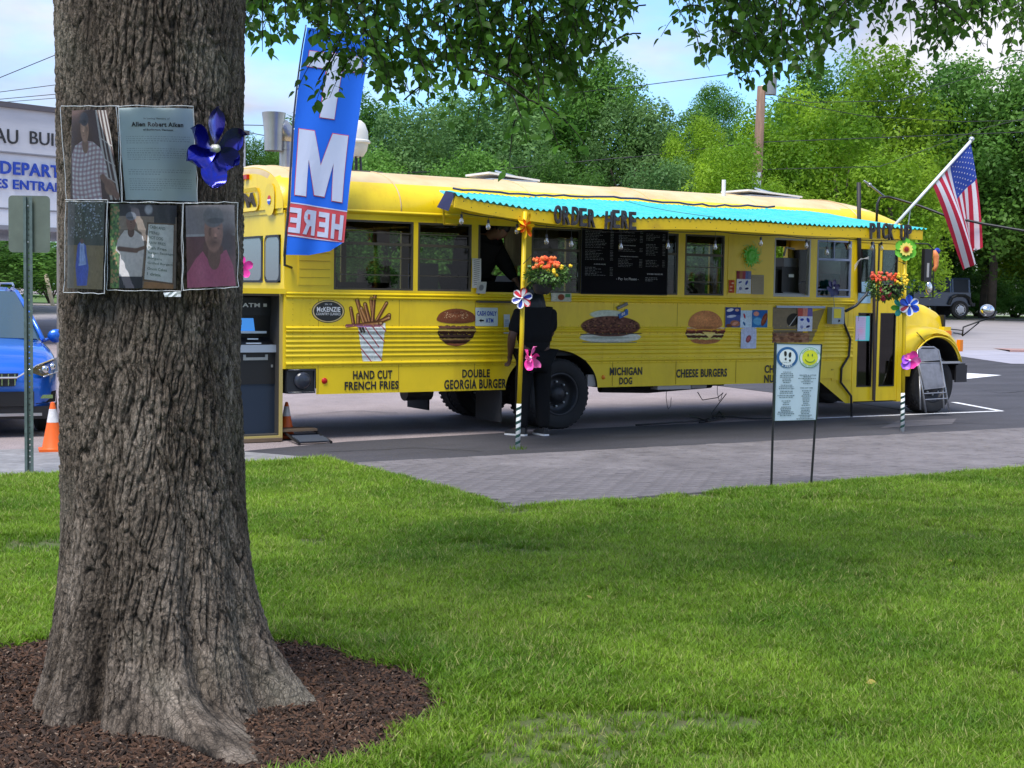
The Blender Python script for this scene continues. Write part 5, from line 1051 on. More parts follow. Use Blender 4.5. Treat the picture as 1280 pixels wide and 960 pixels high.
# two upper recesses: painted-over sign and small round sticker
mb = MB(); o_ = rr_rect(.66, 1.78, 2.52, 2.78, .09); i_ = rr_rect(.70, 1.74, 2.56, 2.74, .06); mb.add([(SR-.064, a, b) for a, b in o_]+[(SR-.056, a, b) for a, b in i_], [(k, (k+1) % n, n+(k+1) % n, n+k) for k in range(n)]); bus.part('sign_frame', mb, yellow, smooth=True)
mb = MB()
for st, a, b in (('M', .72, 1.02),): text_on(mb, st, lambda u, v: (SR-.060, a+(b-a)*(1-u)+.12*v, 2.565+.16*v), .06)
for k in range(3): text_on(mb, 'W', lambda u, v: (SR-.060, 1.10+.19*k+.18*(1-u), 2.57+.15*v), .05)
bus.part('lettering', mb, M('dark_brown_paint', (.05, .03, .01), .6))
mb = MB(); o_ = rr_rect(.20, .48, 2.45, 2.80, .12); mb.add([(SR-.058, a, b) for a, b in o_], [tuple(range(n))]); bus.part('round_panel', mb, yellow); cc = (SR-.064, .34, 2.62)
for k, (m, z0, z1) in enumerate(((M('sticker_red', (.6, .02, .02), .4), .008, .05), (whitep, -.012, .008), (M('sticker_blue', (.02, .08, .5), .4), -.05, -.012))):
    mb = MB(); pts = [(y, z) for y, z in [(.05*math.cos(a), .05*math.sin(a)) for a in np.linspace(0, 2*math.pi, 40)]]; pts = [(y, min(max(z, z0), z1)) for y, z in pts]; mb.add([(cc[0]-.001*k, cc[1]+y, cc[2]+z) for y, z in pts], [tuple(range(len(pts)))]); bus.part('sticker', mb, m)
for y in (.98, 1.12, 1.26):
    mb = MB(); mb.box(SR-.08, SR-.02, y, y+.10, 2.885, 2.935); bus.part('roof_marker_lamp', mb, darkred)
mb = MB(); mb.box(SR-.28, SR-.03, .3, 2.2, .50, .62); bus.part('rear_bumper', mb, black)
# ATM cubicle at the rear door: yellow-edged dark alcove
XA0, XA1 = SR-.98, SR-.03; AY = .06                     # cubicle behind the bus, open towards the lawn
mb = MB(); mb.box(XA0, XA1, AY+.62, AY+.64, .05, 1.60); mb.box(XA1-.02, XA1, AY, AY+.62, .05, 1.60); mb.box(XA0, XA0+.02, AY, AY+.62, .05, 1.60); mb.box(XA0+.02, XA1-.02, AY, AY+.62, .05, .08); mb.box(XA0+.02, XA1-.02, AY, AY+.62, 1.575, 1.60); bus.part('cash_machine_alcove', mb, M('alcove_dark_board', (.05, .045, .038), .7))
mb = MB(); mb.box(XA1-.02, XA1+.012, AY-.03, AY, .03, 1.60); mb.box(XA0, XA1-.02, AY-.03, AY, .03, .065); mb.box(XA0-.01, XA0, AY-.03, AY, .03, 1.6); bus.part('alcove_trim', mb, M('ochre_trim', (.45, .36, .12), .6))
mb = MB(); mb.box(XA0, SR-.0, -.01, .03, 1.60, 1.655); bus.part('alcove_ledge', mb, yellow)
A1 = S(346, 450, -.2)[0]; A0_ = A1-.50; W_A = A1-A0_
atm = Thing('cash_machine', 'black and silver cash machine with a blue screen in the cubicle behind the bus', 'cash machine', ((A0_+A1)/2, .30, .08), BUS)
def apr(pts, x0, x1, nm, mat, mb=None, **k): mb = mb or MB(); mb.prism(pts, lambda y, z, d: (d, y, z), x0, x1); return atm.part(nm, mb, mat, **k)
silver = M('silver_grey_plastic', (.40, .46, .56), .3, .3)
apr([(.18, .08), (.60, .08), (.60, .62), (.18, .62)], A0_+.05, A1-.03, 'base_cabinet', M('slate_blue_cabinet', (.03, .045, .075), .35, .4))
prof_a = [(.15, .62), (.60, .62), (.60, 1.50), (.36, 1.50), (.30, 1.36), (.34, 1.10), (.17, 1.00)]
for x in (A0_, A1-.03): apr(prof_a, x, x+.03, 'side_cheek', silver)
mb = MB(); mb.box(A0_+.03, A1-.03, .145, .3, .965, 1.045); atm.part('silver_band', mb, silver)
mb = MB(); mb.box(A0_+.03, A1-.03, .17, .58, .62, .965); atm.part('lower_door', mb, black)
apr([(.19, 1.045), (.58, 1.045), (.58, 1.5), (.37, 1.5), (.31, 1.36), (.35, 1.12)], A0_+.03, A1-.03, 'fascia_panel', black)
mb = MB(); mb.add([(A0_+.03, .338, 1.19), (A0_+.30, .338, 1.19), (A0_+.27, .310, 1.33), (A0_+.03, .310, 1.33)], [(0, 1, 2, 3)]); atm.part('screen', mb, M('lit_blue_screen', (.05, .25, .6), .2, emis=(.02, .09, .25)))
mb = MB(); mb.box(A0_+.04, A0_+.42, .30, .34, 1.165, 1.19); mb.box(A0_+.15, A0_+.32, .20, .22, 1.055, 1.067); mb.box(A0_+.18, A0_+.30, .24, .26, 1.10, 1.112); atm.part('keypad_ledge', mb, M('pale_blue_light_strip', (.7, .78, .85), .3))
mb = MB(); mb.box(A0_-.0, A1, .30, .58, 1.36, 1.56); atm.part('topper', mb, black)
mb = MB(); text_on(mb, 'ATM', lambda u, v: (A0_+.14+.20*u, .296, 1.45+.045*v), .03); mb.box(A0_+.38, A0_+.42, .296, .299, 1.455, 1.49); atm.part('lettering', mb, whitep)
mb = MB(); mb.box(A0_+.10, A0_+.38, .16, .17, .88, .91); mb.box(A0_+.10, A0_+.13, .16, .17, .91, .94); mb.box(A0_+.35, A0_+.38, .16, .17, .91, .94); mb.box(A0_+.42, A0_+.44, .16, .17, .80, .83); atm.part('lock_plate', mb, galv)

# ================================================================== PAINTED PICTURES AND WORDS ON THE BUS SIDE
def sidefn(x0, y0, x1, y1, off=.003):     # picture box from two pixels, laid on the ribs
    s0, z1 = S(x0, y0); s1, z0 = S(x1, y1)
    return lambda u, v: (s0+(s1-s0)*u, -prof(z0+(z1-z0)*v)-off, z0+(z1-z0)*v)
def decal(name, P, x0, y0, x1, y1, idx, label=None, off=.003):
    fn = sidefn(x0, y0, x1, y1, off); return bus.part(name, uv_grid(name, fn, 4, 60, P.mat('paint_'+name+str(idx), .45, True), bus.org), None, label=label)
def food(w, h): return Paint(w, h, (.9, .75, .05), 0.0)
# fries in a striped cup
P = food(260, 380); P.poly([(.28, .43), (.88, .42), (.80, .99), (.40, .99)], (.80, .83, .82)); rs = random.Random(3)
for (a, b, c, d) in ((.40, .45, .74, .78), (.30, .55, .82, .98), (.36, .80, .58, .99), (.55, .44, .86, .70), (.75, .43, .88, .54)): P.line(a, b, c, d, .009, (.55, .10, .15))
for x in (.30, .36): P.line(x, .45, x+.06, .55, .02, (.15, .12, .10))
for (x0, y0, x1, y1, w) in ((.36, .44, .05, .47, .02), (.2, .42, .14, .20, .026), (.3, .42, .30, .30, .03), (.42, .42, .27, .08, .032), (.5, .42, .36, .2, .03), (.55, .42, .44, .14, .03), (.62, .40, .56, .05, .026), (.60, .42, .64, .01, .026), (.68, .40, .90, .12, .026), (.72, .44, .96, .30, .03), (.6, .45, .95, .34, .035), (.45, .44, .78, .42, .035), (.3, .46, .7, .43, .03)):
    c = rs.choice([(.40, .20, .10), (.48, .27, .12), (.34, .16, .09)]); w *= 1.25; P.line(x0, y0, x1, y1, w, tuple(k*.5 for k in c)); P.line(x0-.005, y0, x1-.005, y1, w*.72, c); P.line(x0-.012, y0, x1-.012, y1, w*.3, (.70, .45, .24)); P.ell(x1, y1, w*.7, w*.5, (.72, .52, .32), .5)
P.line(.06, .455, .75, .46, .022, (.42, .20, .24)); P.line(.28, .47, .55, .475, .010, (.45, .3, .5)); P.tone(.16, 40, 2); decal('fries_picture', P, 430, 368, 488, 452, 0)
def burger(w, h, layers, bun, top=(.5, .30, .46, .30), seeds=0, seed=1, bot_=None, mask=None):
    P = food(w, h); r = random.Random(seed); cx, cy, rx, ry = top
    if bot_: P.ell(cx, bot_[0], rx*.9, bot_[1], tuple(k*.85 for k in bun), .08)
    for (y, hh, col, wv) in layers:
        pts = []
        for i in range(21): x = .02+.96*i/20; pts.append((x, y-hh/2+wv*r.uniform(-1, 1)))
        for i in range(20, -1, -1): x = .02+.96*i/20; pts.append((x, y+hh/2+wv*r.uniform(-1, 1)))
        P.poly(pts, col); P.line(.1, y-hh*.2, .9, y-hh*.2, hh*.08, tuple(min(1, k*1.5) for k in col), .5)
    P.poly([(cx+rx*math.cos(t), cy+ry*math.sin(t)*(1 if math.sin(t) < 0 else .35)) for t in np.linspace(0, 2*math.pi, 40)], bun); P.ell(cx-.08, cy-ry*.45, rx*.6, ry*.4, tuple(min(1, k*1.45) for k in bun), .95, al=.6); P.ell(cx, cy+ry*.2, rx*.95, ry*.16, tuple(k*.65 for k in bun), .8, al=.6)
    for _ in range(seeds): P.ell(cx+r.uniform(-.6, .6)*rx, cy-r.uniform(.1, .75)*ry, .012, .012, (.85, .70, .50), .5)
    P.tone(.22, 34, seed); P.tone(.14, 70, seed+9)
    if mask: m0 = Paint(w, h, (0, 0, 0), 0.0); ins = m0.poly(mask, (1, 1, 1)); P.p[..., 3] *= ins
    return P
MK1 = [(.0, .3), (.1, .09), (.3, .0), (.7, .01), (.92, .1), (1, .3), (.95, .48), (.98, .6), (.90, .78), (.74, .93), (.5, 1), (.27, .95), (.10, .80), (.03, .62), (.06, .5)]; MK2 = [(.06, .45), (.1, .2), (.3, .03), (.5, 0), (.7, .03), (.9, .2), (.94, .45), (1, .56), (.95, .72), (.90, .86), (.72, .98), (.5, 1), (.27, .97), (.09, .83), (.0, .66)]
P = burger(240, 230, [(.50, .08, (.25, .14, .11), .02), (.58, .10, (.62, .5, .2), .02), (.64, .09, (.20, .10, .07), .01), (.74, .10, (.14, .08, .06), .015), (.82, .07, (.45, .34, .16), .02), (.87, .09, (.16, .09, .06), .01)], (.42, .20, .11), (.5, .30, .49, .29), 60, 3, (.88, .12), MK1); P.ell(.5, .12, .22, .06, (.30, .12, .07), .5, al=.7); decal('double_burger_picture', P, 545, 385, 595, 433, 1)
P = food(330, 210); P.ell(.5, .78, .49, .17, (.80, .80, .74), .08); P.ell(.45, .15, .30, .14, (.74, .78, .70), .2); P.ell(.5, .48, .47, .30, (.30, .16, .12), .08, noise=None); rs = random.Random(2)
for _ in range(260): aa = rs.uniform(0, 6.283); qq = rs.random()**.5*.94; x = .5+.46*qq*math.cos(aa); y = .47+.27*qq*math.sin(aa); P.ell(x, y, .022, .026, rs.choice([(.42, .25, .19), (.22, .11, .08), (.34, .18, .13), (.15, .08, .06)]), .5)
P.ell(.45, .80, .45, .06, (.62, .66, .60), .5); P.line(.05, .70, .97, .68, .016, (.12, .12, .10)); P.line(.08, .92, .9, .93, .012, (.35, .42, .38)); P.tone(.15, 30, 4); decal('chili_dog_picture', P, 722, 386, 803, 431, 2)
P = burger(240, 220, [(.52, .05, (.88, .72, .50), .01), (.57, .05, (.72, .30, .18), .02), (.64, .09, (.30, .12, .10), .015), (.70, .04, (.90, .80, .45), .02), (.76, .09, (.22, .12, .09), .015), (.82, .04, (.75, .72, .3), .02)], (.74, .42, .22), (.5, .42, .42, .40), 0, 5, (.86, .12), MK2); P.poly([(.42, .62), (.75, .64), (.62, .82)], (.92, .80, .40)); decal('cheese_burger_picture', P, 856, 387, 906, 431, 3)
# brown plaque with half-hidden nugget picture
P = food(280, 200); P.rect(0, 0, .68, 1, (.42, .36, .26)); P.poly([(.45, .0), (.62, 1), (1, 1), (1, .02)], (.90, .72, .08)); P.poly([(.66, .15), (1, .02), (.75, .98), (.66, .98)], (.50, .42, .22)); P.ell(.38, .35, .12, .2, (.08, .07, .05), .1, rot=.5); P.line(.32, .52, .46, .22, .012, (.7, .7, .68)); rs = random.Random(6)
P.rect(0, .72, .7, 1, (.45, .30, .20))
for _ in range(90): P.ell(rs.uniform(.02, .66), rs.uniform(.76, .98), .05, .06, rs.choice([(.50, .30, .18), (.60, .40, .26), (.32, .17, .10)]), .5)
P.tone(.1, 20, 9); decal('nugget_picture', P, 966, 384, 1030, 428, 4)
inkb = M('black_vinyl_lettering', (.015, .015, .015), .45)
def words(lines):
    mb = MB()
    for st, x0, y0, x1, y1 in lines:
        s0 = S(x0, (y0+y1)/2)[0]; s1 = S(x1, (y0+y1)/2)[0]; z1 = S((x0+x1)/2, y0)[1]; z0 = S((x0+x1)/2, y1)[1]
        n_ = len(st); text_on(mb, st, lambda u, v: (s0+(s1-s0)*u, -prof(z0+(z1-z0)*v)-.0065, z0+(z1-z0)*v), .034)
    bus.part('lettering', mb, inkb)
words([('HAND CUT', 441, 463, 490, 474), ('FRENCH FRIES', 430.5, 476.5, 498, 487)]); words([('DOUBLE', 577.5, 461.5, 612, 472), ('GEORGIA BURGER', 555, 474, 632.5, 486)])
words([('MICHIGAN', 762, 459, 802.5, 469), ('DOG', 774, 471.5, 790, 480.5)]); words([('CHEESE BURGERS', 845, 461, 908.5, 471.5)]); words([('CHICKEN', 955.5, 456, 992, 466), ('NUGGETS', 955, 468, 994, 478)])
# oval badge
s0, z1 = S(389.5, 374.5); s1, z0 = S(430.5, 403.5); ce = ((s0+s1)/2, (z0+z1)/2); ha, hb = (s1-s0)/2, (z1-z0)/2
def oval(k, d, mat, nm):
    mb = MB(); pts = [(ce[0]+ha*k*math.cos(t), ce[1]+hb*(k if k > .95 else k-.01)*math.sin(t)) for t in np.linspace(0, 2*math.pi, 48, endpoint=False)]; mb.prism(pts, lambda a, b, y: (a, y, b), -d-.001, -d); return bus.part(nm, mb, mat)
oval(1, .004, M('badge_black', (.02, .02, .02), .4), 'oval_badge'); oval(.95, .006, M('badge_tan', (.72, .55, .25), .5), 'oval_rim'); oval(.87, .008, M('badge_black', (0, 0, 0)), 'oval_badge')
mb = MB()
for st, a, b, c, d, bo in (('McKENZIE', -.70, .72, -.05, .38, .03), ('COUNTRY CLASSICS', -.74, .74, -.34, -.12, .01), ('SINCE 1907' if False else 'SIN  CE', -.22, .22, .55, .68, .0)): text_on(mb, st, lambda u, v: (ce[0]+ha*(a+(b-a)*u), -.0105, ce[1]+hb*(c+(d-c)*v)), bo)
bus.part('lettering', mb, M('badge_white_letters', (.8, .8, .8), .5))
# faint sun painting round the green ornament
# ---- sheets and small signs fixed on the bus: things of their own
def sheet(name, label, cat, P, x0, y0, x1, y1, off=.012, skew=0.0, thick=.004, group=None, extra=None, yplane=None):
    s0, z1 = S(x0, y0, off); s1, z0 = S(x1, y1, off); c = ((s0+s1)/2, -off, z0); t = Thing(name, label, cat, c, BUS, group)
    f = lambda u, v: (s0+(s1-s0)*u+skew*(v-.5)*(z1-z0), -off-.004*math.sin(5*u+2)*math.sin(4*v), z0+(z1-z0)*v+skew*-(u-.5)*(s1-s0)*.0)
    t.part('print', uv_grid('print', f, 6, 6, P.mat(name+label[:14], .8), c), None)
    mb = MB(); mb.grid(lambda u, v: np.array(f(u, v))+np.array([0, .003, 0]), 6, 6); t.part('backing', mb, whitep)
    if extra: extra(t, f)
    return t
def wtext(lines, mat, bold=.02, off=-.003):
    def ex(t, f):
        mb = MB()
        for st, u0, v0, u1, v1 in lines: text_on(mb, st, lambda a, b: np.array(f(u0+(u1-u0)*a, v0+(v1-v0)*b))+np.array([0, off, 0]), bold)
        t.part('lettering', mb, mat)
    return ex
def arrow(t, f):
    wtext([('CASH ONLY', .06, .56, .94, .82), ('ATM', .46, .18, .80, .42)], M('blue_letters', (0, 0, 0)), .03)(t, f); mb = MB(); g_ = lambda u, v: np.array(f(u, v))+np.array([0, -.003, 0])
    mb.add([g_(*q) for q in ((.16, .30), (.26, .40), (.26, .34), (.38, .34), (.38, .26), (.26, .26), (.26, .20))], [(0, 1, 2, 3, 4, 5, 6)]); t.part('arrow', mb, inkb)
P = Paint(120, 100, (.80, .86, .84)); P.tone(.05, 8, 2); sheet('cash_only_sign', 'white CASH ONLY ATM sign with a left arrow, below the serving hatch', 'sign', P, 594.5, 384.5, 622, 407.5, extra=arrow)
P = Paint(60, 100, (.80, .84, .86)); P.rect(.1, .25, .9, .8, (.66, .72, .78)); [P.squig(.15, .85, .3+.09*i, .03, .03, (.3, .35, .4), i) for i in range(6)]; sheet('paper_notice', 'small narrow white notice on the bus side, left of the customer', 'notice', P, 630, 393, 637, 417)
def foodsheet(w, h, top, cells, seed, bg=(.82, .84, .90)):
    P = Paint(w, h, bg); r = random.Random(seed)
    for i, c in enumerate(top): P.rect(i/len(top), 0, (i+1)/len(top), .36, c)
    for (x, y, a, b, c) in cells: P.ell(x, y, a, b, c, .2, rot=r.uniform(-.5, .5))
    P.tone(.15, 14, seed); return P
ib = (.12, .18, .55); br = (.45, .22, .14)
POST = 'food posters taped to the yellow bus'
P = foodsheet(120, 190, [(.45, .15, .2), (.6, .35, .25), (.55, .2, .25), (.3, .35, .6), (.4, .42, .6)], [(.25, .5, .14, .04, ib), (.7, .52, .08, .12, ib), (.28, .78, .12, .08, (.4, .42, .6)), (.72, .78, .14, .05, (.05, .06, .25))], 1); sheet('food_poster', 'ice-pop poster taped on the yellow blank panel between the windows', 'poster', P, 921, 338.5, 938.5, 367, group=POST, off=.016)
P = Paint(90, 140, (.55, .50, .42)); [P.squig(.12, .9, .12+.075*i, .025, .03, (.33, .28, .22), i, .8) for i in range(11)]; sheet('paper_notice', 'faded tan typed notice on the yellow panel, right of the ice-pop poster', 'notice', P, 940, 343.5, 954.5, 368, off=.016)
P = Paint(60, 120, (.72, .25, .12)); [P.ell(.5+.2*math.sin(i*2), .1+.14*i, .3, .07, ((.85, .7, .6) if i % 2 else (.6, .12, .1)), .4) for i in range(7)]; sheet('sticker_strip', 'small red and pink character-free sticker strip beside the ice-pop poster'.replace('character-free ', ''), 'sticker', P, 911, 350, 918, 366, off=.016)
P = foodsheet(130, 190, [(.10, .16, .42)], [(.3, .13, .25, .08, (.86, .86, .9)), (.75, .13, .15, .07, (.8, .6, .5)), (.4, .42, .35, .07, (.75, .78, .88)), (.65, .75, .35, .16, (.62, .34, .22)), (.25, .86, .22, .10, (.35, .18, .12)), (.65, .75, .2, .08, (.8, .5, .4))], 3, (.20, .26, .52)); sheet('food_poster', 'navy burger poster, leftmost of the posters below the blank panel', 'poster', P, 907, 384, 925.5, 411, group=POST)
P = foodsheet(110, 190, [(.70, .82, .92)], [(.35, .3, .08, .16, (.62, .1, .14)), (.35, .72, .09, .13, (.08, .3, .55))], 4, (.76, .86, .94)); sheet('food_poster', 'pale blue poster with a red and a blue ice pop', 'poster', P, 925.5, 388, 940, 411, group=POST)
P = foodsheet(150, 190, [(.10, .30, .60)], [(.28, .2, .2, .14, (.85, .5, .42)), (.4, .6, .35, .22, (.3, .6, .8)), (.8, .5, .17, .4, (.42, .16, .08)), (.8, .5, .08, .25, (.55, .25, .15))], 5, (.12, .38, .66)); sheet('food_poster', 'blue sundae poster, rightmost of the posters below the blank panel', 'poster', P, 940, 387.5, 959, 411, group=POST)
P = foodsheet(110, 170, [(.72, .76, .88)], [(.5, .55, .18, .2, (.45, .18, .2)), (.5, .55, .10, .14, (.7, .3, .3))], 6, (.74, .78, .90)); sheet('food_poster', 'small white poster with red bars hanging lowest on the bus', 'poster', P, 926.5, 409, 945, 435.5, off=.020, group=POST)
P = foodsheet(110, 190, [(.7, .25, .2), (.8, .45, .35), (.35, .3, .55)], [(.3, .5, .14, .06, ib), (.72, .52, .10, .12, ib), (.3, .82, .12, .08, (.5, .52, .7)), (.72, .8, .16, .05, (.06, .06, .25))], 7); sheet('food_poster', 'ice-pop poster over the brown plaque, left of the grey electric box', 'poster', P, 997.5, 385, 1015, 414, off=.024, group=POST)
for i, (x0, y0, x1, y1, lb) in enumerate(((684+5, 366, 690+13, 376, 'small strip of snack packets on the window ledge right of the customer'),)):
    P = Paint(160, 60, (.70, .70, .62)); P.rect(.05, .1, .25, .9, (.8, .78, .7)); P.ell(.5, .5, .18, .4, (.45, .2, .12), .2); P.rect(.7, .1, .95, .5, (.2, .45, .25)); P.tone(.2, 12, 4); sheet('snack_card', lb, 'notice', P, 689, 366, 714, 377, off=.03)
# chalk menu board
P = Paint(620, 460, (.012, .012, .022)); r = random.Random(12)
def chalk(x0, x1, y, n, price=True, h=.008, dy=.0235):
    for i in range(n):
        if r.random() < .08: continue
        P.squig(x0, x0+(x1-x0)*r.uniform(.35, .75), y+i*dy, h, .008, (.70, .70, .74), r.randint(0, 9999), .75)
        if price: P.squig(x1-.035, x1, y+i*dy, h, .004, (.70, .70, .74), r.randint(0, 9999), .75)
chalk(.04, .36, .04, 12); chalk(.04, .36, .34, 8); chalk(.04, .36, .60, 6); P.squig(.14, .28, .55, .016, .004, (.7, .7, .74), 3, .9); chalk(.42, .70, .03, 8); P.squig(.44, .62, .25, .014, .004, (.7, .7, .74), 5, .9); chalk(.42, .70, .29, 3); chalk(.42, .70, .46, 6); P.squig(.44, .65, .42, .014, .004, (.7, .7, .74), 6, .9); chalk(.74, .97, .06, 5); chalk(.74, .97, .22, 8); chalk(.74, .97, .47, 5); P.squig(.76, .95, .68, .022, .004, (.75, .75, .8), 7, .9); chalk(.74, .97, .74, 3, False, .011)
P.ell(.5, .86, .5, .12, (.03, .03, .05), .9, al=.5); P.tone(.10, 16, 7)
def mb_ex(t, f):
    wtext([('- Pay 1st Please -', .40, .205, .66, .255)], M('chalk_white', (.65, .65, .7), .8), 0)(t, f)
    mb = MB(); k = 24; 
    for (u0, v0, u1, v1) in ((0, 0, 1, 0), (1, 0, 1, 1), (1, 1, 0, 1), (0, 1, 0, 0)): mb.tube([np.array(f(u0, v0))+np.array([0, -.002, 0]), np.array(f(u1, v1))+np.array([0, -.002, 0])], .007, 4)
    t.part('frame', mb, M('dark_board_edge', (.03, .03, .035), .5))
sheet('menu_board', 'large black chalk menu board hung over the bus window behind the ORDER HERE letters', 'menu board', P, 727.5, 284, 833.5, 368.5, off=.020, extra=mb_ex)
# handwritten note sheets left of the hatch
P = Paint(80, 260, (.80, .78, .76)); [P.line(.2, .06+.07*i, .8, .02+.07*i, .012, (.35, .33, .33)) for i in range(13)]; sheet('paper_notice', 'crumpled handwritten paper at the left edge of the serving hatch', 'notice', P, 590.5, 323, 601, 360, off=.03); P = Paint(80, 90, (.70, .69, .66)); P.ell(.5, .5, .3, .3, (.4, .4, .4), .3); sheet('paper_notice', 'curled pale paper hanging at the lower left corner of the serving hatch', 'notice', P, 596, 352, 607.5, 367, off=.045, skew=.12)
# small grey plate and blue clip tag above the chili dog
s, z = S(778, 382.5, .02); t = Thing('name_plate', 'small tilted grey plate above the chili dog picture', 'plate', (s, -.02, z), BUS); mb = MB(); a = R(-22) if False else R(22); mb.obox((s, -.02, z), (.085*math.cos(a), 0, .085*math.sin(a)), (0, .004, 0), (-.020*math.sin(a), 0, .020*math.cos(a))); t.part('plate', mb, M('dull_grey_plate', (.14, .13, .13), .5)); mb = MB()
for k in range(3): text_on(mb, 'o-o', lambda u, v: (s+(-.07+.05*k+.04*u)*math.cos(a), -.026, z+(-.07+.05*k+.04*u)*math.sin(a)-.008+.016*v), 0)
mb.tube([(s-.03, -.018, z+.02), (s+.0, -.018, z+.07), (s+.05, -.018, z+.035)], .002, 4); t.part('wire_hanger', mb, galv)
s, z = S(779, 392, .02); t = Thing('clip_tag', 'small blue tag clipped just above the chili dog picture', 'tag', (s, -.02, z), BUS); mb = MB(); mb.obox((s, -.02, z-.01), (.07*math.cos(a), 0, .07*math.sin(a)), (0, .006, 0), (-.028*math.sin(a), 0, .028*math.cos(a))); mb.ball((s+.05, -.02, z+.03), .028, 10, 6, (1, .4, 1)); t.part('tag_body', mb, M('tag_blue', (.02, .12, .42), .4)); mb = MB(); text_on(mb, 'OK' if False else 'oo', lambda u, v: (s-.03+.05*u, -.028, z-.028+.03*v+.02*u), .03); t.part('tag_print', mb, whitep)
# grey shelf strip and electric box
s0, z1 = S(970, 382, .02); s1, z0 = S(1039, 385, .02); mb = MB(); mb.box(s0, s1-.12, -.035, -.02 , z0-.005, z1); bus.part('grey_rail', mb, M('blue_grey_steel', (.30, .36, .46), .4, .4))
s0, z1 = S(1039.5, 384, .1); s1, z0 = S(1054, 405, .1); t = Thing('electric_box', 'small grey electric box with a yellow sticker on the bus side, left of the door', 'electric box', (s0, -.02, z0), BUS); mb = MB(); mb.box(s0, s1, -.115, -.022, z0, z1); t.part('box', mb, M('grey_box_enamel', (.34, .40, .42), .45)); mb = MB(); mb.box(s0+.03, s1-.06, -.1185, -.115, z0+.08, z1-.02); t.part('sticker', mb, M('yellow_sticker', (.8, .65, .02), .5)); mb = MB(); mb.box(s0+.12, s0+.14, -.125, -.115, z0+.03, z0+.06); t.part('latch', mb, black)
# pink and cyan sheet in the door glass, pale sign behind the upper pane
def dsheet(lb, x0, y0, x1, y1, cols, off=.004):
    P = Paint(100, 200, cols[0]); P.rect(.0, .02, .72, .96, cols[1]); P.ell(.4, .6, .3, .2, cols[2], .8, al=.6); [P.squig(.1, .65, .1+.09*i, .02, .03, cols[3], i, .5) for i in range(9)]; sheet('door_poster', lb, 'poster', P, x0, y0, x1, y1, off=off)
dsheet('pink and cyan notice in the lower glass of the bus door', 1070, 395, 1086.5, 426, ((.35, .85, .85), (.80, .72, .88), (.95, .6, .75), (.55, .45, .65)))
dsheet('pale blue notice in the upper left glass of the bus door', 1073, 352, 1088, 379, ((.55, .75, .88), (.62, .80, .92), (.4, .55, .7), (.2, .3, .45)))

# ================================================================== AWNING ON THE BUS
OFF = 1.75
AWN = Thing('awning', 'corrugated turquoise awning with a yellow fascia along the side of the bus', 'awning', (1.0, -.9, 2.3), BUS)
SA0, SA1 = -2.48, 4.20
def zf(s): return 2.50+.115*math.exp(-(s+2.5)/.55)+.007*math.sin(s*1.9)-.03*math.exp(-((s+.6)/.8)**2)   # top of the fascia, sagging
def zbk(s): return 2.765+.012*math.sin(s*2.3)
turq = M('turquoise_corrugated_sheet', (.03, .44, .50), .35, noise=.2, nscale=3.0, col2=(.07, .55, .54), stretch=(1.2, 3, 1))
# several lapped sheets; the ridges run from the roof to the fascia
ns = 6; sw = (SA1+.03-SA0)/ns
for k in range(ns):
    a = SA0+k*sw-.03; b = SA0+(k+1)*sw+.03; mb = MB(); m_ = 84
    def fn(u, w):
        s = a+(b-a)*u; yb = -OFF-.012+w*(OFF+.012-.02); t_ = w; z = zf(s)*(1-t_)+zbk(s)*t_+.016+.013*math.sin(2*math.pi*s/.076)-.018*t_*(1-t_)*4+.006*(k % 2)+.004*math.sin(s*9+w*5)
        return (s+(1-w)*-.0+w*.9*(1 if k == 0 else 1)*max(0, (-1.55-s))*.9, yb, z)
    mb.grid(fn, m_, 8); AWN.part('roof_sheet', mb, turq, smooth=True)
fas = M('awning_yellow_board', (.78, .52, .004), .55, noise=.2, nscale=4, col2=(.55, .34, .01), thr=(.25, .42))
mb = MB(); sx = np.linspace(SA0, SA1, 40); vs = []; fs = []
for s in sx:
    hgt_ = .115
    for (y, z) in ((-OFF, zf(s)), (-OFF, zf(s)-hgt_), (-OFF+.03, zf(s)-hgt_), (-OFF+.03, zf(s))): vs.append((s, y, z))
for i in range(len(sx)-1):
    for j in range(4): fs.append((4*i+j, 4*i+(j+1) % 4, 4*i+4+(j+1) % 4, 4*i+4+j))
fs += [(0, 1, 2, 3), tuple(4*(len(sx)-1)+j for j in (3, 2, 1, 0))]; mb.add(vs, fs); AWN.part('fascia_board', mb, fas)
mb = MB()
for s in np.arange(SA0+.1, SA1, .29): mb.lathe([(.007, 0), (0, .003)], (s, -OFF, zf(s)-.03), 6, (0, -1, 0)); mb.lathe([(.006, 0), (0, .003)], (s+.09, -OFF, zf(s)-.09), 6, (0, -1, 0))
AWN.part('screws', mb, black, kind='stuff')
for s in np.linspace(SA0+.02, SA1-.04, 8):
    mb = MB(); sb = s+max(0, (-1.55-s))*.9; p0 = np.array([s, -OFF+.03, zf(s)-.055]); p1 = np.array([sb, -.0, zbk(s)-.055]); mb.obox((p0+p1)/2, (.02, 0, 0), (p1-p0)/2, (0, 0, .04)); AWN.part('rafter', mb, fas)
mb = MB(); mb.tube([(SA0+.03, -OFF+.3, zf(SA0)-.1), (SA0+.15, -OFF+.5, zf(SA0)-.26), (-1.5, -.02, 2.42)], .012, 6); AWN.part('brace', mb, fas)
mb = MB(); mb.box(-1.4, 4.3, -.06, -.02, 2.60, 2.66); AWN.part('ledger_board', mb, fas)
mb = MB(); r = random.Random(6); pts = [(s, -.02+r.uniform(-.03, .02), zbk(s)+.055+r.uniform(-.01, .012)) for s in np.linspace(-1.55, 3.3, 40)]; mb.tube(pts, .014, 6); AWN.part('rolled_tarpaulin', mb, M('navy_tarpaulin', (.03, .035, .10), .6), smooth=True)
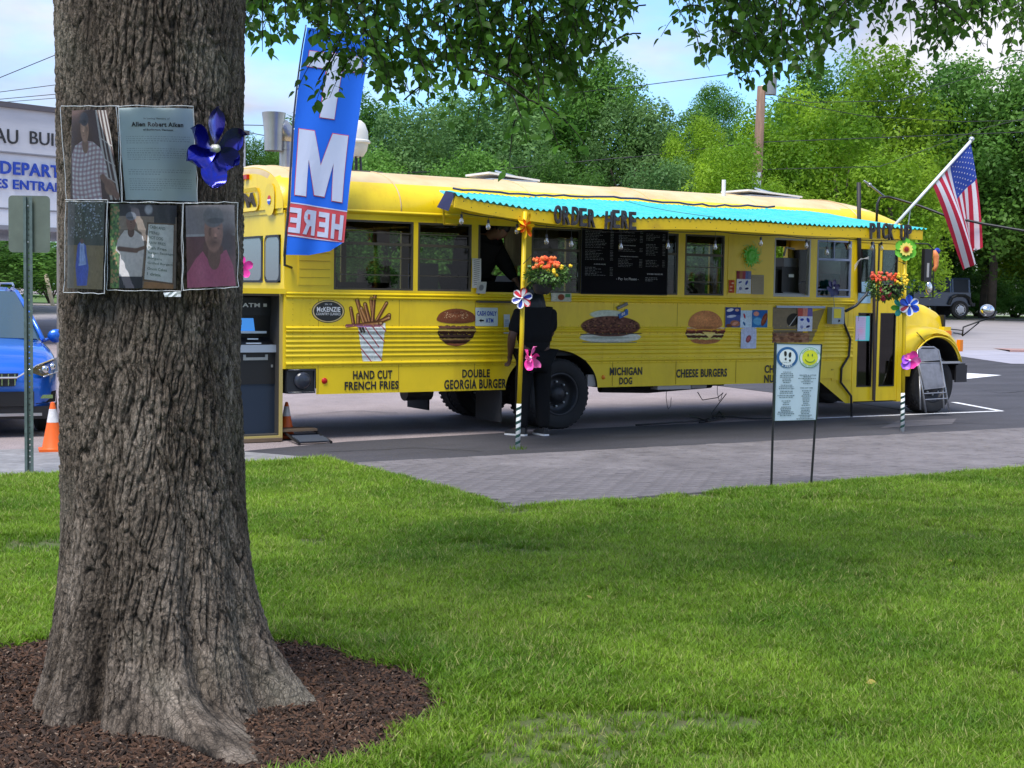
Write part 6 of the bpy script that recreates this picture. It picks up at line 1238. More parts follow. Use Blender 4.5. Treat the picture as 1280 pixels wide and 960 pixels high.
mb = MB(); s = SA0; mb.add([(s-.01, -OFF-.02, zf(s)+.03), (s-.02, -OFF+.1, zf(s)-.15), (s-.02, -OFF+.35, zf(s)-.10), (s, -OFF+.2, zf(s)+.06)], [(0, 1, 2, 3)]); AWN.part('tarpaulin_corner', mb, M('navy_tarpaulin', (0, 0, 0)))
# letters standing on the fascia
def awl(st, x0, x1, y0, y1, lab):
    s0 = S(x0, y0, OFF+.03)[0]; s1 = S(x1, y0, OFF+.03)[0]; lm = M('dark_weathered_letter', (.018, .012, .012), .6, noise=.3, nscale=20, col2=(.05, .05, .06)); n_ = len(st); 
    adv = (s1-s0)/n_; h = .195; rj = random.Random(len(st))
    for i, ch in enumerate(st):
        if ch == ' ': continue
        a = s0+i*adv; w_ = adv*(.80 if ch != 'I' else .34); a += 0 if ch != 'I' else adv*.2; dz = rj.uniform(-.012, .012); tl = rj.uniform(-.06, .06); y1_ = zf(a)-.115+(.0 if st[0] == 'O' else -.01)+dz
        v, f = text_geo(ch, .025 if st[0] == 'O' else .015); f0 = [(a+w_*p[0]+tl*p[1]*h, -OFF-.045, y1_+h*p[1]) for p in v]; f1 = [(p[0], -OFF-.018, p[2]) for p in f0]; mb = MB(); mb.add(f0, f); mb.add(f1, [q[::-1] for q in f])
        # side walls from boundary edges
        from collections import Counter
        cnt = Counter(); 
        for q in f:
            for k in range(len(q)): cnt[frozenset((q[k], q[(k+1) % len(q)]))] += 1
        sd_ = [tuple(e) for e, c_ in cnt.items() if c_ == 1 and len(e) == 2]; mb.add(f0+f1, [(e[0], e[1], e[1]+len(f0), e[0]+len(f0)) for e in sd_]); AWN.part('letter', mb, lm)
awl('ORDER HERE', 693, 797, 270, 290, '')
awl('PICK UP', 1088, 1141, 287, 304, '')
# string of bulbs
LS = Thing('string_lights', 'black cord of clear bulbs hanging under the awning fascia', 'string lights', (1.0, -OFF+.06, 2.3), BUS)
mb = MB(); cord = []; bulbs = [576.5, 610, 646, 683, 714, 776, 835, 894, 951, 1008, 1034, 1062, 1090, 1102]
for s in np.linspace(SA0+.1, SA1-.1, 90): cord.append((s, -OFF+.045, zf(s)-.125-.018*abs(math.sin(s*3.3))))
mb.tube(cord, .005, 5); LS.part('cord', mb, black)
bg_ = glass_mat('clear_bulb_glass', (.85, .85, .82), .25)
for px in bulbs:
    s = S(px, 300, OFF-.05)[0]; zt_ = zf(s)-.13; dz = .10 if px in (683, 714, 776, 835, 894, 1034) else .03; mb = MB(); mb.tube([(s, -OFF+.05, zt_), (s+.005, -OFF+.05, zt_-dz)], .003, 4); mb.lathe([(.013, 0), (.015, -.03), (.012, -.035)], (s, -OFF+.05, zt_-dz), 8); sk = LS.part('socket', mb, black)
    mb = MB(); mb.lathe([(.011, 0), (.020, -.022), (.026, -.042), (.020, -.062), (0, -.070)], (s, -OFF+.05, zt_-dz-.035), 12); LS.part('bulb', mb, bg_, sk, smooth=True); mb = MB(); mb.lathe([(0, -.01), (.006, -.03), (0, -.05)], (s, -OFF+.05, zt_-dz-.035), 6); LS.part('filament', mb, M('pale_filament', (.8, .75, .6), .4), sk)
# ---- painted posts
def post(lbl, foot, top, tuft_=False):
    t = Thing('awning_post', lbl, 'post', foot, group='posts holding up the awning'); f = np.array(foot); e = np.array(top); d = e-f; g_ = lambda k: f+d*k
    mb = MB(); mb.tube([g_(.30 if False else .19), g_(.5)+np.array([.008, 0, 0]), g_(1)], .024, 12); t.part('pole', mb, M('chipped_yellow_post_paint', (.78, .54, .005), .45, noise=.2, nscale=14, col2=(.30, .20, .05), thr=(.28, .34), stretch=(1, 1, .25)), smooth=True)
    mb = MB(); mb.tube([g_(0), g_(.195)], .0255, 12); t.part('foot_sleeve', mb, M('white_tape', (.72, .74, .72), .5), smooth=True)
    mb = MB(); u = np.array([1., 0, 0]); w = np.array([0, 1., 0]); n_ = 80
    for q0 in (0,):
        vs = []
        for i in range(n_+1):
            k = i/n_; a = k*2*math.pi*6.5; c_ = g_(.195*k*.97+.003); er = u*math.cos(a)+w*math.sin(a)
            vs += [c_+er*.027, c_+er*.027+np.array([0, 0, .030])]
        mb.add(vs, [(2*i, 2*i+2, 2*i+3, 2*i+1) for i in range(n_)])
    t.part('spiral_band', mb, M('dark_green_tape', (.01, .05, .04), .5))
    if tuft_:
        mb = MB(); r = random.Random(3)
        for _ in range(90):
            a = r.uniform(0, 6.28); q = r.uniform(0, .09); h = r.uniform(.02, .06); x, y = f[0]+q*math.cos(a), f[1]+q*math.sin(a); mb.add([(x-.003, y, .0), (x+.003, y, 0), (x+r.uniform(-.02, .02), y, h)], [(0, 1, 2)])
        tag(single('weed_tuft', mb, grass_m, 'tuft of weeds at the foot of the left awning post', 'weeds', foot), None)
    return t
F1 = G(647, 562); s_t = BUS.world((S(657, 275, OFF+.02)[0], -OFF-.0, zf(-1.6)-.02)); post('yellow post with striped foot in front of the customer, left end of the awning', (F1[0], F1[1], .0), s_t, True)
F2 = G(1128, 540); s_t2 = BUS.world((S(1132, 300, OFF+.02)[0]+.0, -OFF-.0, zf(4.0)-.02)); post('yellow post with striped foot by the bus door, right end of the awning', (F2[0], F2[1], .0), s_t2)
def on_post(foot, top, py):               # world point on the post at pixel height
    f = np.array(foot[:3]); e = np.array(top); best = min(np.linspace(0, 1, 400), key=lambda k: abs(pxof(f+(e-f)*k)[1]-py)); return f+(e-f)*best
q1 = lambda py: on_post((F1[0], F1[1], 0), s_t, py)+np.array([0, -.045, 0]); q2 = lambda py: on_post((F2[0], F2[1], 0), s_t2, py)+np.array([0, -.045, 0])
def shiftpx(p, px): d = ray(px, pxof(p)[1]); return np.array([d[0]/d[1]*p[1], p[1], p[2]])
pw_ = M('glossy_white_vinyl', (.78, .78, .82), .3); pr_ = M('glossy_red_vinyl', (.60, .03, .05), .3); pb_ = M('glossy_navy_vinyl', (.02, .04, .35), .3)
pinwheel('red white and blue striped pinwheel on the left awning post', shiftpx(q1(373), 652.5), .115, [(pb_, pw_), (pw_, pr_), (pr_, pw_), (pb_, pw_)], n=6, rot0=.3, wide=.42, cup=.2)
pk = M('hot_pink_vinyl', (.95, .06, .42), .4); pk2 = M('pale_pink_vinyl', (.95, .20, .55), .4); pp = M('purple_vinyl', (.40, .10, .75), .4)
pinwheel('hot pink pinwheel drooping on the left awning post', shiftpx(q1(447), 663), .125, [(pk,), (pk2,)], n=6, rot0=.2, wide=.40, cup=.6, face=(.7, -1, .0), lens=[.6, 1, .9, .5, 1.1, 1.1])
pinwheel('orange and yellow frilled flower ornament at the top of the left post', shiftpx(q1(283), 657), .095, [(M('bright_yellow_vinyl', (.9, .65, .01), .4),), (M('bright_orange_vinyl', (.9, .18, .01), .4),)], n=11, rot0=.1, wide=.24, cup=.7, lens=[1, .7, 1.5, .8, 1.2, .7, 1.1, .9, 1.4, 1.3, .8], hub=M('bright_orange_vinyl', (0, 0, 0)), name='flower_ornament', cat='ornament')
gn = M('leaf_green_felt', (.14, .50, .03), .6); ye = M('bright_yellow_vinyl', (0, 0, 0))
pinwheel('large green and yellow sunflower ornament at the top of the right post', shiftpx(q2(312), 1132), .145, [(gn,)], n=6, rot0=.5, wide=.55, cup=.1, name='flower_ornament', cat='ornament', hub=M('dark_red_centre', (.25, .01, .01), .6)); 
p = shiftpx(q2(312), 1132)+np.array([0, -.03, 0]); sf = [o for o in bpy.data.objects if o.get('label', '').startswith('large green and yellow sunflower')][0]
mb = MB(); ring = []
for i in range(48): a = 2*math.pi*i/48; rr = .078*(1+.12*math.cos(12*a)); ring.append((rr*math.cos(a), rr*math.sin(a)))
mb.prism(ring, lambda x, z, d: (x, d, z), -.004, .004); o = bpy.data.objects.new('petal_ring', mb.mesh('petal_ring', M('pale_yellow_petals', (.88, .75, .15), .5))); COL.objects.link(o); o.parent = sf; o.location = (0, -.03, 0)
for (rr, m, dy) in ((.042, M('orange_ring', (.7, .25, .02), .6), -.038), (.028, M('dark_red_centre', (0, 0, 0)), -.044)):
    mb = MB(); mb.lathe([(0, .004), (rr, 0)], (0, 0, 0), 20, (0, -1, 0)); o = bpy.data.objects.new('flower_centre', mb.mesh('flower_centre', m)); COL.objects.link(o); o.parent = sf; o.location = (0, dy, 0)
bl1 = M('vivid_blue_vinyl', (.02, .12, .70), .35); tq = M('turquoise_vinyl', (.05, .55, .45), .4)
pinwheel('blue white and red ribbed pinwheel below the flower basket on the right post', shiftpx(q2(382), 1136.5), .135, [(bl1, pw_), (pb_, bl1), (bl1, pb_), (pr_, pw_)], n=6, rot0=.55, wide=.44, cup=.15)
pinwheel('turquoise green pinwheel behind the blue one on the right post', shiftpx(q2(384), 1127)+np.array([0, .05, 0]), .125, [(tq,), (gn,)], n=6, rot0=.1, wide=.36, cup=.15)
pinwheel('pink and purple pinwheel on the lower part of the right post', shiftpx(q2(450), 1137), .135, [(pk,), (pk2,), (pp,), (pp,)], n=6, rot0=.9, wide=.55, cup=.35, lens=[1, .7, .8, 1, .8, 1])
s, z = S(1041.5, 360, .06); pinwheel('dark navy pinwheel in front of the blue-framed bus window', (s, -.06, z), .125, [(M('dark_navy_vinyl', (.012, .015, .10), .3),)], n=6, rot0=.2, wide=.42, cup=.15, frame=BUS, stem=(s+.05, -.05, z-.30), face=(0, -1, .1), stem_mat=galv)
s, z = S(304, 334, .35); pinwheel('bright pink pinwheel at the rear corner of the bus beside the tree', (s+.0, -.30, z), .125, [(pk,)], n=5, rot0=.3, wide=.45, cup=.2, frame=BUS, stem=(s+.12, .0, z-.30), face=(-.3, -1, .1))
# green sun ornament on the yellow panel
s, z = S(939.5, 320, .03); t = Thing('sun_ornament', 'lime green spiky sun ornament on the yellow blank panel', 'ornament', (s, -.03, z), BUS); lg = M('lime_green_plastic', (.14, .62, .06), .4)
mb = MB(); r = random.Random(2); ring = []
for i in range(36): a = 2*math.pi*i/36; rr = (.145 if i % 2 else .10)*r.uniform(.9, 1.08); ring.append((s+rr*math.cos(a), z+rr*math.sin(a)))
mb.prism(ring, lambda a, b, y: (a, y, b), -.036, -.026); t.part('ray_ring', mb, lg); mb = MB(); mb.lathe([(.09, 0), (.085, .012), (.05, .022), (.045, .015), (.02, .02), (0, .03)], (s, -.036, z), 24, (0, -1, 0))
for i in range(12): a = 2*math.pi*i/12; mb.ball((s+.068*math.cos(a), -.052, z+.068*math.sin(a)), .011, 6, 4)
t.part('sun_face', mb, lg, smooth=True)
for i in range(7):
    a = 2*math.pi*i/7+.4; mb = MB(); mb.tube([(s+(.09+.11*k/6)*math.cos(a+.25*math.sin(k*1.4)), -.032, z+(.09+.11*k/6)*math.sin(a+.25*math.sin(k*1.4))) for k in range(7)], [.008-.0008*k for k in range(7)], 5); t.part('wavy_ray', mb, M('pale_yellow_green_ray', (.55, .65, .12), .5))
# ---- hanging flower baskets
def basket(lbl, c, rx, rz, cols, pot_c, pot_r, seed, fl_n, frac_top=.45, post_pt=None):
    t = Thing('flower_basket', lbl, 'flower basket', c); c = np.array(c); g_ = np.random.default_rng(seed)
    mb = MB(); pc = np.array(pot_c); mb.lathe([(0, -pot_r*.72), (pot_r*.62, -pot_r*.66), (pot_r*.92, -pot_r*.2), (pot_r, pot_r*.25), (pot_r*1.05, pot_r*.3), (pot_r*.95, pot_r*.32), (0, pot_r*.2)], pc, 20); t.part('pot', mb, M('black_pot', (.012, .012, .014), .5), smooth=True)
    if post_pt is not None: mb = MB(); mb.tube([post_pt, (post_pt+c)/2+np.array([0, 0, .18]), c+np.array([0, 0, .05])], .005, 6); t.part('hanger', mb, black)
    lv = []; lf = []; k = 0; n_ = 900
    for i in range(n_):
        d = g_.normal(0, 1, 3); d /= np.linalg.norm(d); q = c+d*np.array([rx, rx*.8, rz])*g_.uniform(.45, 1.0)**.6; q[2] -= .02*abs(g_.normal()); 
        A, p_ = frame_mat(q, d+g_.normal(0, .6, 3)+np.array([0, 0, -.1]), np.array([g_.normal(0, .4), g_.normal(0, .4), 1.]), g_.uniform(.025, .05)); lv.append(LV@A.T+p_); lf += [tuple(j+k for j in f) for f in LF]; k += len(LV)
    mb = MB(); mb.v = lv; mb.f = lf; mb.mi = [0]*len(lf); mb.n = k; t.part('foliage', mb, M('basket_leaf_green', (.09, .20, .03), .5, noise=.5, nscale=20), kind='stuff')
    for (m, cnt, (ax0, ax1, az0, az1)) in cols:
        for i in range(cnt):
            a = g_.uniform(ax0, ax1); b = g_.uniform(az0, az1); q = c+np.array([rx*a, -rx*.75*math.sqrt(max(0, 1-a*a*.8-b*b*.3))*g_.uniform(.6, 1.05), rz*b]); mb = MB()
            for j in range(5): th_ = 2*math.pi*j/5+g_.random(); mb.ball(q+np.array([.011*math.cos(th_), -.004, .011*math.sin(th_)]), .0105, 6, 4, (1, .6, 1))
            mb.ball(q+np.array([0, -.008, 0]), .010, 6, 4); t.part('blossom', mb, m, smooth=True)
    return t
or_ = M('orange_red_petals', (.85, .10, .02), .5); ora = M('orange_petals', (.95, .22, .05), .5); yp = M('yellow_petals', (.9, .6, .02), .5); dr = M('dark_crimson_petals', (.30, .01, .03), .5); co = M('coral_petals', (.80, .12, .06), .5)
b1 = AT(684, 343, 15.0); basket('basket of orange-red flowers and green leaves hanging by the left awning post', b1, .24, .125, [(or_, 28, (-.55, .55, .55, 1.4)), (ora, 26, (-.6, .5, .5, 1.35)), (yp, 9, (-1.0, 1.0, -.1, .75))], AT(678, 359, 15.0), .105, 4, 60, post_pt=q1(330))
b2 = AT(1108, 357, 17.75); basket('basket of coral and yellow flowers hanging by the right awning post', b2, .25, .165, [(co, 30, (-.85, .35, .35, .95)), (or_, 16, (-.8, .3, .3, .9)), (yp, 14, (.3, .95, .1, .85)), (dr, 16, (-.5, .1, -1.1, .2))], AT(1116, 360, 17.72), .12, 8, 60, post_pt=q2(330))

# ================================================================== PEOPLE
def skin_mesh(name, nodes, edges, root, mats, sub=2):
    keys = list(nodes); me = bpy.data.meshes.new(name); me.from_pydata([nodes[k][0] for k in keys], [(keys.index(a), keys.index(b)) for a, b in edges], [])
    ob = bpy.data.objects.new(name, me); COL.objects.link(ob); ob.modifiers.new('s', 'SKIN'); sv = me.skin_vertices[0].data
    for i, k in enumerate(keys):
        r = nodes[k][1]; sv[i].radius = r if hasattr(r, '__len__') else (r, r); sv[i].use_root = (k == root)
    m = ob.modifiers.new('u', 'SUBSURF'); m.levels = sub; m.render_levels = sub
    dg = bpy.context.evaluated_depsgraph_get(); out = bpy.data.meshes.new_from_object(ob.evaluated_get(dg)); bpy.data.objects.remove(ob); bpy.data.meshes.remove(me)
    out.name = name; out.materials.clear()
    for mm in mats: out.materials.append(mm)
    out.polygons.foreach_set('material_index', [0]*len(out.polygons)); out.polygons.foreach_set('use_smooth', [True]*len(out.polygons)); out.update(); return out
def person(lbl, pos, yaw, J, skin, shirt, trousers, hair, shoes=None, cap=None, build=1.0, hair_len=.0, group=None, sleeves=True, frame_pt=None, hat_tilt=0):
    """J: joint positions in the person's own frame (x right, y forward, z up)."""
    fr = Frame(pos, yaw); t = Thing('person', lbl, 'person', (0, 0, 0), fr, group); V = {k: np.array(v, float) for k, v in J.items()}; b = build
    nd = {'pelvis': (V['pelvis'], (.155*b, .12*b)), 'waist': (V['waist'], (.145*b, .115*b)), 'chest': (V['chest'], (.165*b, .12*b)), 'shoulders': (V['chest']*.35+V['neck']*.65, (.13*b, .09*b)), 'neck': (V['neck'], .058)}
    hd = V['head']; up = (hd-V['neck']); up = up/np.linalg.norm(up); fw = np.array(J.get('face', (0, 1, 0)), float); fw = fw-up*np.dot(fw, up); fw /= np.linalg.norm(fw); rt = np.cross(fw, up)
    nd['jaw'] = (hd-up*.055+fw*.012, (.062, .07)); nd['face'] = (hd+fw*.006, (.078, .092)); nd['brow'] = (hd+up*.055, (.080, .095)); nd['crown'] = (hd+up*.10, (.058, .070)); nd['nose'] = (hd+fw*.098-up*.015, .014)
    ed = [('pelvis', 'waist'), ('waist', 'chest'), ('chest', 'shoulders'), ('shoulders', 'neck'), ('neck', 'jaw'), ('jaw', 'face'), ('face', 'brow'), ('brow', 'crown'), ('face', 'nose')]
    sh = {k: (v[0], tuple(x*1.09+.006 for x in (v[1] if hasattr(v[1], '__len__') else (v[1], v[1])))) for k, v in nd.items() if k in ('pelvis', 'waist', 'chest', 'shoulders')}; sh['pelvis'] = (V['pelvis']-np.array([0, 0, .05]), tuple(x*1.08 for x in nd['pelvis'][1])); sh['collar'] = (V['neck']-np.array([0, 0, .02]), .070)
    se = [('pelvis', 'waist'), ('waist', 'chest'), ('chest', 'shoulders'), ('shoulders', 'collar')]
    tr = {'hips': (V['pelvis']-np.array([0, 0, .01]), tuple(x*1.05 for x in nd['pelvis'][1]))}; te = []
    for s, sg in (('r', 1), ('l', -1)):
        S_, E_, W_ = V['shoulder_'+s], V['elbow_'+s], V['wrist_'+s]; nd['sh'+s] = (S_, .054*b); nd['ua'+s] = ((S_+E_)/2, .047*b); nd['el'+s] = (E_, .043*b); nd['fa'+s] = (E_*.55+W_*.45, .041*b); nd['wr'+s] = (W_, (.029, .024))
        ed += [('shoulders', 'sh'+s), ('sh'+s, 'ua'+s), ('ua'+s, 'el'+s), ('el'+s, 'fa'+s), ('fa'+s, 'wr'+s)]
        d = W_-E_; d /= np.linalg.norm(d); sd_ = np.array(J.get('palm_'+s, (0, 1, 0)), float); sd_ = sd_-d*np.dot(sd_, d); sd_ /= np.linalg.norm(sd_); nm = np.cross(d, sd_)
        P0 = W_+d*.05; nd['pm'+s] = (P0, (.034, .016)); ed.append(('wr'+s, 'pm'+s)); curl = J.get('curl', .25)
        for fi, (o_, L_) in enumerate(((.030, .070), (.010, .080), (-.010, .074), (-.029, .058))):
            k0 = P0+d*.04+sd_*o_; k1 = k0+(d*math.cos(curl)+nm*math.sin(curl)*sg)*L_*.5; k2 = k1+(d*math.cos(curl*2.4)+nm*math.sin(curl*2.4)*sg)*L_*.5
            for q, (p_, r_) in enumerate(((k0, .0095), (k1, .0085), (k2, .007))): nd['f%d%d%s' % (fi, q, s)] = (p_, r_)
            ed += [('pm'+s, 'f%d0%s' % (fi, s)), ('f%d0%s' % (fi, s), 'f%d1%s' % (fi, s)), ('f%d1%s' % (fi, s), 'f%d2%s' % (fi, s))]
        t0 = W_+d*.03+sd_*.032; t1 = t0+(d*.6+sd_*.7)*.035; t2 = t1+(d*.95+sd_*.2)*.03
        nd['t0'+s] = (t0, .011); nd['t1'+s] = (t1, .010); nd['t2'+s] = (t2, .008); ed += [('wr'+s, 't0'+s), ('t0'+s, 't1'+s), ('t1'+s, 't2'+s)]
        H_, K_, A_ = V['hip_'+s], V['knee_'+s], V['ankle_'+s]; nd['hp'+s] = (H_, .088*b); nd['th'+s] = ((H_+K_)/2, .078*b); nd['kn'+s] = (K_, .056*b); nd['cf'+s] = (K_*.6+A_*.4, .056*b); nd['an'+s] = (A_, .038); toe = A_+np.array(J.get('toe_'+s, (0, .14, -.05))); nd['to'+s] = (toe, (.036, .026))
        ed += [('pelvis', 'hp'+s), ('hp'+s, 'th'+s), ('th'+s, 'kn'+s), ('kn'+s, 'cf'+s), ('cf'+s, 'an'+s), ('an'+s, 'to'+s)]
        sh['sh'+s] = (S_, .084*b); sh['sl'+s] = (S_*.12+E_*.88 if sleeves is True else E_*.2+W_*.8, .066*b if sleeves is True else .05); se += [('shoulders', 'sh'+s)]
        if sleeves is True: se += [('sh'+s, 'sl'+s)]
        else: sh['se'+s] = (E_, .06*b); se += [('sh'+s, 'se'+s), ('se'+s, 'sl'+s)]
        tr['hp'+s] = (H_, .102*b); tr['th'+s] = ((H_+K_)/2, .096*b); tr['kn'+s] = (K_, .078*b); tr['cf'+s] = (K_*.5+A_*.5, .074*b); tr['an'+s] = (A_+np.array([0, 0, -.01]), .062*b); te += [('hips', 'hp'+s), ('hp'+s, 'th'+s), ('th'+s, 'kn'+s), ('kn'+s, 'cf'+s), ('cf'+s, 'an'+s)]
    t.part('body', skin_mesh('body', nd, ed, 'pelvis', [skin]), None); t.part('shirt', skin_mesh('shirt', sh, se, 'chest', [shirt]), None); t.part('trousers', skin_mesh('trousers', tr, te, 'hips', [trousers]), None)
    mb = MB()
    for sg in (-1, 1): mb.ball(hd+fw*.086+rt*.032*sg+up*.012, .010, 8, 6)
    t.part('eyes', mb, M('dark_eyes', (.03, .02, .015), .2), smooth=True); mb = MB(); mb.tube([hd+fw*.082-up*.055-rt*.025, hd+fw*.092-up*.052, hd+fw*.082-up*.055+rt*.025], .006, 6); t.part('mouth', mb, M('lip_colour', (.20, .06, .05), .5), smooth=True)
    mb = MB()
    for sg in (-1, 1): mb.ball(hd+rt*.083*sg+up*.0, .026, 8, 6, (.45, .7, 1.1))
    t.part('ears', mb, skin, smooth=True)
    if cap is not None: 
        mb = MB(); c = hd+up*.075-fw*.012; mb.lathe([(.108, -.02), (.108, .02), (.092, .06), (.055, .085), (0, .092)], c, 20, up); mb.add([c+fw*.09+rt*x*.07-up*.015+fw*.07*(1-x*x) for x in np.linspace(-1, 1, 7)]+[c+fw*.07+rt*x*.085-up*.015 for x in np.linspace(1, -1, 7)], [tuple(range(14))]); t.part('cap', mb, cap, smooth='auto')
    if hair is not None:
        mb = MB(); c = hd+up*.03-fw*.018; g_ = np.random.default_rng(3)
        n_, m_ = 20, 12; vs = []
        for i in range(m_+1):
            p_ = math.pi*.62*i/m_
            for j in range(n_):
                a = 2*math.pi*j/n_; q = c+up*.118*math.cos(p_)+(rt*math.cos(a)*.098+fw*math.sin(a)*(.085 if math.sin(a) > 0 else .112))*math.sin(p_)+g_.normal(0, .003, 3); vs.append(q)
        mb.add(vs, [(i*n_+j, (i+1)*n_+j, (i+1)*n_+(j+1) % n_, i*n_+(j+1) % n_) for i in range(m_) for j in range(n_) if not (i > 6 and math.sin(2*math.pi*(j+.5)/n_) > .25)])
        if hair_len: 
            for j in range(46):
                a = math.pi*(1.0+j/45); st_ = c+rt*math.cos(a)*.088+fw*math.sin(a)*.095-up*.02; l = hair_len*g_.uniform(.75, 1.05); sp = np.array([rt[0]*math.cos(a), rt[1]*math.cos(a), 0])*.03-fw*.02
                mb.tube([st_, st_+sp-np.array([0, 0, l*.35]), st_+sp*1.8-np.array([0, 0, l*.7]), st_+sp*1.6+g_.normal(0, .01, 3)-np.array([0, 0, l])], [.016, .018, .014, .004], 5)
        t.part('hair', mb, hair, smooth=True)
    if shoes is not None:
        for s in 'rl':
            A_ = V['ankle_'+s]; toe = np.array(J.get('toe_'+s, (0, .14, -.05))); d = np.array([toe[0], toe[1], 0]); d /= np.linalg.norm(d); e = np.array([-d[1], d[0], 0]); z0 = A_[2]-.085
            pr = [(-.075, .033), (-.03, .040), (.05, .036), (.12, .046), (.175, .040), (.205, .018)]
            def ringz(z, k): return [np.array([A_[0], A_[1], 0])+d*a+e*w_*k+np.array([0, 0, z]) for a, w_ in pr]+[np.array([A_[0], A_[1], 0])+d*a-e*w_*k+np.array([0, 0, z]) for a, w_ in pr[::-1]]
            def tz(i): return [.075, .085, .07, .045, .035, .025][i if i < 6 else 11-i]
            r0_ = ringz(z0, 1.08); r1_ = ringz(z0+.026, 1.08); r2_ = ringz(z0+.027, 1.0); r3_ = [p_+np.array([0, 0, tz(i)]) for i, p_ in enumerate(ringz(z0+.02, .82))]
            mb = MB(); mb.add(r2_+r3_, [(i, (i+1) % 12, 12+(i+1) % 12, 12+i) for i in range(12)]+[tuple(range(12, 24))]); so = t.part('shoe', mb, shoes[0], smooth='auto'); mb = MB(); mb.add(r0_+r1_, [(i, (i+1) % 12, 12+(i+1) % 12, 12+i) for i in range(12)]+[tuple(range(12, 24)), tuple(range(12))[::-1]]); t.part('sole', mb, shoes[1], so)
    return t
blk_cloth = M('black_cotton', (.011, .011, .013), .95, spec=.2, bump=.4, bscale=9, bdist=.02); blk_tr = M('black_trousers', (.009, .009, .010), .95, spec=.2, bump=.4, bscale=8, bdist=.02); brown_skin = M('brown_skin', (.09, .042, .028), .55); tan_skin = M('light_brown_skin', (.22, .11, .07), .55); blk_hair = M('black_hair', (.008, .007, .007), .45)
pf = G(664, 545)
person('customer in black with long dark hair, standing behind the left yellow post', (pf[0]+.02, pf[1]+.02, .0), R(20), dict(pelvis=(0, 0, .96), waist=(0, .01, 1.10), chest=(0, 0, 1.30), neck=(0, -.01, 1.49), head=(-.02, .02, 1.615), face=(-.3, 1, .05),
    shoulder_r=(.185, 0, 1.40), elbow_r=(.245, .12, 1.17), wrist_r=(.05, .30, 1.14), shoulder_l=(-.185, 0, 1.40), elbow_l=(-.285, -.02, 1.15), wrist_l=(-.26, .10, .93), palm_r=(-.6, 0, .8), palm_l=(0, 1, 0), curl=.5,
    hip_r=(.105, 0, .90), knee_r=(.115, .02, .49), ankle_r=(.12, -.02, .085), hip_l=(-.105, 0, .90), knee_l=(-.12, .03, .49), ankle_l=(-.155, .0, .085), toe_l=(-.09, .11, -.05), toe_r=(-.02, .14, -.05)),
    brown_skin, blk_cloth, blk_tr, blk_hair, (M('black_shoe', (.02, .02, .022), .6), M('white_sole', (.75, .75, .75), .5)), build=1.22, hair_len=.42)
# staff inside, in bus coordinates turned to face out
def inbus(s, y, z=0.0): return BUS.world((s, y, z))
def legs(off):
    a = .96-off+.085; k = a+(.9-a)*.5; return dict(knee_r=(.12, .10, k), ankle_r=(.11, 0, a), knee_l=(-.12, .10, k), ankle_l=(-.11, 0, a))
stand = dict(pelvis=(0, 0, .95), waist=(0, .03, 1.08), chest=(0, .04, 1.28), neck=(0, .05, 1.47), head=(0, .09, 1.59), hip_r=(.1, 0, .9), knee_r=(.11, .02, .48), ankle_r=(.11, 0, .085), hip_l=(-.1, 0, .9), knee_l=(-.11, .02, .48), ankle_l=(-.11, 0, .085), curl=.6)
gray_glove = M('blue_grey_glove', (.3, .35, .38), .5)
person('worker in black leaning over the counter of the serving hatch', inbus(-1.0, .62, .82), YAW+R(180), dict(stand, **legs(.82), waist=(0, .10, 1.08), chest=(-.02, .20, 1.30), neck=(-.08, .34, 1.50), head=(-.19, .44, 1.56), face=(-.7, .7, -.6), shoulder_r=(.18, .26, 1.42), elbow_r=(.24, .30, 1.12), wrist_r=(.16, .38, .92), shoulder_l=(-.22, .26, 1.38), elbow_l=(-.36, .34, 1.14), wrist_l=(-.46, .42, .94)),
    tan_skin, blk_cloth, blk_tr, blk_hair, cap=None, build=1.55, sleeves=False)
mb = MB(); mb.box(-1.17, -.60, .16, .22, 1.0, 1.78); mb.box(-1.17, -.60, .05, .5, 1.53, 1.55); bus.part('counter', mb, M('black_counter', (.006, .006, .006), .9, spec=.1))
person('worker in black shirt seen through the window right of the menu board', inbus(2.30, 1.0, .62), YAW+R(200), dict(stand, **legs(.62), head=(0, .10, 1.60), face=(.5, 1, -.3), shoulder_r=(.18, .05, 1.42), elbow_r=(.30, .12, 1.20), wrist_r=(.20, .36, 1.18), shoulder_l=(-.18, .05, 1.42), elbow_l=(-.26, .18, 1.18), wrist_l=(-.18, .36, 1.06)), tan_skin, blk_cloth, blk_tr, blk_hair, cap=M('black_cap', (.02, .02, .02), .7))
person('dim figure in dark clothes inside the rearmost bus window', inbus(-2.75, 1.15, .40), YAW+R(170), dict(stand, **legs(.40), face=(.4, 1, -.2), shoulder_r=(.18, .05, 1.42), elbow_r=(.24, .15, 1.16), wrist_r=(.12, .36, 1.15), shoulder_l=(-.18, .05, 1.42), elbow_l=(-.26, .15, 1.16), wrist_l=(-.14, .36, 1.15)), tan_skin, M('charcoal_shirt', (.05, .05, .06), .8), blk_tr, blk_hair)
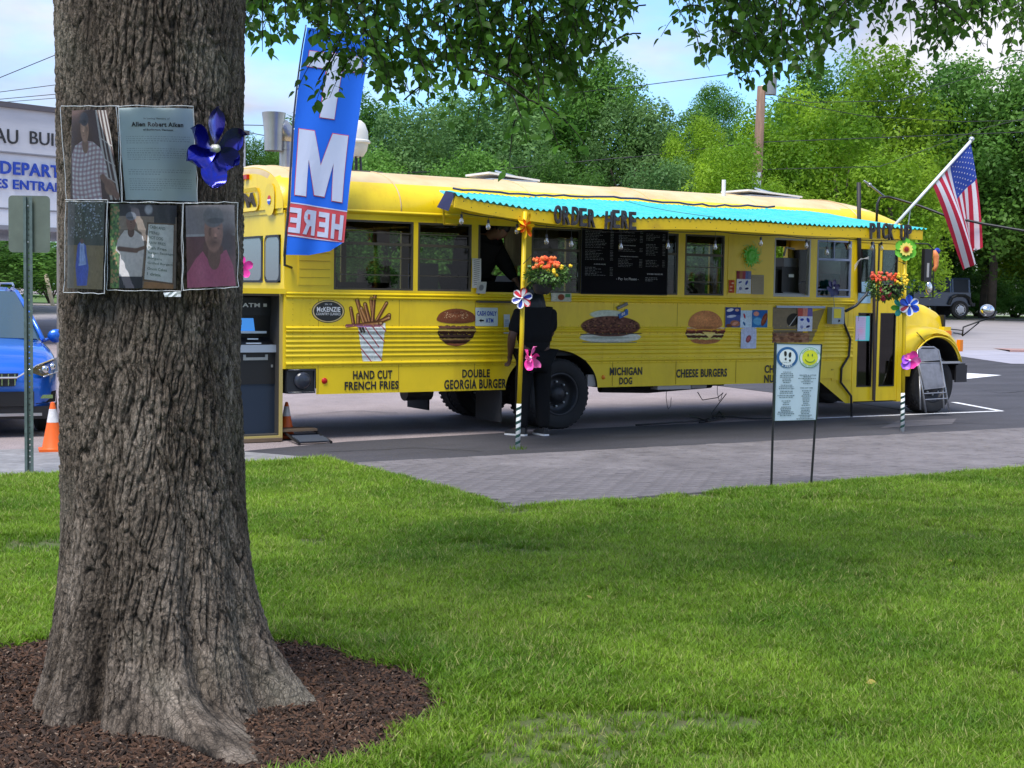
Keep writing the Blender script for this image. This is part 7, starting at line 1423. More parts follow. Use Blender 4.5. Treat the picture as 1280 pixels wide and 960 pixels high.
# kitchen fittings seen through the panes
mb = MB(); mb.box(-3.0, -1.5, 1.7, 2.3, .96, 1.75); mb.box(-2.9, -2.4, 1.75, 2.3, 1.75, 1.95); bus.part('kitchen_bench', mb, steel_in); mb = MB(); mb.tube([(-2.35, 1.6, 1.6), (-2.35, 1.6, 2.8)], .06, 8); bus.part('stove_pipe', mb, M('tan_pipe', (.45, .33, .18), .5))
mb = MB(); mb.box(-1.7, -1.45, .5, .8, 1.68, 1.98); bus.part('white_bin', mb, M('dull_white_plastic', (.45, .45, .43), .5)); mb = MB(); mb.box(-1.95, -1.75, 1.2, 1.25, 2.2, 2.42); bus.part('orange_card', mb, M('orange_card', (.55, .22, .08), .6)); mb = MB(); mb.box(-2.0, -1.3, .3, 1.4, 1.0, 1.66); bus.part('black_appliance', mb, black)
mb = MB(); mb.box(-.52, .20, .45, .50, 1.98, 2.50)
mb.box(-.66, -.52, .30, .33, 1.9, 2.46); bus.part('curtain', mb, M('tan_curtain', (.50, .40, .27), .8, noise=.3, nscale=3, stretch=(8, 1, .6))); mb = MB(); mb.box(-.4, .2, .55, 1.2, .96, 1.86); mb.ball((0, .6, 1.95), .13, 10, 6, (1.4, 1, .5)); bus.part('black_appliance', mb, black)
mb = MB(); mb.box(1.9, 3.0, 1.2, 1.9, .96, 1.74); bus.part('kitchen_bench', mb, steel_in); mb = MB(); mb.box(1.95, 2.15, .9, 1.2, 1.75, 2.05); bus.part('brown_carton', mb, M('brown_carton', (.35, .14, .07), .6)); mb = MB(); mb.tube([(1.86, .15, 1.80), (1.95, .15, 1.82), (2.4, .15, 1.80)], .010, 6); mb.tube([(1.9, .15, 1.66), (1.9, .15, 1.8)], .008, 6); bus.part('counter_rail', mb, alu)
mb = MB(); mb.box(3.36, 3.62, .25, .6, 1.0, 2.02); bus.part('black_appliance', mb, M('matt_black_appliance', (.008, .008, .009), .6)); mb = MB(); mb.box(3.64, 3.94, .20, .55, 1.50, 2.06); k_ = bus.part('espresso_machine', mb, black); mb = MB(); mb.box(3.66, 3.92, .19, .5, 2.06, 2.18); mb.box(3.64, 3.94, .17, .2, 1.70, 1.72); bus.part('machine_head', mb, steel_in, k_); mb = MB(); mb.box(3.75, 3.84, .185, .2, 1.92, 1.96); bus.part('machine_label', mb, whitep, k_); mb = MB(); mb.tube([(3.68, .22, 2.2), (3.70, .2, 2.32), (3.85, .2, 2.30)], .016, 6); mb.box(3.36, 3.94, .06, .3, 1.66, 1.70); bus.part('machine_arm', mb, M('pale_grey_frame', (0, 0, 0)), k_)
mb = MB(); mb.box(4.30, 4.62, .12, .16, 1.70, 1.98); bus.part('turquoise_card', mb, M('turquoise_card', (.05, .55, .45), .5)); mb = MB(); mb.box(4.1, 4.7, .10, .13, 2.34, 2.40); bus.part('turquoise_card', mb, M('turquoise_card', (0, 0, 0)))
mb = MB(); mb.box(4.95, 5.35, 1.5, 1.95, 1.0, 1.65); mb.box(4.95, 5.35, 1.9, 1.98, 1.6, 2.0); bus.part('driver_seat', mb, black); mb = MB(); mb.lathe([(.2, 0), (.21, .01), (.2, .02)], (5.5, 1.7, 1.7), 20, (1, 0, .5)); bus.part('steering_wheel', mb, black)

# ================================================================== THINGS ON THE BUS ROOF
def roofz(y): 
    c = (y-1.22)/1.22; return 2.52+.53*(1-abs(c)**2.35)**(1/2.35)
def RP(px, y): return S(px, 240, -y)[0]
stl = M('dull_stainless_duct', (.50, .49, .47), .35, .8, noise=.2, nscale=4)
x0 = RP(349, 1.0); t = Thing('exhaust_duct', 'steel exhaust duct with a curved cowl on the bus roof, left of the blue flag', 'exhaust duct', (x0, 1.0, 3.0), BUS)
mb = MB(); mb.lathe([(.085, 0), (.085, .35)], (x0+.09, 1.0, 3.0), 20); mb.lathe([(.092, .24), (.092, .27)], (x0+.09, 1.0, 3.0), 20); t.part('duct', mb, stl, smooth='auto')
mb = MB(); mb.tube([(x0+.09, 1.0, 3.33), (x0+.10, 1.0, 3.42), (x0+.04, 1.0, 3.49), (x0-.03, 1.0, 3.49)], [.09, .10, .10, .09], 18); t.part('elbow', mb, stl, smooth=True); mb = MB(); mb.lathe([(.105, 0), (.11, .22), (.135, .43), (.13, .43), (.10, .3), (.09, 0)], (x0-.07, 1.0, 3.22), 24); t.part('cowl', mb, stl, smooth='auto')
mb = MB(); mb.tube([(x0+.20, 1.05, 3.28), (x0+.24, 1.05, 3.40), (x0+.2, 1.05, 3.50)], .09, 16); t.part('elbow', mb, stl, smooth=True); mb = MB(); mb.lathe([(.14, 0), (.12, .03), (.10, .05)], (x0+.09, 1.0, 2.98), 20); t.part('flashing', mb, M('red_sealant', (.35, .04, .03), .7, noise=.4), smooth=True)
x1 = RP(445, 1.0); t = Thing('roof_fan', 'white domed exhaust fan on the bus roof, right of the blue flag', 'roof fan', (x1, 1.0, 3.0), BUS); mb = MB(); mb.lathe([(0, .0), (.08, .02), (.125, .09), (.14, .17), (.165, .18), (.165, .20), (.14, .215), (.135, .31), (.10, .40), (.055, .44), (0, .45)], (x1, 1.0, 3.20), 26); t.part('dome', mb, M('off_white_enamel', (.70, .68, .64), .4, noise=.12, nscale=5), smooth='auto')
mb = MB()
for k in range(6): a = k*math.pi/3; mb.tube([(x1+.07*math.cos(a), 1.0+.07*math.sin(a), 3.0), (x1+.055*math.cos(a), 1.0+.055*math.sin(a), 3.22)], .012, 6)
t.part('leg_frame', mb, black); mb = MB(); mb.box(x1-.22, x1+.25, .8, 1.2, 2.99, 3.045); t.part('curb', mb, M('dark_grey_metal', (.10, .10, .10), .5))
def hatch(x, lb, l, yw=.6, tilt=.08):
    t = Thing('roof_hatch', lb, 'roof hatch', (x, 1.3, 3.04), BUS, group='raised hatches on the bus roof'); mb = MB(); mb.box(x-l*.45, x+l*.45, 1.0, 1.0+yw, 3.03, 3.07); t.part('hatch_frame', mb, alu); mb = MB(); a = tilt; mb.obox((x, 1.3, 3.105), (l/2*math.cos(a), 0, -l/2*math.sin(a)), (0, yw/2, 0), (0, 0, .012)); t.part('hatch_lid', mb, whitep); mb = MB(); mb.tube([(x-l*.3, 1.1, 3.13+.04), (x+.1, 1.15, 3.12)], .012, 6); mb.tube([(x-l*.1, 1.1, 3.07), (x, 1.15, 3.12)], .01, 6); t.part('hatch_strut', mb, alu)
hatch(RP(633, 1.2), 'flat white roof hatch above the left end of the awning', .75); hatch(RP(958, 1.2), 'flat white roof hatch in front of the utility pole', 1.0, tilt=.05)
x2 = RP(904.5, .55); t = Thing('vent_pipe', 'short white plastic vent pipe standing on the bus roof', 'vent pipe', (x2, .55, 2.9), BUS); mb = MB(); mb.lathe([(.027, 0), (.027, .27), (.022, .27), (.022, .2)], (x2, .55, 2.93), 14); t.part('pipe', mb, whitep, smooth='auto'); mb = MB(); mb.lathe([(.05, 0), (.03, .02)], (x2, .55, 2.955), 12); t.part('flashing', mb, M('red_sealant', (0, 0, 0)))
# mast with service cable at the door end
t = Thing('cable_mast', 'black mast and conduit by the bus door carrying the thick service cable to the right', 'cable mast', (4.72, -.03, .3), BUS)
a = busP(1073.5, 228, .04); b = busP(1074.5, 366, .04); mb = MB(); mb.tube([a, b], .028, 8); t.part('mast', mb, M('black_mast', (.02, .018, .018), .6), smooth=True)
a = busP(1095.5, 284, .06); pts = [a, busP(1096.5, 255, .06), busP(1100, 247, .06), busP(1110, 246, .1), busP(1125, 250, .2), busP(1150, 257.5, .5), busP(1180, 269, .8), busP(1230, 280, 1.2), busP(1300, 292, 1.8), busP(1400, 300, 2.6)]; mb = MB(); mb.tube(pts, .017, 8); t.part('service_cable', mb, black, smooth=True)
mb = MB(); mb.tube([busP(1080, 226, .05), busP(1087, 231, .05), busP(1107, 247, .08)], .014, 6); mb.ball(busP(1087, 231, .05), .03, 8, 6); t.part('insulator', mb, galv, smooth=True)
mb = MB(); mb.tube([busP(1091, 302, .07), busP(1091.5, 320, .07), busP(1089, 345, .08), busP(1083, 368, .10), busP(1070, 382, .08), busP(1057, 389, .06)], .021, 8); t.part('conduit', mb, M('blue_black_conduit', (.02, .03, .045), .4), smooth=True)
mb = MB(); mb.tube([busP(1092, 306, .05), busP(1093, 420, .05), busP(1092, 500, .05)], .022, 6); t.part('rod', mb, M('dark_brown_pipe', (.05, .035, .03), .6))
mb = MB(); r = random.Random(5)
for k in range(4): mb.tube([busP(1068, 332+k*2, .06), busP(1073+k, 326-k, .09), busP(1086, 321+k, .08)], .003, 4)
t.part('loose_wires', mb, M('pale_wire', (.5, .5, .48), .5))
mb = MB(); mb.tube([busP(1054, 386, .05), busP(1055, 404, .04), busP(1063, 424, .03), busP(1061, 445, .03), busP(1052, 460, .03), busP(1051, 478, .03), busP(1064, 495, .03), busP(1064.5, 521, .06)], .016, 8); t.part('power_lead', mb, black, smooth=True)
# cables on the ground under the bus
t = Thing('ground_cables', 'tangle of black cables lying on the lot under the bus', 'cable', (2.6, .2, 0), BUS); r = random.Random(11)
for (pp_, hz) in (([(840, 540), (862, 531), (885, 528), (906, 524), (950, 526), (1040, 529)], 0), ([(868, 522), (890, 530), (905, 517), (912, 526), (897, 533)], .0), ([(908, 492), (898, 505), (889, 517), (894, 524)], 1), ([(872, 490), (878, 500), (897, 497), (904, 491)], 1)):
    mb = MB(); pts = []
    for i, (x, y) in enumerate(pp_):
        if hz: q = busP(x, y, -.15); pts.append((q[0], q[1], max(.02, q[2])))
        else: q = GB(x, y); pts.append((q[0], max(q[1], -.1)+.1, .02+.01*(i % 2)))
    mb.tube(pts, .012 if not hz else .006, 6); t.part('cable', mb, black, smooth=True)
# ladder-like ramp lying by the rear corner
t = Thing('folding_step', 'low black folding step with grey slats below the rear corner of the bus', 'step', (-3.4, -.1, 0), BUS)
mb = MB(); mb.box(-3.62, -3.18, .05, .30, .10, .125); t.part('plank', mb, M('brown_plank', (.16, .11, .07), .8, noise=.3))
for k in range(4):
    mb = MB(); yy = -.34+.14*k; mb.obox((-3.40+.03*k, yy, .045), (.17, 0, 0), (0, .045, .015), (0, -.002, .006)); t.part('slat', mb, M('blue_grey_slat', (.05, .06, .08), .5))
mb = MB()
for s_ in (-3.59, -3.22): mb.tube([(s_, -.42, .02), (s_+.07, .2, .09)], .014, 6)
t.part('side_rail', mb, black)
mb = MB(); mb.box(-4.3, -3.62, -.02, 1.4, .008, .045); t.part('wood_sill', mb, M('brown_plank', (0, 0, 0)))
# white panel leaning left of the cash machine
q = BUS.world((-4.02, .95, 0)); mb = MB(); mb.obox((-3.66, 1.05, .33), (.01, .02, 0), (0, .02, 0), (0, 0, .30)); single('leaning_board', mb, whitep, 'narrow white panel edge standing at the left of the cash machine', 'panel', (-3.66, 1.05, 0), BUS)

# ================================================================== FLAGS
t = Thing('feather_flag', 'tall blue feather banner reading ATM HERE in mirror image at the bus rear', 'banner flag', (S(360, 318, .25)[0], -.25, S(360, 318, .25)[1]), BUS)
FO = .25
def FB(px, py): s, z = S(px, py, FO); return s, z
LX = [(36, 383.6), (96, 375.7), (151, 369), (222, 363.5), (253, 362), (297, 358.5), (318, 357.5)]; RX = [(36, 461), (57, 459), (119, 450), (210, 439.5), (253, 435), (292, 430.5), (318, 428)]
def flag_px(u, py):                       # py = height of the row at the pole edge, in the photo; rows tilt down to the fly
    lx = float(np.interp(py, [a[0] for a in LX], [a[1] for a in LX])); rx = float(np.interp(py, [a[0] for a in RX], [a[1] for a in RX])); y = py+11*u
    if py > 292: yb = float(np.interp(u, [0, .4, .75, .93, 1], [318.5, 319, 314, 307, 303.5])); k = (py-292)/26.; y = (292+11*u)*(1-k)+yb*k
    if py < 60: k = (60-py)/40.; lx += 2*k*k
    return lx+(rx-lx)*u, y
def flag_fn(u, py, lift=0.0):
    px, y = flag_px(u, py); s, z = FB(px, y); v = (318-py)/300; d = .03*math.sin(3.0*u+6*v)+.012*math.sin(9*u-4*v)+.02*(1-v)*math.sin(12*u)*u; return (s, -FO-d-lift, z)
fb_ = M('royal_blue_banner_cloth', (.010, .155, .82), .7); fr_ = M('banner_red_cloth', (.72, .08, .10), .7); fw_ = M('banner_pale_lettering', (.62, .66, .84), .7)
mb = MB(); mb.grid(lambda u, v: flag_fn(u, 318-284*v), 24, 80); t.part('cloth', mb, fb_, smooth=True)
for lf in (.003, -.003): mb = MB(); mb.grid(lambda a, b: flag_fn(a, 295-42*b, lf), 24, 10); t.part('red_band', mb, fr_, smooth=True)
for py in (294.5, 254): mb = MB(); mb.grid(lambda a, b: flag_fn(a, py-1.4*b, .005), 24, 1); t.part('band_edge', mb, fw_, smooth=True)
def flag_poly(polys, u0, u1, p0, p1):      # letters as cut shapes, seen from the back
    for mt, gr, lf in ((fr_, 1.0, .006), (fw_, 0, .009)):
        mb = MB()
        for pl in polys:
            c = np.mean(np.array(pl), 0); me = bpy.data.meshes.new('x'); g_ = .012 if gr else 0; n_ = len(pl); q = []
            for i in range(n_):               # grow outwards for the outline
                a, b, c_ = np.array(pl[i-1]), np.array(pl[i]), np.array(pl[(i+1) % n_]); d1_, d2_ = (b-a)/np.linalg.norm(b-a), (c_-b)/np.linalg.norm(c_-b); nn = np.array([d1_[1]+d2_[1], -d1_[0]-d2_[0]]); nn /= max(.6, np.linalg.norm(nn)); q.append(b+nn*g_*1.2)
            me.from_pydata([(x, y, 0) for x, y in q], [], [tuple(range(n_))]); bm = bmesh.new(); bm.from_mesh(me); bmesh.ops.triangulate(bm, faces=bm.faces)
            for _ in range(3): bmesh.ops.subdivide_edges(bm, edges=[e_ for e_ in bm.edges if e_.calc_length() > .14], cuts=1); bmesh.ops.triangulate(bm, faces=bm.faces)
            mb.add([flag_fn(u0+(u1-u0)*(1-w.co.x), p0+(p1-p0)*w.co.y, lf) for w in bm.verts], [tuple(w.index for w in fc.verts) for fc in bm.faces]); bm.free(); bpy.data.meshes.remove(me)
        t.part('lettering', mb, mt)
LM = [(0, 0), (.22, 0), (.24, .56), (.38, .04), (.60, .04), (.76, .56), (.78, 0), (1, 0), (.98, 1), (.68, 1), (.5, .50), (.32, 1), (.02, 1)]; LT = [(.36, 0), (.64, 0), (.64, .76), (1, .76), (1, 1), (0, 1), (0, .76), (.36, .76)]
LH = [(0, 0), (.3, 0), (.3, .4), (.7, .4), (.7, 0), (1, 0), (1, 1), (.7, 1), (.7, .62), (.3, .62), (.3, 1), (0, 1)]; LE = [(0, 0), (1, 0), (1, .2), (.34, .2), (.34, .4), (.9, .4), (.9, .6), (.34, .6), (.34, .8), (1, .8), (1, 1), (0, 1)]
LR = [(0, 0), (.3, 0), (.3, .36), (.46, .36), (.68, 0), (1, 0), (.74, .42), (.92, .52), (1, .68), (.95, .88), (.78, 1), (0, 1)]
def shf(pl, x0, w): return [(x0+w*x, y) for x, y in pl]
flag_poly([shf(LH, .02, .22), shf(LE, .29, .19), shf(LR, .53, .23), shf(LE, .81, .19)], .0, .97, 290, 259); flag_poly([LM], .06, .90, 243, 160); flag_poly([LT], .10, .92, 142, 62)
mb = MB(); mb.add([flag_fn(x, y, .012) for x, y in ((.345, 271), (.30, 271), (.30, 264.5), (.345, 264.5))], [(0, 1, 2, 3)]); t.part('letter_counter', mb, fr_)
mb = MB(); mb.tube([np.array(flag_fn(-.02, py))+np.array([0, .005, 0]) for py in np.linspace(320, 31, 30)], [.016-.008*k/29 for k in range(30)], 8); t.part('pole', mb, M('dark_flag_pole', (.03, .03, .05), .4), smooth=True)
mb = MB(); p = np.array(flag_fn(-.02, 319)); mb.tube([p+np.array([0, 0, .04]), p+np.array([0, 0, -.10]), (-3.52, -.01, p[2]-.12)], .014, 6); t.part('bracket', mb, black)
# national flag on its staff
FL = 1.05
def UF(px, py, off=FL): s, z = S(px, py, off); return np.array([s, -off, z])
t = Thing('national_flag', 'stars and stripes flag on a slanted white staff at the front of the bus', 'flag', UF(1120, 280), BUS)
mb = MB(); mb.tube([UF(1119, 281), UF(1213, 177)], .021, 10); t.part('staff', mb, M('white_flag_staff', (.75, .76, .78), .35), smooth=True); mb = MB(); mb.ball(UF(1214.5, 174), .036, 12, 8); t.part('finial', mb, M('silver_ball', (.6, .62, .65), .25, .6), smooth=True)
mb = MB(); mb.tube([UF(1134, 291), UF(1138, 262)], .007, 6); t.part('stay', mb, galv)
TL = [(1213.5, 180), (1193, 204), (1171, 231)]      # hoist along the staff: head -> foot
def usf(h, f, lift=0.0):                 # h 0 top..1 foot of hoist, f 0 hoist..1 fly
    hx = 1213.5+(1166-1213.5)*h; hy = 179+(233-179)*h
    # the cloth hangs: fly edge positions
    fx = 1222+(1211-1222)*h; fy = 309+(338-309)*h
    mx_ = 1219+(1184-1219)*h; my_ = 222+(272-222)*h
    x = hx*(1-f)**2+2*f*(1-f)*mx_+fx*f*f; y = hy*(1-f)**2+2*f*(1-f)*my_+fy*f*f
    s, z = S(x, y, FL); d = .07*math.sin(h*9+f*2)*f**.6+.03*math.sin(h*17+1)*f; return np.array([s, -FL-d-lift, z])
usr = M('flag_red_cloth', (.55, .015, .05), .65); usw = M('flag_white_cloth', (.78, .74, .80), .65); usb = M('flag_blue_cloth', (.02, .06, .36), .65)
for k in range(13):
    a, b = k/13, (k+1)/13; f0 = .42 if k < 7 else 0; mb = MB(); mb.grid(lambda u, w: usf(a+(b-a)*w, f0+(1-f0)*u), 26, 2); t.part('stripe', mb, usr if k % 2 == 0 else usw, smooth=True)
mb = MB(); mb.grid(lambda u, w: usf(7/13*w, .42*u), 14, 12); cn = t.part('canton', mb, usb, smooth=True)
mb = MB()
for lf in (.006, -.006):
    for r_ in range(9):
        for c_ in range(6 if r_ % 2 == 0 else 5):
            h_ = 7/13*(r_+1)/10; f_ = .42*((c_*2+1+(r_ % 2))/12); pts = []
            for j in range(10): q = .0155 if j % 2 == 0 else .0065; aa = j*math.pi/5; pts.append(usf(h_+q*math.cos(aa)*1.1, f_+q*.62*math.sin(aa), lf))
            mb.add(pts, [tuple(range(10))])
t.part('stars', mb, usw, cn)
mb = MB(); mb.ball(UF(1219.5, 312), .03, 8, 6, (1.4, .5, .6)); t.part('clip', mb, galv)
p = UF(1170, 320, .3); t = Thing('wind_sock_bird', 'small orange and navy spinner behind the mirror, below the flag', 'ornament', p, BUS); mb = MB(); mb.tube([p+np.array([-.03, 0, .08]), p+np.array([0, 0, 0]), p+np.array([.01, 0, -.14]), p+np.array([-.03, 0, -.2])], [.02, .045, .03, .03], 8); t.part('body', mb, M('orange_spinner', (.75, .25, .08), .5), smooth=True); mb = MB(); mb.ball(p+np.array([.02, 0, .07]), .05, 8, 6, (1.2, .6, .9)); t.part('head', mb, pb_, smooth=True)

# ================================================================== YARD SIGN
La = G(964, 611); Lb = G(1013.5, 609); mid = (La+Lb)/2
t = Thing('yard_sign', 'pale blue board with footprints and a smiling face on two thin black legs', 'notice board', mid)
ta = AT(969, 428, La[1]); tb_ = AT(1026, 430, Lb[1]); 
for (f, e) in ((La, ta), (Lb, tb_)): mb = MB(); mb.tube([f-np.array([0, 0, .02]), e], .0105, 8); t.part('leg', mb, black)
def lp(f, e, py): return min((f+(e-f)*k for k in np.linspace(0, 1, 300)), key=lambda p: abs(pxof(p)[1]-py))
q00, q01 = lp(La, ta, 526), lp(La, ta, 429.5); q10, q11 = lp(Lb, tb_, 525), lp(Lb, tb_, 430.5); out = np.array([.3, -1, 0])*.014
yfn = lambda u, v, l=0.0: (q00*(1-u)*(1-v)+q10*u*(1-v)+q11*u*v+q01*(1-u)*v)+out*(1+l)
mb = MB(); mb.add([yfn(0, 0), yfn(1, 0), yfn(1, 1), yfn(0, 1), yfn(0, 0, -.5), yfn(1, 0, -.5), yfn(1, 1, -.5), yfn(0, 1, -.5)], [(0, 1, 2, 3), (7, 6, 5, 4), (0, 4, 5, 1), (1, 5, 6, 2), (2, 6, 7, 3), (3, 7, 4, 0)]); t.part('board', mb, M('pale_blue_board', (.55, .68, .78), .4, noise=.08, nscale=3))
for e in ((0, 0, 0, 1), (1, 0, 1, 1), (0, 1, 1, 1), (0, 0, 1, 0)): mb = MB(); mb.tube([yfn(e[0], e[1], .0), yfn(e[2], e[3], .0)], .0085 if e[0] == e[2] else .004, 6); t.part('frame_bar', mb, M('dark_green_black_frame', (.015, .03, .025), .5))
asp = 96/55.
def disc(cu, cv, r, lift, mat, nm, inner=0.0):
    mb = MB(); n_ = 40; o_ = [yfn(cu+r*math.cos(a), cv+r/asp*math.sin(a), lift) for a in np.linspace(0, 2*math.pi, n_, endpoint=False)]
    if inner: i_ = [yfn(cu+inner*math.cos(a), cv+inner/asp*math.sin(a), lift) for a in np.linspace(0, 2*math.pi, n_, endpoint=False)]; mb.add(o_+i_, [(k, (k+1) % n_, n_+(k+1) % n_, n_+k) for k in range(n_)])
    else: mb.add(o_, [tuple(range(n_))])
    return t.part(nm, mb, mat)
nav = M('print_blue', (.02, .12, .32), .5); lim = M('print_lime', (.52, .66, .03), .5); grn = M('print_green', (.06, .35, .10), .5); wh = M('print_white', (.72, .80, .82), .5); yb = M('yellow_bus_lime_face', (.72, .75, .03), .5)
C1, C2, RR = (.255, .825), (.755, .825), .235
disc(*C1, RR, .25, nav, 'round_emblem'); disc(*C1, RR*.76, .4, wh, 'round_emblem')
disc(*C2, RR, .25, grn, 'round_emblem'); disc(*C2, RR*.95, .35, wh, 'round_emblem'); disc(*C2, RR*.74, .45, yb, 'smiling_face')
mb = MB()
for (du, dv, ru, rv) in ((-.055, .045, .030, .028), (.055, .030, .030, .028), (-.045, -.022, .022, .013), (.060, -.040, .022, .013), (-.06, .065, .026, .012), (.06, .052, .026, .012)): mb.add([yfn(C1[0]+du*.9+ru*math.cos(a), C1[1]+dv+rv*math.sin(a)*1.2, .55) for a in np.linspace(0, 2*math.pi, 16, endpoint=False)], [tuple(range(16))])
t.part('footprints', mb, inkb)
mb = MB()
for du in (-.05, .045): mb.add([yfn(C2[0]+du+.013*math.cos(a), C2[1]+.034+.019*math.sin(a), .6) for a in np.linspace(0, 2*math.pi, 14, endpoint=False)], [tuple(range(14))])
mb.tube([yfn(C2[0]+.11*math.cos(a), C2[1]+.052*math.sin(a)-.006, .6) for a in np.linspace(math.pi*1.08, math.pi*1.92, 14)], .0025, 4); t.part('face_marks', mb, M('print_dark_green', (.02, .16, .05), .5))
def arc_text(st, C, r, a0, a1, h, mat, inward=False):
    v, f = text_geo(st, .02); mb = MB(); pts = []
    for p in v:
        a = R(a0+(a1-a0)*p[0]); q = r+h*(p[1]-.5)*(1 if not inward else -1); pts.append(yfn(C[0]+q*math.cos(a), C[1]+q/asp*math.sin(a), .62))
    mb.add(pts, f); t.part('lettering', mb, mat)
arc_text('THANK YOU FOR', C2, RR*.84, 155, 25, .035, grn); arc_text('SOCIAL DISTANCING', C2, RR*.84, 215, 325, .035, grn, True); arc_text('6 FEET', C1, RR*.87, 235, 305, .04, wh, True)
def yt(lines, mat):
    mb = MB()
    for st, u0, v0, u1, v1, b in lines: text_on(mb, st, lambda a, c: yfn(u0+(u1-u0)*a, v0+(v1-v0)*c, .4), b)
    t.part('lettering', mb, mat)
pt = M('print_slate', (.03, .10, .14), .6); yt([('STAND HERE', .13, .748, .38, .765, .01)], pt)
r = random.Random(21); W_ = ['PLEASE', 'KEEP', 'SPACE', 'ORDER', 'WINDOW', 'NAPKINS', 'DRINKS', 'PICK UP', 'WAIT', 'LINE', 'FRIES', 'THANK', 'SAFE', 'HANDS']
def blk(cu, v, n_, wmin, wmax, dv=.0225, h=.014):
    L_ = []
    for i in range(n_): w_ = r.uniform(wmin, wmax); st = ' '.join(r.choice(['lorem', 'mmnn', 'uaoie', 'rnmsu', 'hnaeo']) for _ in range(max(1, int(w_/.07)))); L_.append((st, cu-w_/2, v-i*dv-h, cu+w_/2, v-i*dv, .0))
    return L_
P = Paint(300, 500, (0, 0, 0), 0.0); dk = (.10, .22, .26)
for (cu, v, n_, w0, w1) in ((.26, .365, 7, .16, .34), (.26, .535, 3, .2, .36), (.26, .615, 2, .22, .36), (.26, .67, 2, .24, .4), (.26, .74, 3, .14, .24), (.26, .82, 3, .16, .3), (.26, .885, 3, .25, .42), (.72, .425, 5, .12, .40), (.72, .61, 4, .10, .22), (.72, .73, 4, .12, .26), (.72, .865, 6, .14, .42)):
    for i in range(n_): w_ = r.uniform(w0, w1); P.squig(cu-w_/2, cu+w_/2, v+i*.0225, .012, .010, dk, r.randint(0, 9999), .95)
t.part('small_print', uv_grid('small_print', lambda u, v: yfn(u, v, .35)-mid*0, 2, 2, P.mat('yard_print', .5, True), mid), None)
yt([('ON SITE & ACTIVE', .54, .586, .92, .603, .03), ('TAKE OUT TIME', .57, .420, .86, .436, .03), ('OFFICE', .64, .286, .80, .302, .03), ('DELIVERY', .61, .155, .84, .171, .03)], pt)

# ================================================================== FOLDING CHAIR LEANING BY THE FRONT WHEEL
co = .34
def CH(px, py, off=co): s, z = S(px, py, off); return np.array([s, -off, max(z, .012)])
t = Thing('folding_chair', 'grey metal folding chair leaning against the front wheel of the bus', 'folding chair', CH(1166, 516), BUS); cm_ = M('grey_chair_tube', (.38, .38, .40), .4, .6); cs_ = M('grey_chair_panel', (.30, .30, .33), .45, .3, noise=.25, nscale=12)
mb = MB(); mb.tube([CH(1157.5, 516, .42), CH(1152, 480, .33), CH(1146.5, 450, .24), CH(1147, 438, .20), CH(1152, 434, .19), CH(1167, 434, .19), CH(1173, 438, .20), CH(1176, 452, .24), CH(1181, 482, .33), CH(1187, 515, .42)], .013, 8); t.part('frame', mb, cm_, smooth=True)
mb = MB(); q = [CH(1148.5, 436, .215), CH(1172, 436, .215), CH(1175, 450, .25), CH(1148.5, 452, .25)]; mb.grid(lambda u, w: q[3]*(1-u)*(1-w)+q[2]*u*(1-w)+q[1]*u*w+q[0]*(1-u)*w+np.array([0, .02*math.sin(math.pi*u), 0]), 8, 4); mb.tube([q[3], q[2]], .006, 5); t.part('backrest', mb, cs_, smooth=True)
mb = MB(); q = [CH(1148.5, 454, .30), CH(1174, 453, .30), CH(1181.5, 484, .36), CH(1155.5, 487, .36)]
mb.grid(lambda u, w: q[3]*(1-u)*(1-w)+q[2]*u*(1-w)+q[1]*u*w+q[0]*(1-u)*w+np.array([0, -.012*(1-(2*u-1)**4)*(1-(2*w-1)**4), 0]), 12, 10); mb.tube([q[0], q[1], q[2], q[3], q[0]], .008, 5); t.part('seat', mb, cs_, smooth=True)
mb = MB(); mb.tube([CH(1150.5, 512, .40), CH(1149.5, 470, .30)], .011, 8); mb.tube([CH(1180, 511, .40), CH(1178, 478, .30)], .011, 8); t.part('leg', mb, cm_, smooth=True)
for (y_, o_) in ((491.5, .37), (499, .385)): mb = MB(); mb.tube([CH(1155+(y_-491)*.15, y_+.6, o_), CH(1183+(y_-491)*.18, y_-1, o_)], .009, 6); t.part('stretcher', mb, cm_)

# ================================================================== DISTANT SUV
JY = 64.5; jz = gz(JY)+.02; jr = AT(1206, 372, JY)[0]; JF = Frame((jr, JY, jz), R(180+8))
t = Thing('parked_suv', 'dark blue-grey boxy off-road vehicle parked before the hedge behind the bus front', 'car', (0, 0, 0), JF); jb = M('slate_blue_jeep_paint', (.045, .065, .10), .35, .3, coat=.6)
# x forward (to the left in view), y width
def jbox(mb, x0, x1, z0, z1, w=.80, w1=None):
    w1 = w if w1 is None else w1; mb.add([(x0, -w, z0), (x1, -w, z0), (x1, w, z0), (x0, w, z0), (x0, -w1, z1), (x1, -w1, z1), (x1, w1, z1), (x0, w1, z1)], [(0, 3, 2, 1), (4, 5, 6, 7), (0, 1, 5, 4), (1, 2, 6, 5), (2, 3, 7, 6), (3, 0, 4, 7)])
mb = MB(); jbox(mb, .10, 2.75, .55, 1.15); jbox(mb, 2.75, 4.1, .62, 1.12, .62, .55); t.part('body', mb, jb)
mb = MB(); jbox(mb, .12, 2.5, 1.72, 1.80, .70, .66); jbox(mb, .12, .20, 1.15, 1.72, .78, .70)
for x in (.9, 1.0, 1.75, 2.45): jbox(mb, x, x+.07, 1.15, 1.74, .79, .70)
t.part('hard_top', mb, jb)
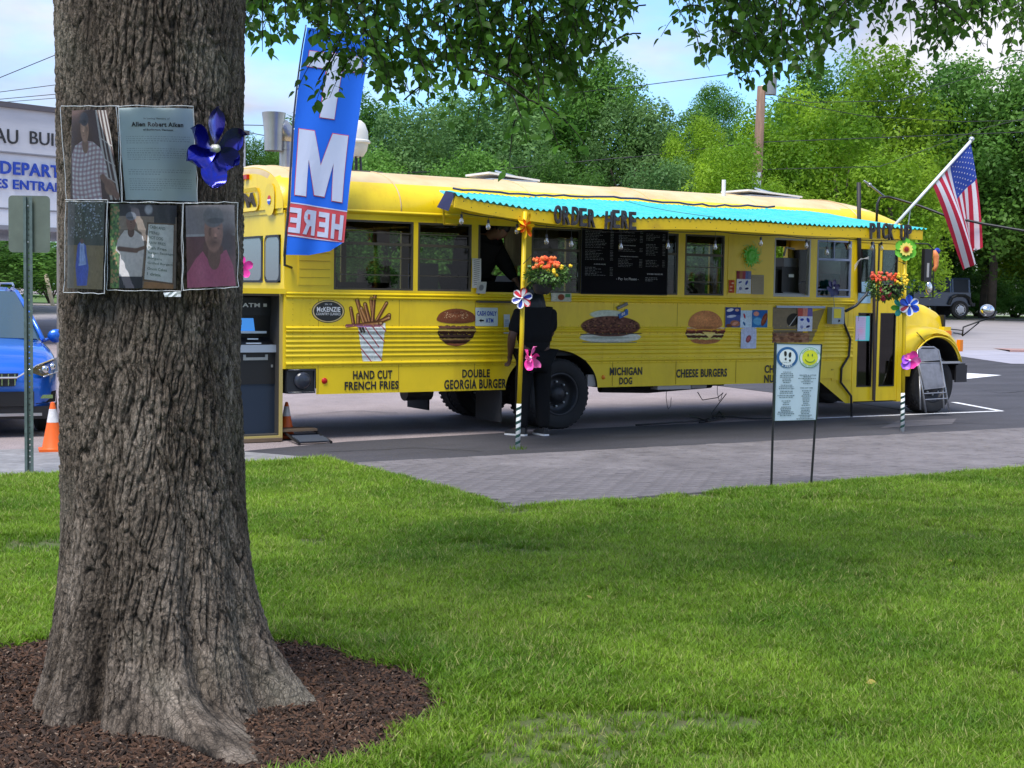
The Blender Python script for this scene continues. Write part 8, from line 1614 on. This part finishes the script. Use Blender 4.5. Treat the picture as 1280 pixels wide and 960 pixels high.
mb = MB(); jbox(mb, .2, 2.48, 1.15, 1.72, .765, .68); t.part('side_window', mb, M('dark_car_glass', (.012, .014, .018), .35, spec=.3)); mb = MB(); mb.add([(2.80, -.66, 1.15), (2.80, .66, 1.15), (2.52, .62, 1.74), (2.52, -.62, 1.74)], [(0, 1, 2, 3)]); t.part('windscreen', mb, M('dark_car_glass', (0, 0, 0)))
for x in (.62, 3.45):
    for s_ in (-1, 1):
        mb = MB(); mb.tube([(x-.52, s_*.86, .62), (x-.40, s_*.88, .92), (x-.2, s_*.88, 1.02), (x+.2, s_*.88, 1.02), (x+.40, s_*.88, .92), (x+.52, s_*.86, .62)], .07, 6); t.part('wheel_flare', mb, black)
        mb = MB(); mb.lathe([(0, -.12), (.26, -.12), (.38, -.09), (.40, 0), (.38, .12), (.24, .13), (0, .13)], (x, s_*.80, .40), 22, (0, s_, 0)); w = t.part('wheel', mb, rubber, smooth='auto'); mb = MB(); mb.lathe([(0, .135), (.10, .14), (.22, .125), (.25, .135)], (x, s_*.80, .40), 16, (0, s_, 0))
        for k in range(5): a = k*2*math.pi/5; mb.obox((x+.12*math.cos(a), s_*.945, .40+.12*math.sin(a)), (.09*math.cos(a), 0, .09*math.sin(a)), (0, .012, 0), (-.02*math.sin(a), 0, .02*math.cos(a)))
        t.part('rim', mb, M('pale_alloy', (.5, .5, .52), .3, .6), w)
mb = MB(); mb.lathe([(0, 0), (.38, 0), (.38, .2), (.2, .24), (0, .24)], (.08, 0, 1.0), 22, (-1, 0, 0)); t.part('spare_wheel', mb, rubber); mb = MB(); jbox(mb, -.12, .05, .55, .70, .8); jbox(mb, 4.1, 4.28, .5, .68, .8); t.part('bumper', mb, black)

# ================================================================== BACKGROUND TREES AND HEDGES
def crown_mesh(name, mat, R_, Hc, n, leaf, seed, nclump=42, base_=0.25):
    g_ = np.random.default_rng(seed); cl = []
    while len(cl) < nclump:
        p = g_.uniform(-1, 1, 3); q = np.linalg.norm(p)
        if q > 1 or q < .35: continue
        if p[2] < -.55: continue
        cl.append(p*(.86+.1*g_.random()))
    cl = np.array(cl); rad = g_.uniform(.20, .38, nclump); which = g_.integers(0, nclump, n); d = g_.normal(0, 1, (n, 3)); d[:, 2] = d[:, 2]*.8+.25; d /= np.linalg.norm(d, axis=1)[:, None]
    P = cl[which]+d*(rad[which]*(.55+.5*g_.random(n)**.6))[:, None]; P += g_.normal(0, .018, P.shape)
    P = P*np.array([R_, R_, Hc]); P += (cl[which]*.0); nrm_ = d+g_.normal(0, .45, (n, 3)); nrm_ /= np.linalg.norm(nrm_, axis=1)[:, None]
    t1 = np.cross(nrm_, g_.normal(0, 1, (n, 3))); t1 /= np.linalg.norm(t1, axis=1)[:, None]; t2 = np.cross(nrm_, t1); L_ = (leaf*(.6+.8*g_.random(n)))[:, None]
    V = np.stack([P-t1*L_*.9, P-t2*L_*.45, P+t1*L_*.9, P+t2*L_*.45], 1).reshape(-1, 3); me = bpy.data.meshes.new(name); me.vertices.add(4*n); me.vertices.foreach_set('co', V.astype(np.float32).ravel()); me.loops.add(4*n); me.loops.foreach_set('vertex_index', np.arange(4*n, dtype=np.int32)); me.polygons.add(n); me.polygons.foreach_set('loop_start', np.arange(0, 4*n, 4, dtype=np.int32)); me.polygons.foreach_set('loop_total', np.full(n, 4, np.int32)); me.update(calc_edges=True); me.materials.append(mat); return me
lm_y = leaf_mat('bright_yellow_green_foliage', (.13, .27, .015), (.30, .46, .03), .5, .35, var=.3); lm_m = leaf_mat('mid_green_foliage', (.065, .18, .024), (.16, .33, .05), .45, .35, var=.3); lm_d = leaf_mat('deep_green_foliage', (.07, .17, .026), (.13, .28, .045), .5, .4, var=.3); lm_g = leaf_mat('grey_green_foliage', (.085, .19, .05), (.19, .34, .10), .45, .4, var=.3)
CM = {'y': [crown_mesh('crown', lm_y, 1, 1.5, 20000, .036, 1, 60), crown_mesh('crown', lm_y, 1, 1.5, 20000, .036, 2, 75)], 'm': [crown_mesh('crown', lm_m, 1, 1.5, 20000, .036, 3, 60), crown_mesh('crown', lm_m, 1, 1.5, 20000, .036, 4, 75)], 'd': [crown_mesh('crown', lm_d, 1, 1.5, 20000, .036, 5, 75)], 'g': [crown_mesh('crown', lm_g, 1, 1.5, 20000, .036, 6, 65)]}
trk_m = M('distant_trunk_bark', (.10, .08, .06), .9, noise=.4)
rt_ = random.Random(31); KL = {'y': 'bright yellow-green', 'm': 'mid green', 'd': 'deep green', 'g': 'grey-green'}
def bgtree(px, ytop, Y, wpx, kind, lbl, hc=None):
    top = AT(px, ytop, Y); x = top[0]; z0 = gz(Y); Rr = wpx/F_PX*Y/2; H_ = top[2]-z0; Rr *= 1.1; hcc = min(H_*.46, Rr*1.4) if hc is None else hc; cz = top[2]-hcc*1.02
    t = Thing('broadleaf_tree', lbl, 'tree', (x, Y, z0), group='trees beyond the bus')
    mb = MB(); mb.tube([(x, Y, z0-.1), (x+.1, Y, z0+H_*.3), (x-.1, Y, z0+H_*.7)], [.22, .17, .08], 8)
    for k in range(4): a = k*1.6; mb.tube([(x+.05, Y, z0+H_*.35), (x+Rr*.5*math.cos(a), Y+Rr*.5*math.sin(a), z0+H_*.7)], [.09, .03], 6)
    t.part('trunk', mb, trk_m, smooth=True)
    o = bpy.data.objects.new('crown', rt_.choice(CM[kind])); COL.objects.link(o); o.parent = t.o; o.location = (0, 0, cz-z0); o.scale = (Rr, Rr, hcc/1.5); o.rotation_euler = (0, 0, rt_.uniform(0, 6.28)); return t
TR = [ # px, top y, distance, width px, kind, label
 (322, 172, 46, 70, 'm', 'small mid green tree just right of the big trunk, behind the exhaust duct'),
 (392, 150, 58, 150, 'm', 'mid green tree behind the blue banner'), (452, 118, 50, 130, 'm', 'green tree right of the roof fan'), (512, 132, 47, 130, 'g', 'grey-green tree above the left bus roof'), (566, 120, 52, 140, 'm', 'green tree behind the hanging leaves, left of the tall one'),
 (622, 104, 50, 150, 'g', 'grey-green tree above the left end of the awning'), (690, 84, 54, 170, 'm', 'tall rounded tree above the ORDER HERE letters'), (752, 74, 52, 130, 'm', 'tallest green tree of the middle group'), (800, 120, 50, 130, 'g', 'pale grey-green tree left of the sky gap'), (852, 138, 56, 120, 'd', 'dark green tree just right of the sky gap'),
 (896, 108, 62, 70, 'm', 'slender green tree directly left of the utility pole'), (876, 150, 47, 90, 'y', 'small yellow-green tree left of the utility pole'), (918, 178, 44, 110, 'y', 'low yellow-green tree at the foot of the utility pole'), (938, 150, 60, 100, 'm', 'green tree behind the utility pole'),
 (990, 118, 56, 140, 'y', 'yellow-green tree just right of the utility pole'), (1042, 70, 66, 160, 'm', 'tall green tree right of the utility pole, behind'), (1050, 130, 54, 160, 'y', 'bright yellow-green tree over the bus front'), (1110, 66, 62, 180, 'y', 'tallest yellow-green tree right of centre'), (1118, 190, 52, 150, 'y', 'lower yellow-green tree behind the cable mast'), (1180, 78, 66, 180, 'm', 'tall green tree behind the flag'),
 (1250, 66, 64, 180, 'd', 'tall dark tree right of the flag'), (1235, 200, 68, 150, 'd', 'dark lower tree right of the flag'), (1160, 230, 70, 120, 'd', 'dark lower tree behind the flag staff'), (1330, 80, 62, 200, 'm', 'green tree at the right edge of view'), (1300, 210, 66, 130, 'y', 'yellow-green lower tree at the far right'), (1090, 250, 60, 120, 'd', 'dark bushy tree behind the bus door'),
 (1420, 90, 62, 220, 'm', 'green tree beyond the right edge'), (985, 235, 52, 110, 'y', 'low yellow-green tree behind the right roof hatch'), (720, 190, 46, 130, 'd', 'dark lower tree behind the awning top'), (590, 190, 45, 130, 'm', 'lower green tree behind the bus roof middle'), (480, 190, 45, 120, 'm', 'lower green tree behind the bus roof left part'), (660, 190, 47, 120, 'g', 'lower grey-green tree behind the left roof hatch'), (830, 200, 45, 120, 'g', 'lower grey-green tree left of the vent pipe'), (-40, 250, 58, 240, 'd', 'dark tree beyond the white building'), ]
for a in TR: bgtree(*a)
for i, (x_, y_, w_, h_) in enumerate(((-26, -14, 11, 12), (-15, -20, 12, 13), (-4, -17, 11, 12), (7, -21, 12, 13), (18, -16, 12, 12), (30, -12, 12, 13), (40, -2, 11, 12), (-36, -4, 11, 12), (12, -12, 9, 9), (24, -24, 12, 14))):  # unseen trees, added so the bus windows reflect dark foliage
    t = Thing('broadleaf_tree', 'unseen tree added behind the viewer, '+['far left', 'left', 'left of centre', 'right of centre', 'right', 'far right', 'beyond the right end', 'beyond the left end', 'small and near', 'rearmost'][i], 'tree', (x_, y_*2, 0), group='unseen trees added for window reflections'); mb = MB(); y_ = y_*2; mb.tube([(x_, y_, -.1), (x_, y_, h_*.4), (x_, y_, h_*.8)], [.35, .28, .1], 8); t.part('trunk', mb, trk_m)
    o = bpy.data.objects.new('crown', CM['m'][i % 2]); COL.objects.link(o); o.parent = t.o; o.location = (0, 0, h_*.58); o.scale = (w_/2, w_/2, h_*.30)
# hedges: separate rounded shrubs with shared foliage meshes
bush_m = [crown_mesh('foliage', lm_d, 1, 1, 9000, .045, 9, 40), crown_mesh('foliage', lm_m, 1, 1, 9000, .045, 10, 40)]
def bush(px, ytop, ybot_z, Y, wpx, k, lbl, grp):
    top = AT(px, ytop, Y); z0 = gz(Y); r_ = wpx/F_PX*Y/2; h = top[2]-z0; t = Thing('shrub', lbl, 'shrub', (top[0], Y, z0), group=grp); mb = MB()
    for q in range(5): a = q*1.26; mb.tube([(top[0], Y, z0-.05), (top[0]+r_*.4*math.cos(a), Y+r_*.4*math.sin(a), z0+h*.5)], [.05, .02], 5)
    t.part('stems', mb, trk_m); o = bpy.data.objects.new('foliage', bush_m[k]); COL.objects.link(o); o.parent = t.o; o.location = (0, 0, h*.48); o.scale = (r_, r_*.8, h*.56); o.rotation_euler = (0, 0, rt_.uniform(0, 6.28))
for i, (px, yt_, w_, k) in enumerate([(1120, 330, 90, 0), (1172, 322, 80, 0), (1222, 330, 80, 0), (1268, 318, 80, 0), (1320, 330, 90, 0), (1205, 366, 50, 1), (1238, 372, 50, 1), (1272, 368, 50, 1), (1306, 372, 50, 1), (1375, 330, 90, 0), (1060, 326, 90, 0), (1000, 322, 100, 0), (930, 318, 110, 0), (850, 318, 110, 0), (770, 318, 110, 0), (690, 318, 110, 0), (610, 318, 110, 0), (530, 318, 110, 0), (450, 318, 110, 0), (370, 318, 110, 0)]):
    where = ['behind the bus door', 'behind the parked off-road vehicle', 'just right of the flag tip', 'near the right edge', 'beyond the right edge', 'low and bright, beside the off-road vehicle', 'low and bright, behind the convex mirror', 'low and bright, at the right edge', 'low and bright, beyond the right edge', 'far beyond the right edge', 'seen through the bus front', 'seen through the frontmost windows', 'seen through the window near the green sun', 'seen through the window right of the menu', 'behind the menu board', 'behind the curtain window', 'behind the serving hatch', 'seen through the second window', 'seen through the rearmost window', 'behind the rear of the bus'][i]
    bush(px, yt_, 0, 72.5 if k == 0 else 70.8, w_*1.25, k, 'hedge shrub '+where, 'hedge shrubs along the far road')
for i, (px, yt_, w_) in enumerate([(-60, 300, 110), (0, 292, 110), (62, 300, 100), (130, 296, 110), (210, 300, 110)]): bush(px, yt_, 0, 68, w_, 0, 'dark shrub under the white fascia, number %s from the left' % ['one', 'two', 'three', 'four', 'five'][i], 'dark shrubs under the fascia')
# a pale house glimpsed through the hedge on the right
t = Thing('white_house', 'white clapboard house glimpsed through the hedge at the far right', 'house', (30, 74, gz(74))); h0 = AT(1225, 300, 74)[0]; mb = MB(); mb.box(h0, h0+9, 78, 84, gz(74), 5); t.part('wall', mb, whitep)
for k in range(3): mb = MB(); mb.box(h0+1.2+k*2.4, h0+2.2+k*2.4, 77.95, 78.0, 2.2, 3.8); t.part('window', mb, M('dark_car_glass', (0, 0, 0)))
mb = MB(); mb.prism([(h0-.3, 5), (h0+9.3, 5), (h0+4.5, 7.0)], lambda x, z, d: (x, d, z), 77.7, 84.2); t.part('roof', mb, M('grey_shingle', (.12, .12, .12), .8))
far = crown_mesh('far_woods', lm_d, 1, 1, 30000, .02, 77, 90); o = bpy.data.objects.new('far_woods', far); COL.objects.link(o); o.location = (10, 96, 3); o.scale = (70, 6, 4.5); o['kind'] = 'stuff'; tag(o, 'mass of woods far behind the trees', 'woods')

# ================================================================== UTILITY POLES AND WIRES
UY = 45.0; ub = AT(945.5, 240, UY); ut = AT(952, 108, UY); ux = ub[0]; 
t = Thing('utility_pole', 'brown wooden utility pole with grey transformer rising behind the bus roof', 'utility pole', (ux-.1, UY, gz(UY)), group='utility poles')
d_ = (ut-ub)/(ut[2]-ub[2]); foot = ub+d_*(gz(UY)-ub[2]); mb = MB(); mb.tube([foot, ub, ut], [.18, .155, .13], 14); t.part('pole', mb, M('red_brown_pole_wood', (.26, .16, .11), .9, noise=.45, nscale=3, stretch=(3, 3, .4), bump=.3), smooth=True)
a = AT(947, 215, UY-.17); b = AT(947, 235, UY-.17); mb = MB(); mb.grid(lambda u, w: (a[0]+.155*math.sin((u-.5)*2.4), UY-.17*math.cos((u-.5)*2.4)+.0, b[2]+(a[2]-b[2])*w), 8, 1); t.part('pale_wrap', mb, M('pale_metal_wrap', (.6, .66, .64), .5))
a = AT(963, 108, UY); mb = MB(); mb.lathe([(0, -.28), (.17, -.27), (.18, .25), (.12, .30), (0, .31)], (a[0], UY-.1, a[2]), 16); t.part('transformer', mb, M('transformer_grey', (.22, .23, .24), .5), smooth='auto'); mb = MB()
for k in (-.08, .08): mb.lathe([(.03, 0), (.04, .05), (.02, .12), (0, .13)], (a[0]+k, UY-.1, a[2]+.3), 8)
mb.tube([(ut[0], UY, a[2]), (a[0], UY-.1, a[2])], .03, 6); t.part('insulators', mb, galv)
PW = AT(80, 60, 26)
def wire(lbl, pts, r=.012, sag=0.0):
    mb = MB(); P_ = [AT(*p) for p in pts]; out = []
    for a, b in zip(P_[:-1], P_[1:]):
        for k in range(12): u = k/12; q = a+(b-a)*u; q[2] -= sag*4*u*(1-u); out.append(q)
    out.append(P_[-1]); mb.tube(out, r, 5); return single('overhead_wire', mb, M('black_overhead_wire', (.02, .02, .022), .6), lbl, 'wire', tuple(P_[0]), group='overhead wires')
wire('slack wire from the utility pole rising to the upper right', [(962, 118, 45), (1010, 128, 46), (1120, 126, 48), (1250, 84, 50), (1400, 30, 52)])
wire('wire running left from the pole top across the sky gap', [(948, 88, 45), (808, 106, 49), (500, 140, 56)], .014)
wire('long wire crossing the trees level with the flag staff top', [(780, 198, 48), (945, 178, 45), (1280, 165, 48), (1500, 158, 50)], .013)
wire('lower sagging wire from the pole towards the flag', [(950, 122, 45), (1080, 145, 46), (1200, 152, 47), (1420, 148, 48)], .010)
wire('thin wire in front of the trees above the bus roof', [(950, 212, 45), (1100, 208, 46), (1230, 160, 47), (1400, 120, 48)], .010)
wire('service wire low over the bus roof left of the vent pipe', [(440, 218, 44), (620, 212, 46), (790, 196, 47)], .016)
wire('lone wire rising to the trunk at the upper left', [(-120, 127, 26), (0, 97, 26), (76, 66, 26)], .008)
wire('upper one of three wires left of the trunk', [(-120, 122, 26), (0, 115, 26), (78, 105, 26)], .007); wire('middle one of three wires left of the trunk', [(-120, 134, 26), (0, 124, 26), (78, 117, 26)], .007); wire('lowest one of three wires left of the trunk', [(-120, 138, 26), (0, 128, 26), (78, 122, 26)], .006)
wire('upper thin wire between the trunk and the exhaust duct', [(290, 156, 44), (345, 157, 44), (420, 160, 44)], .014); wire('lower thin wire between the trunk and the exhaust duct', [(290, 162, 44), (345, 172, 44), (420, 186, 44)], .014)
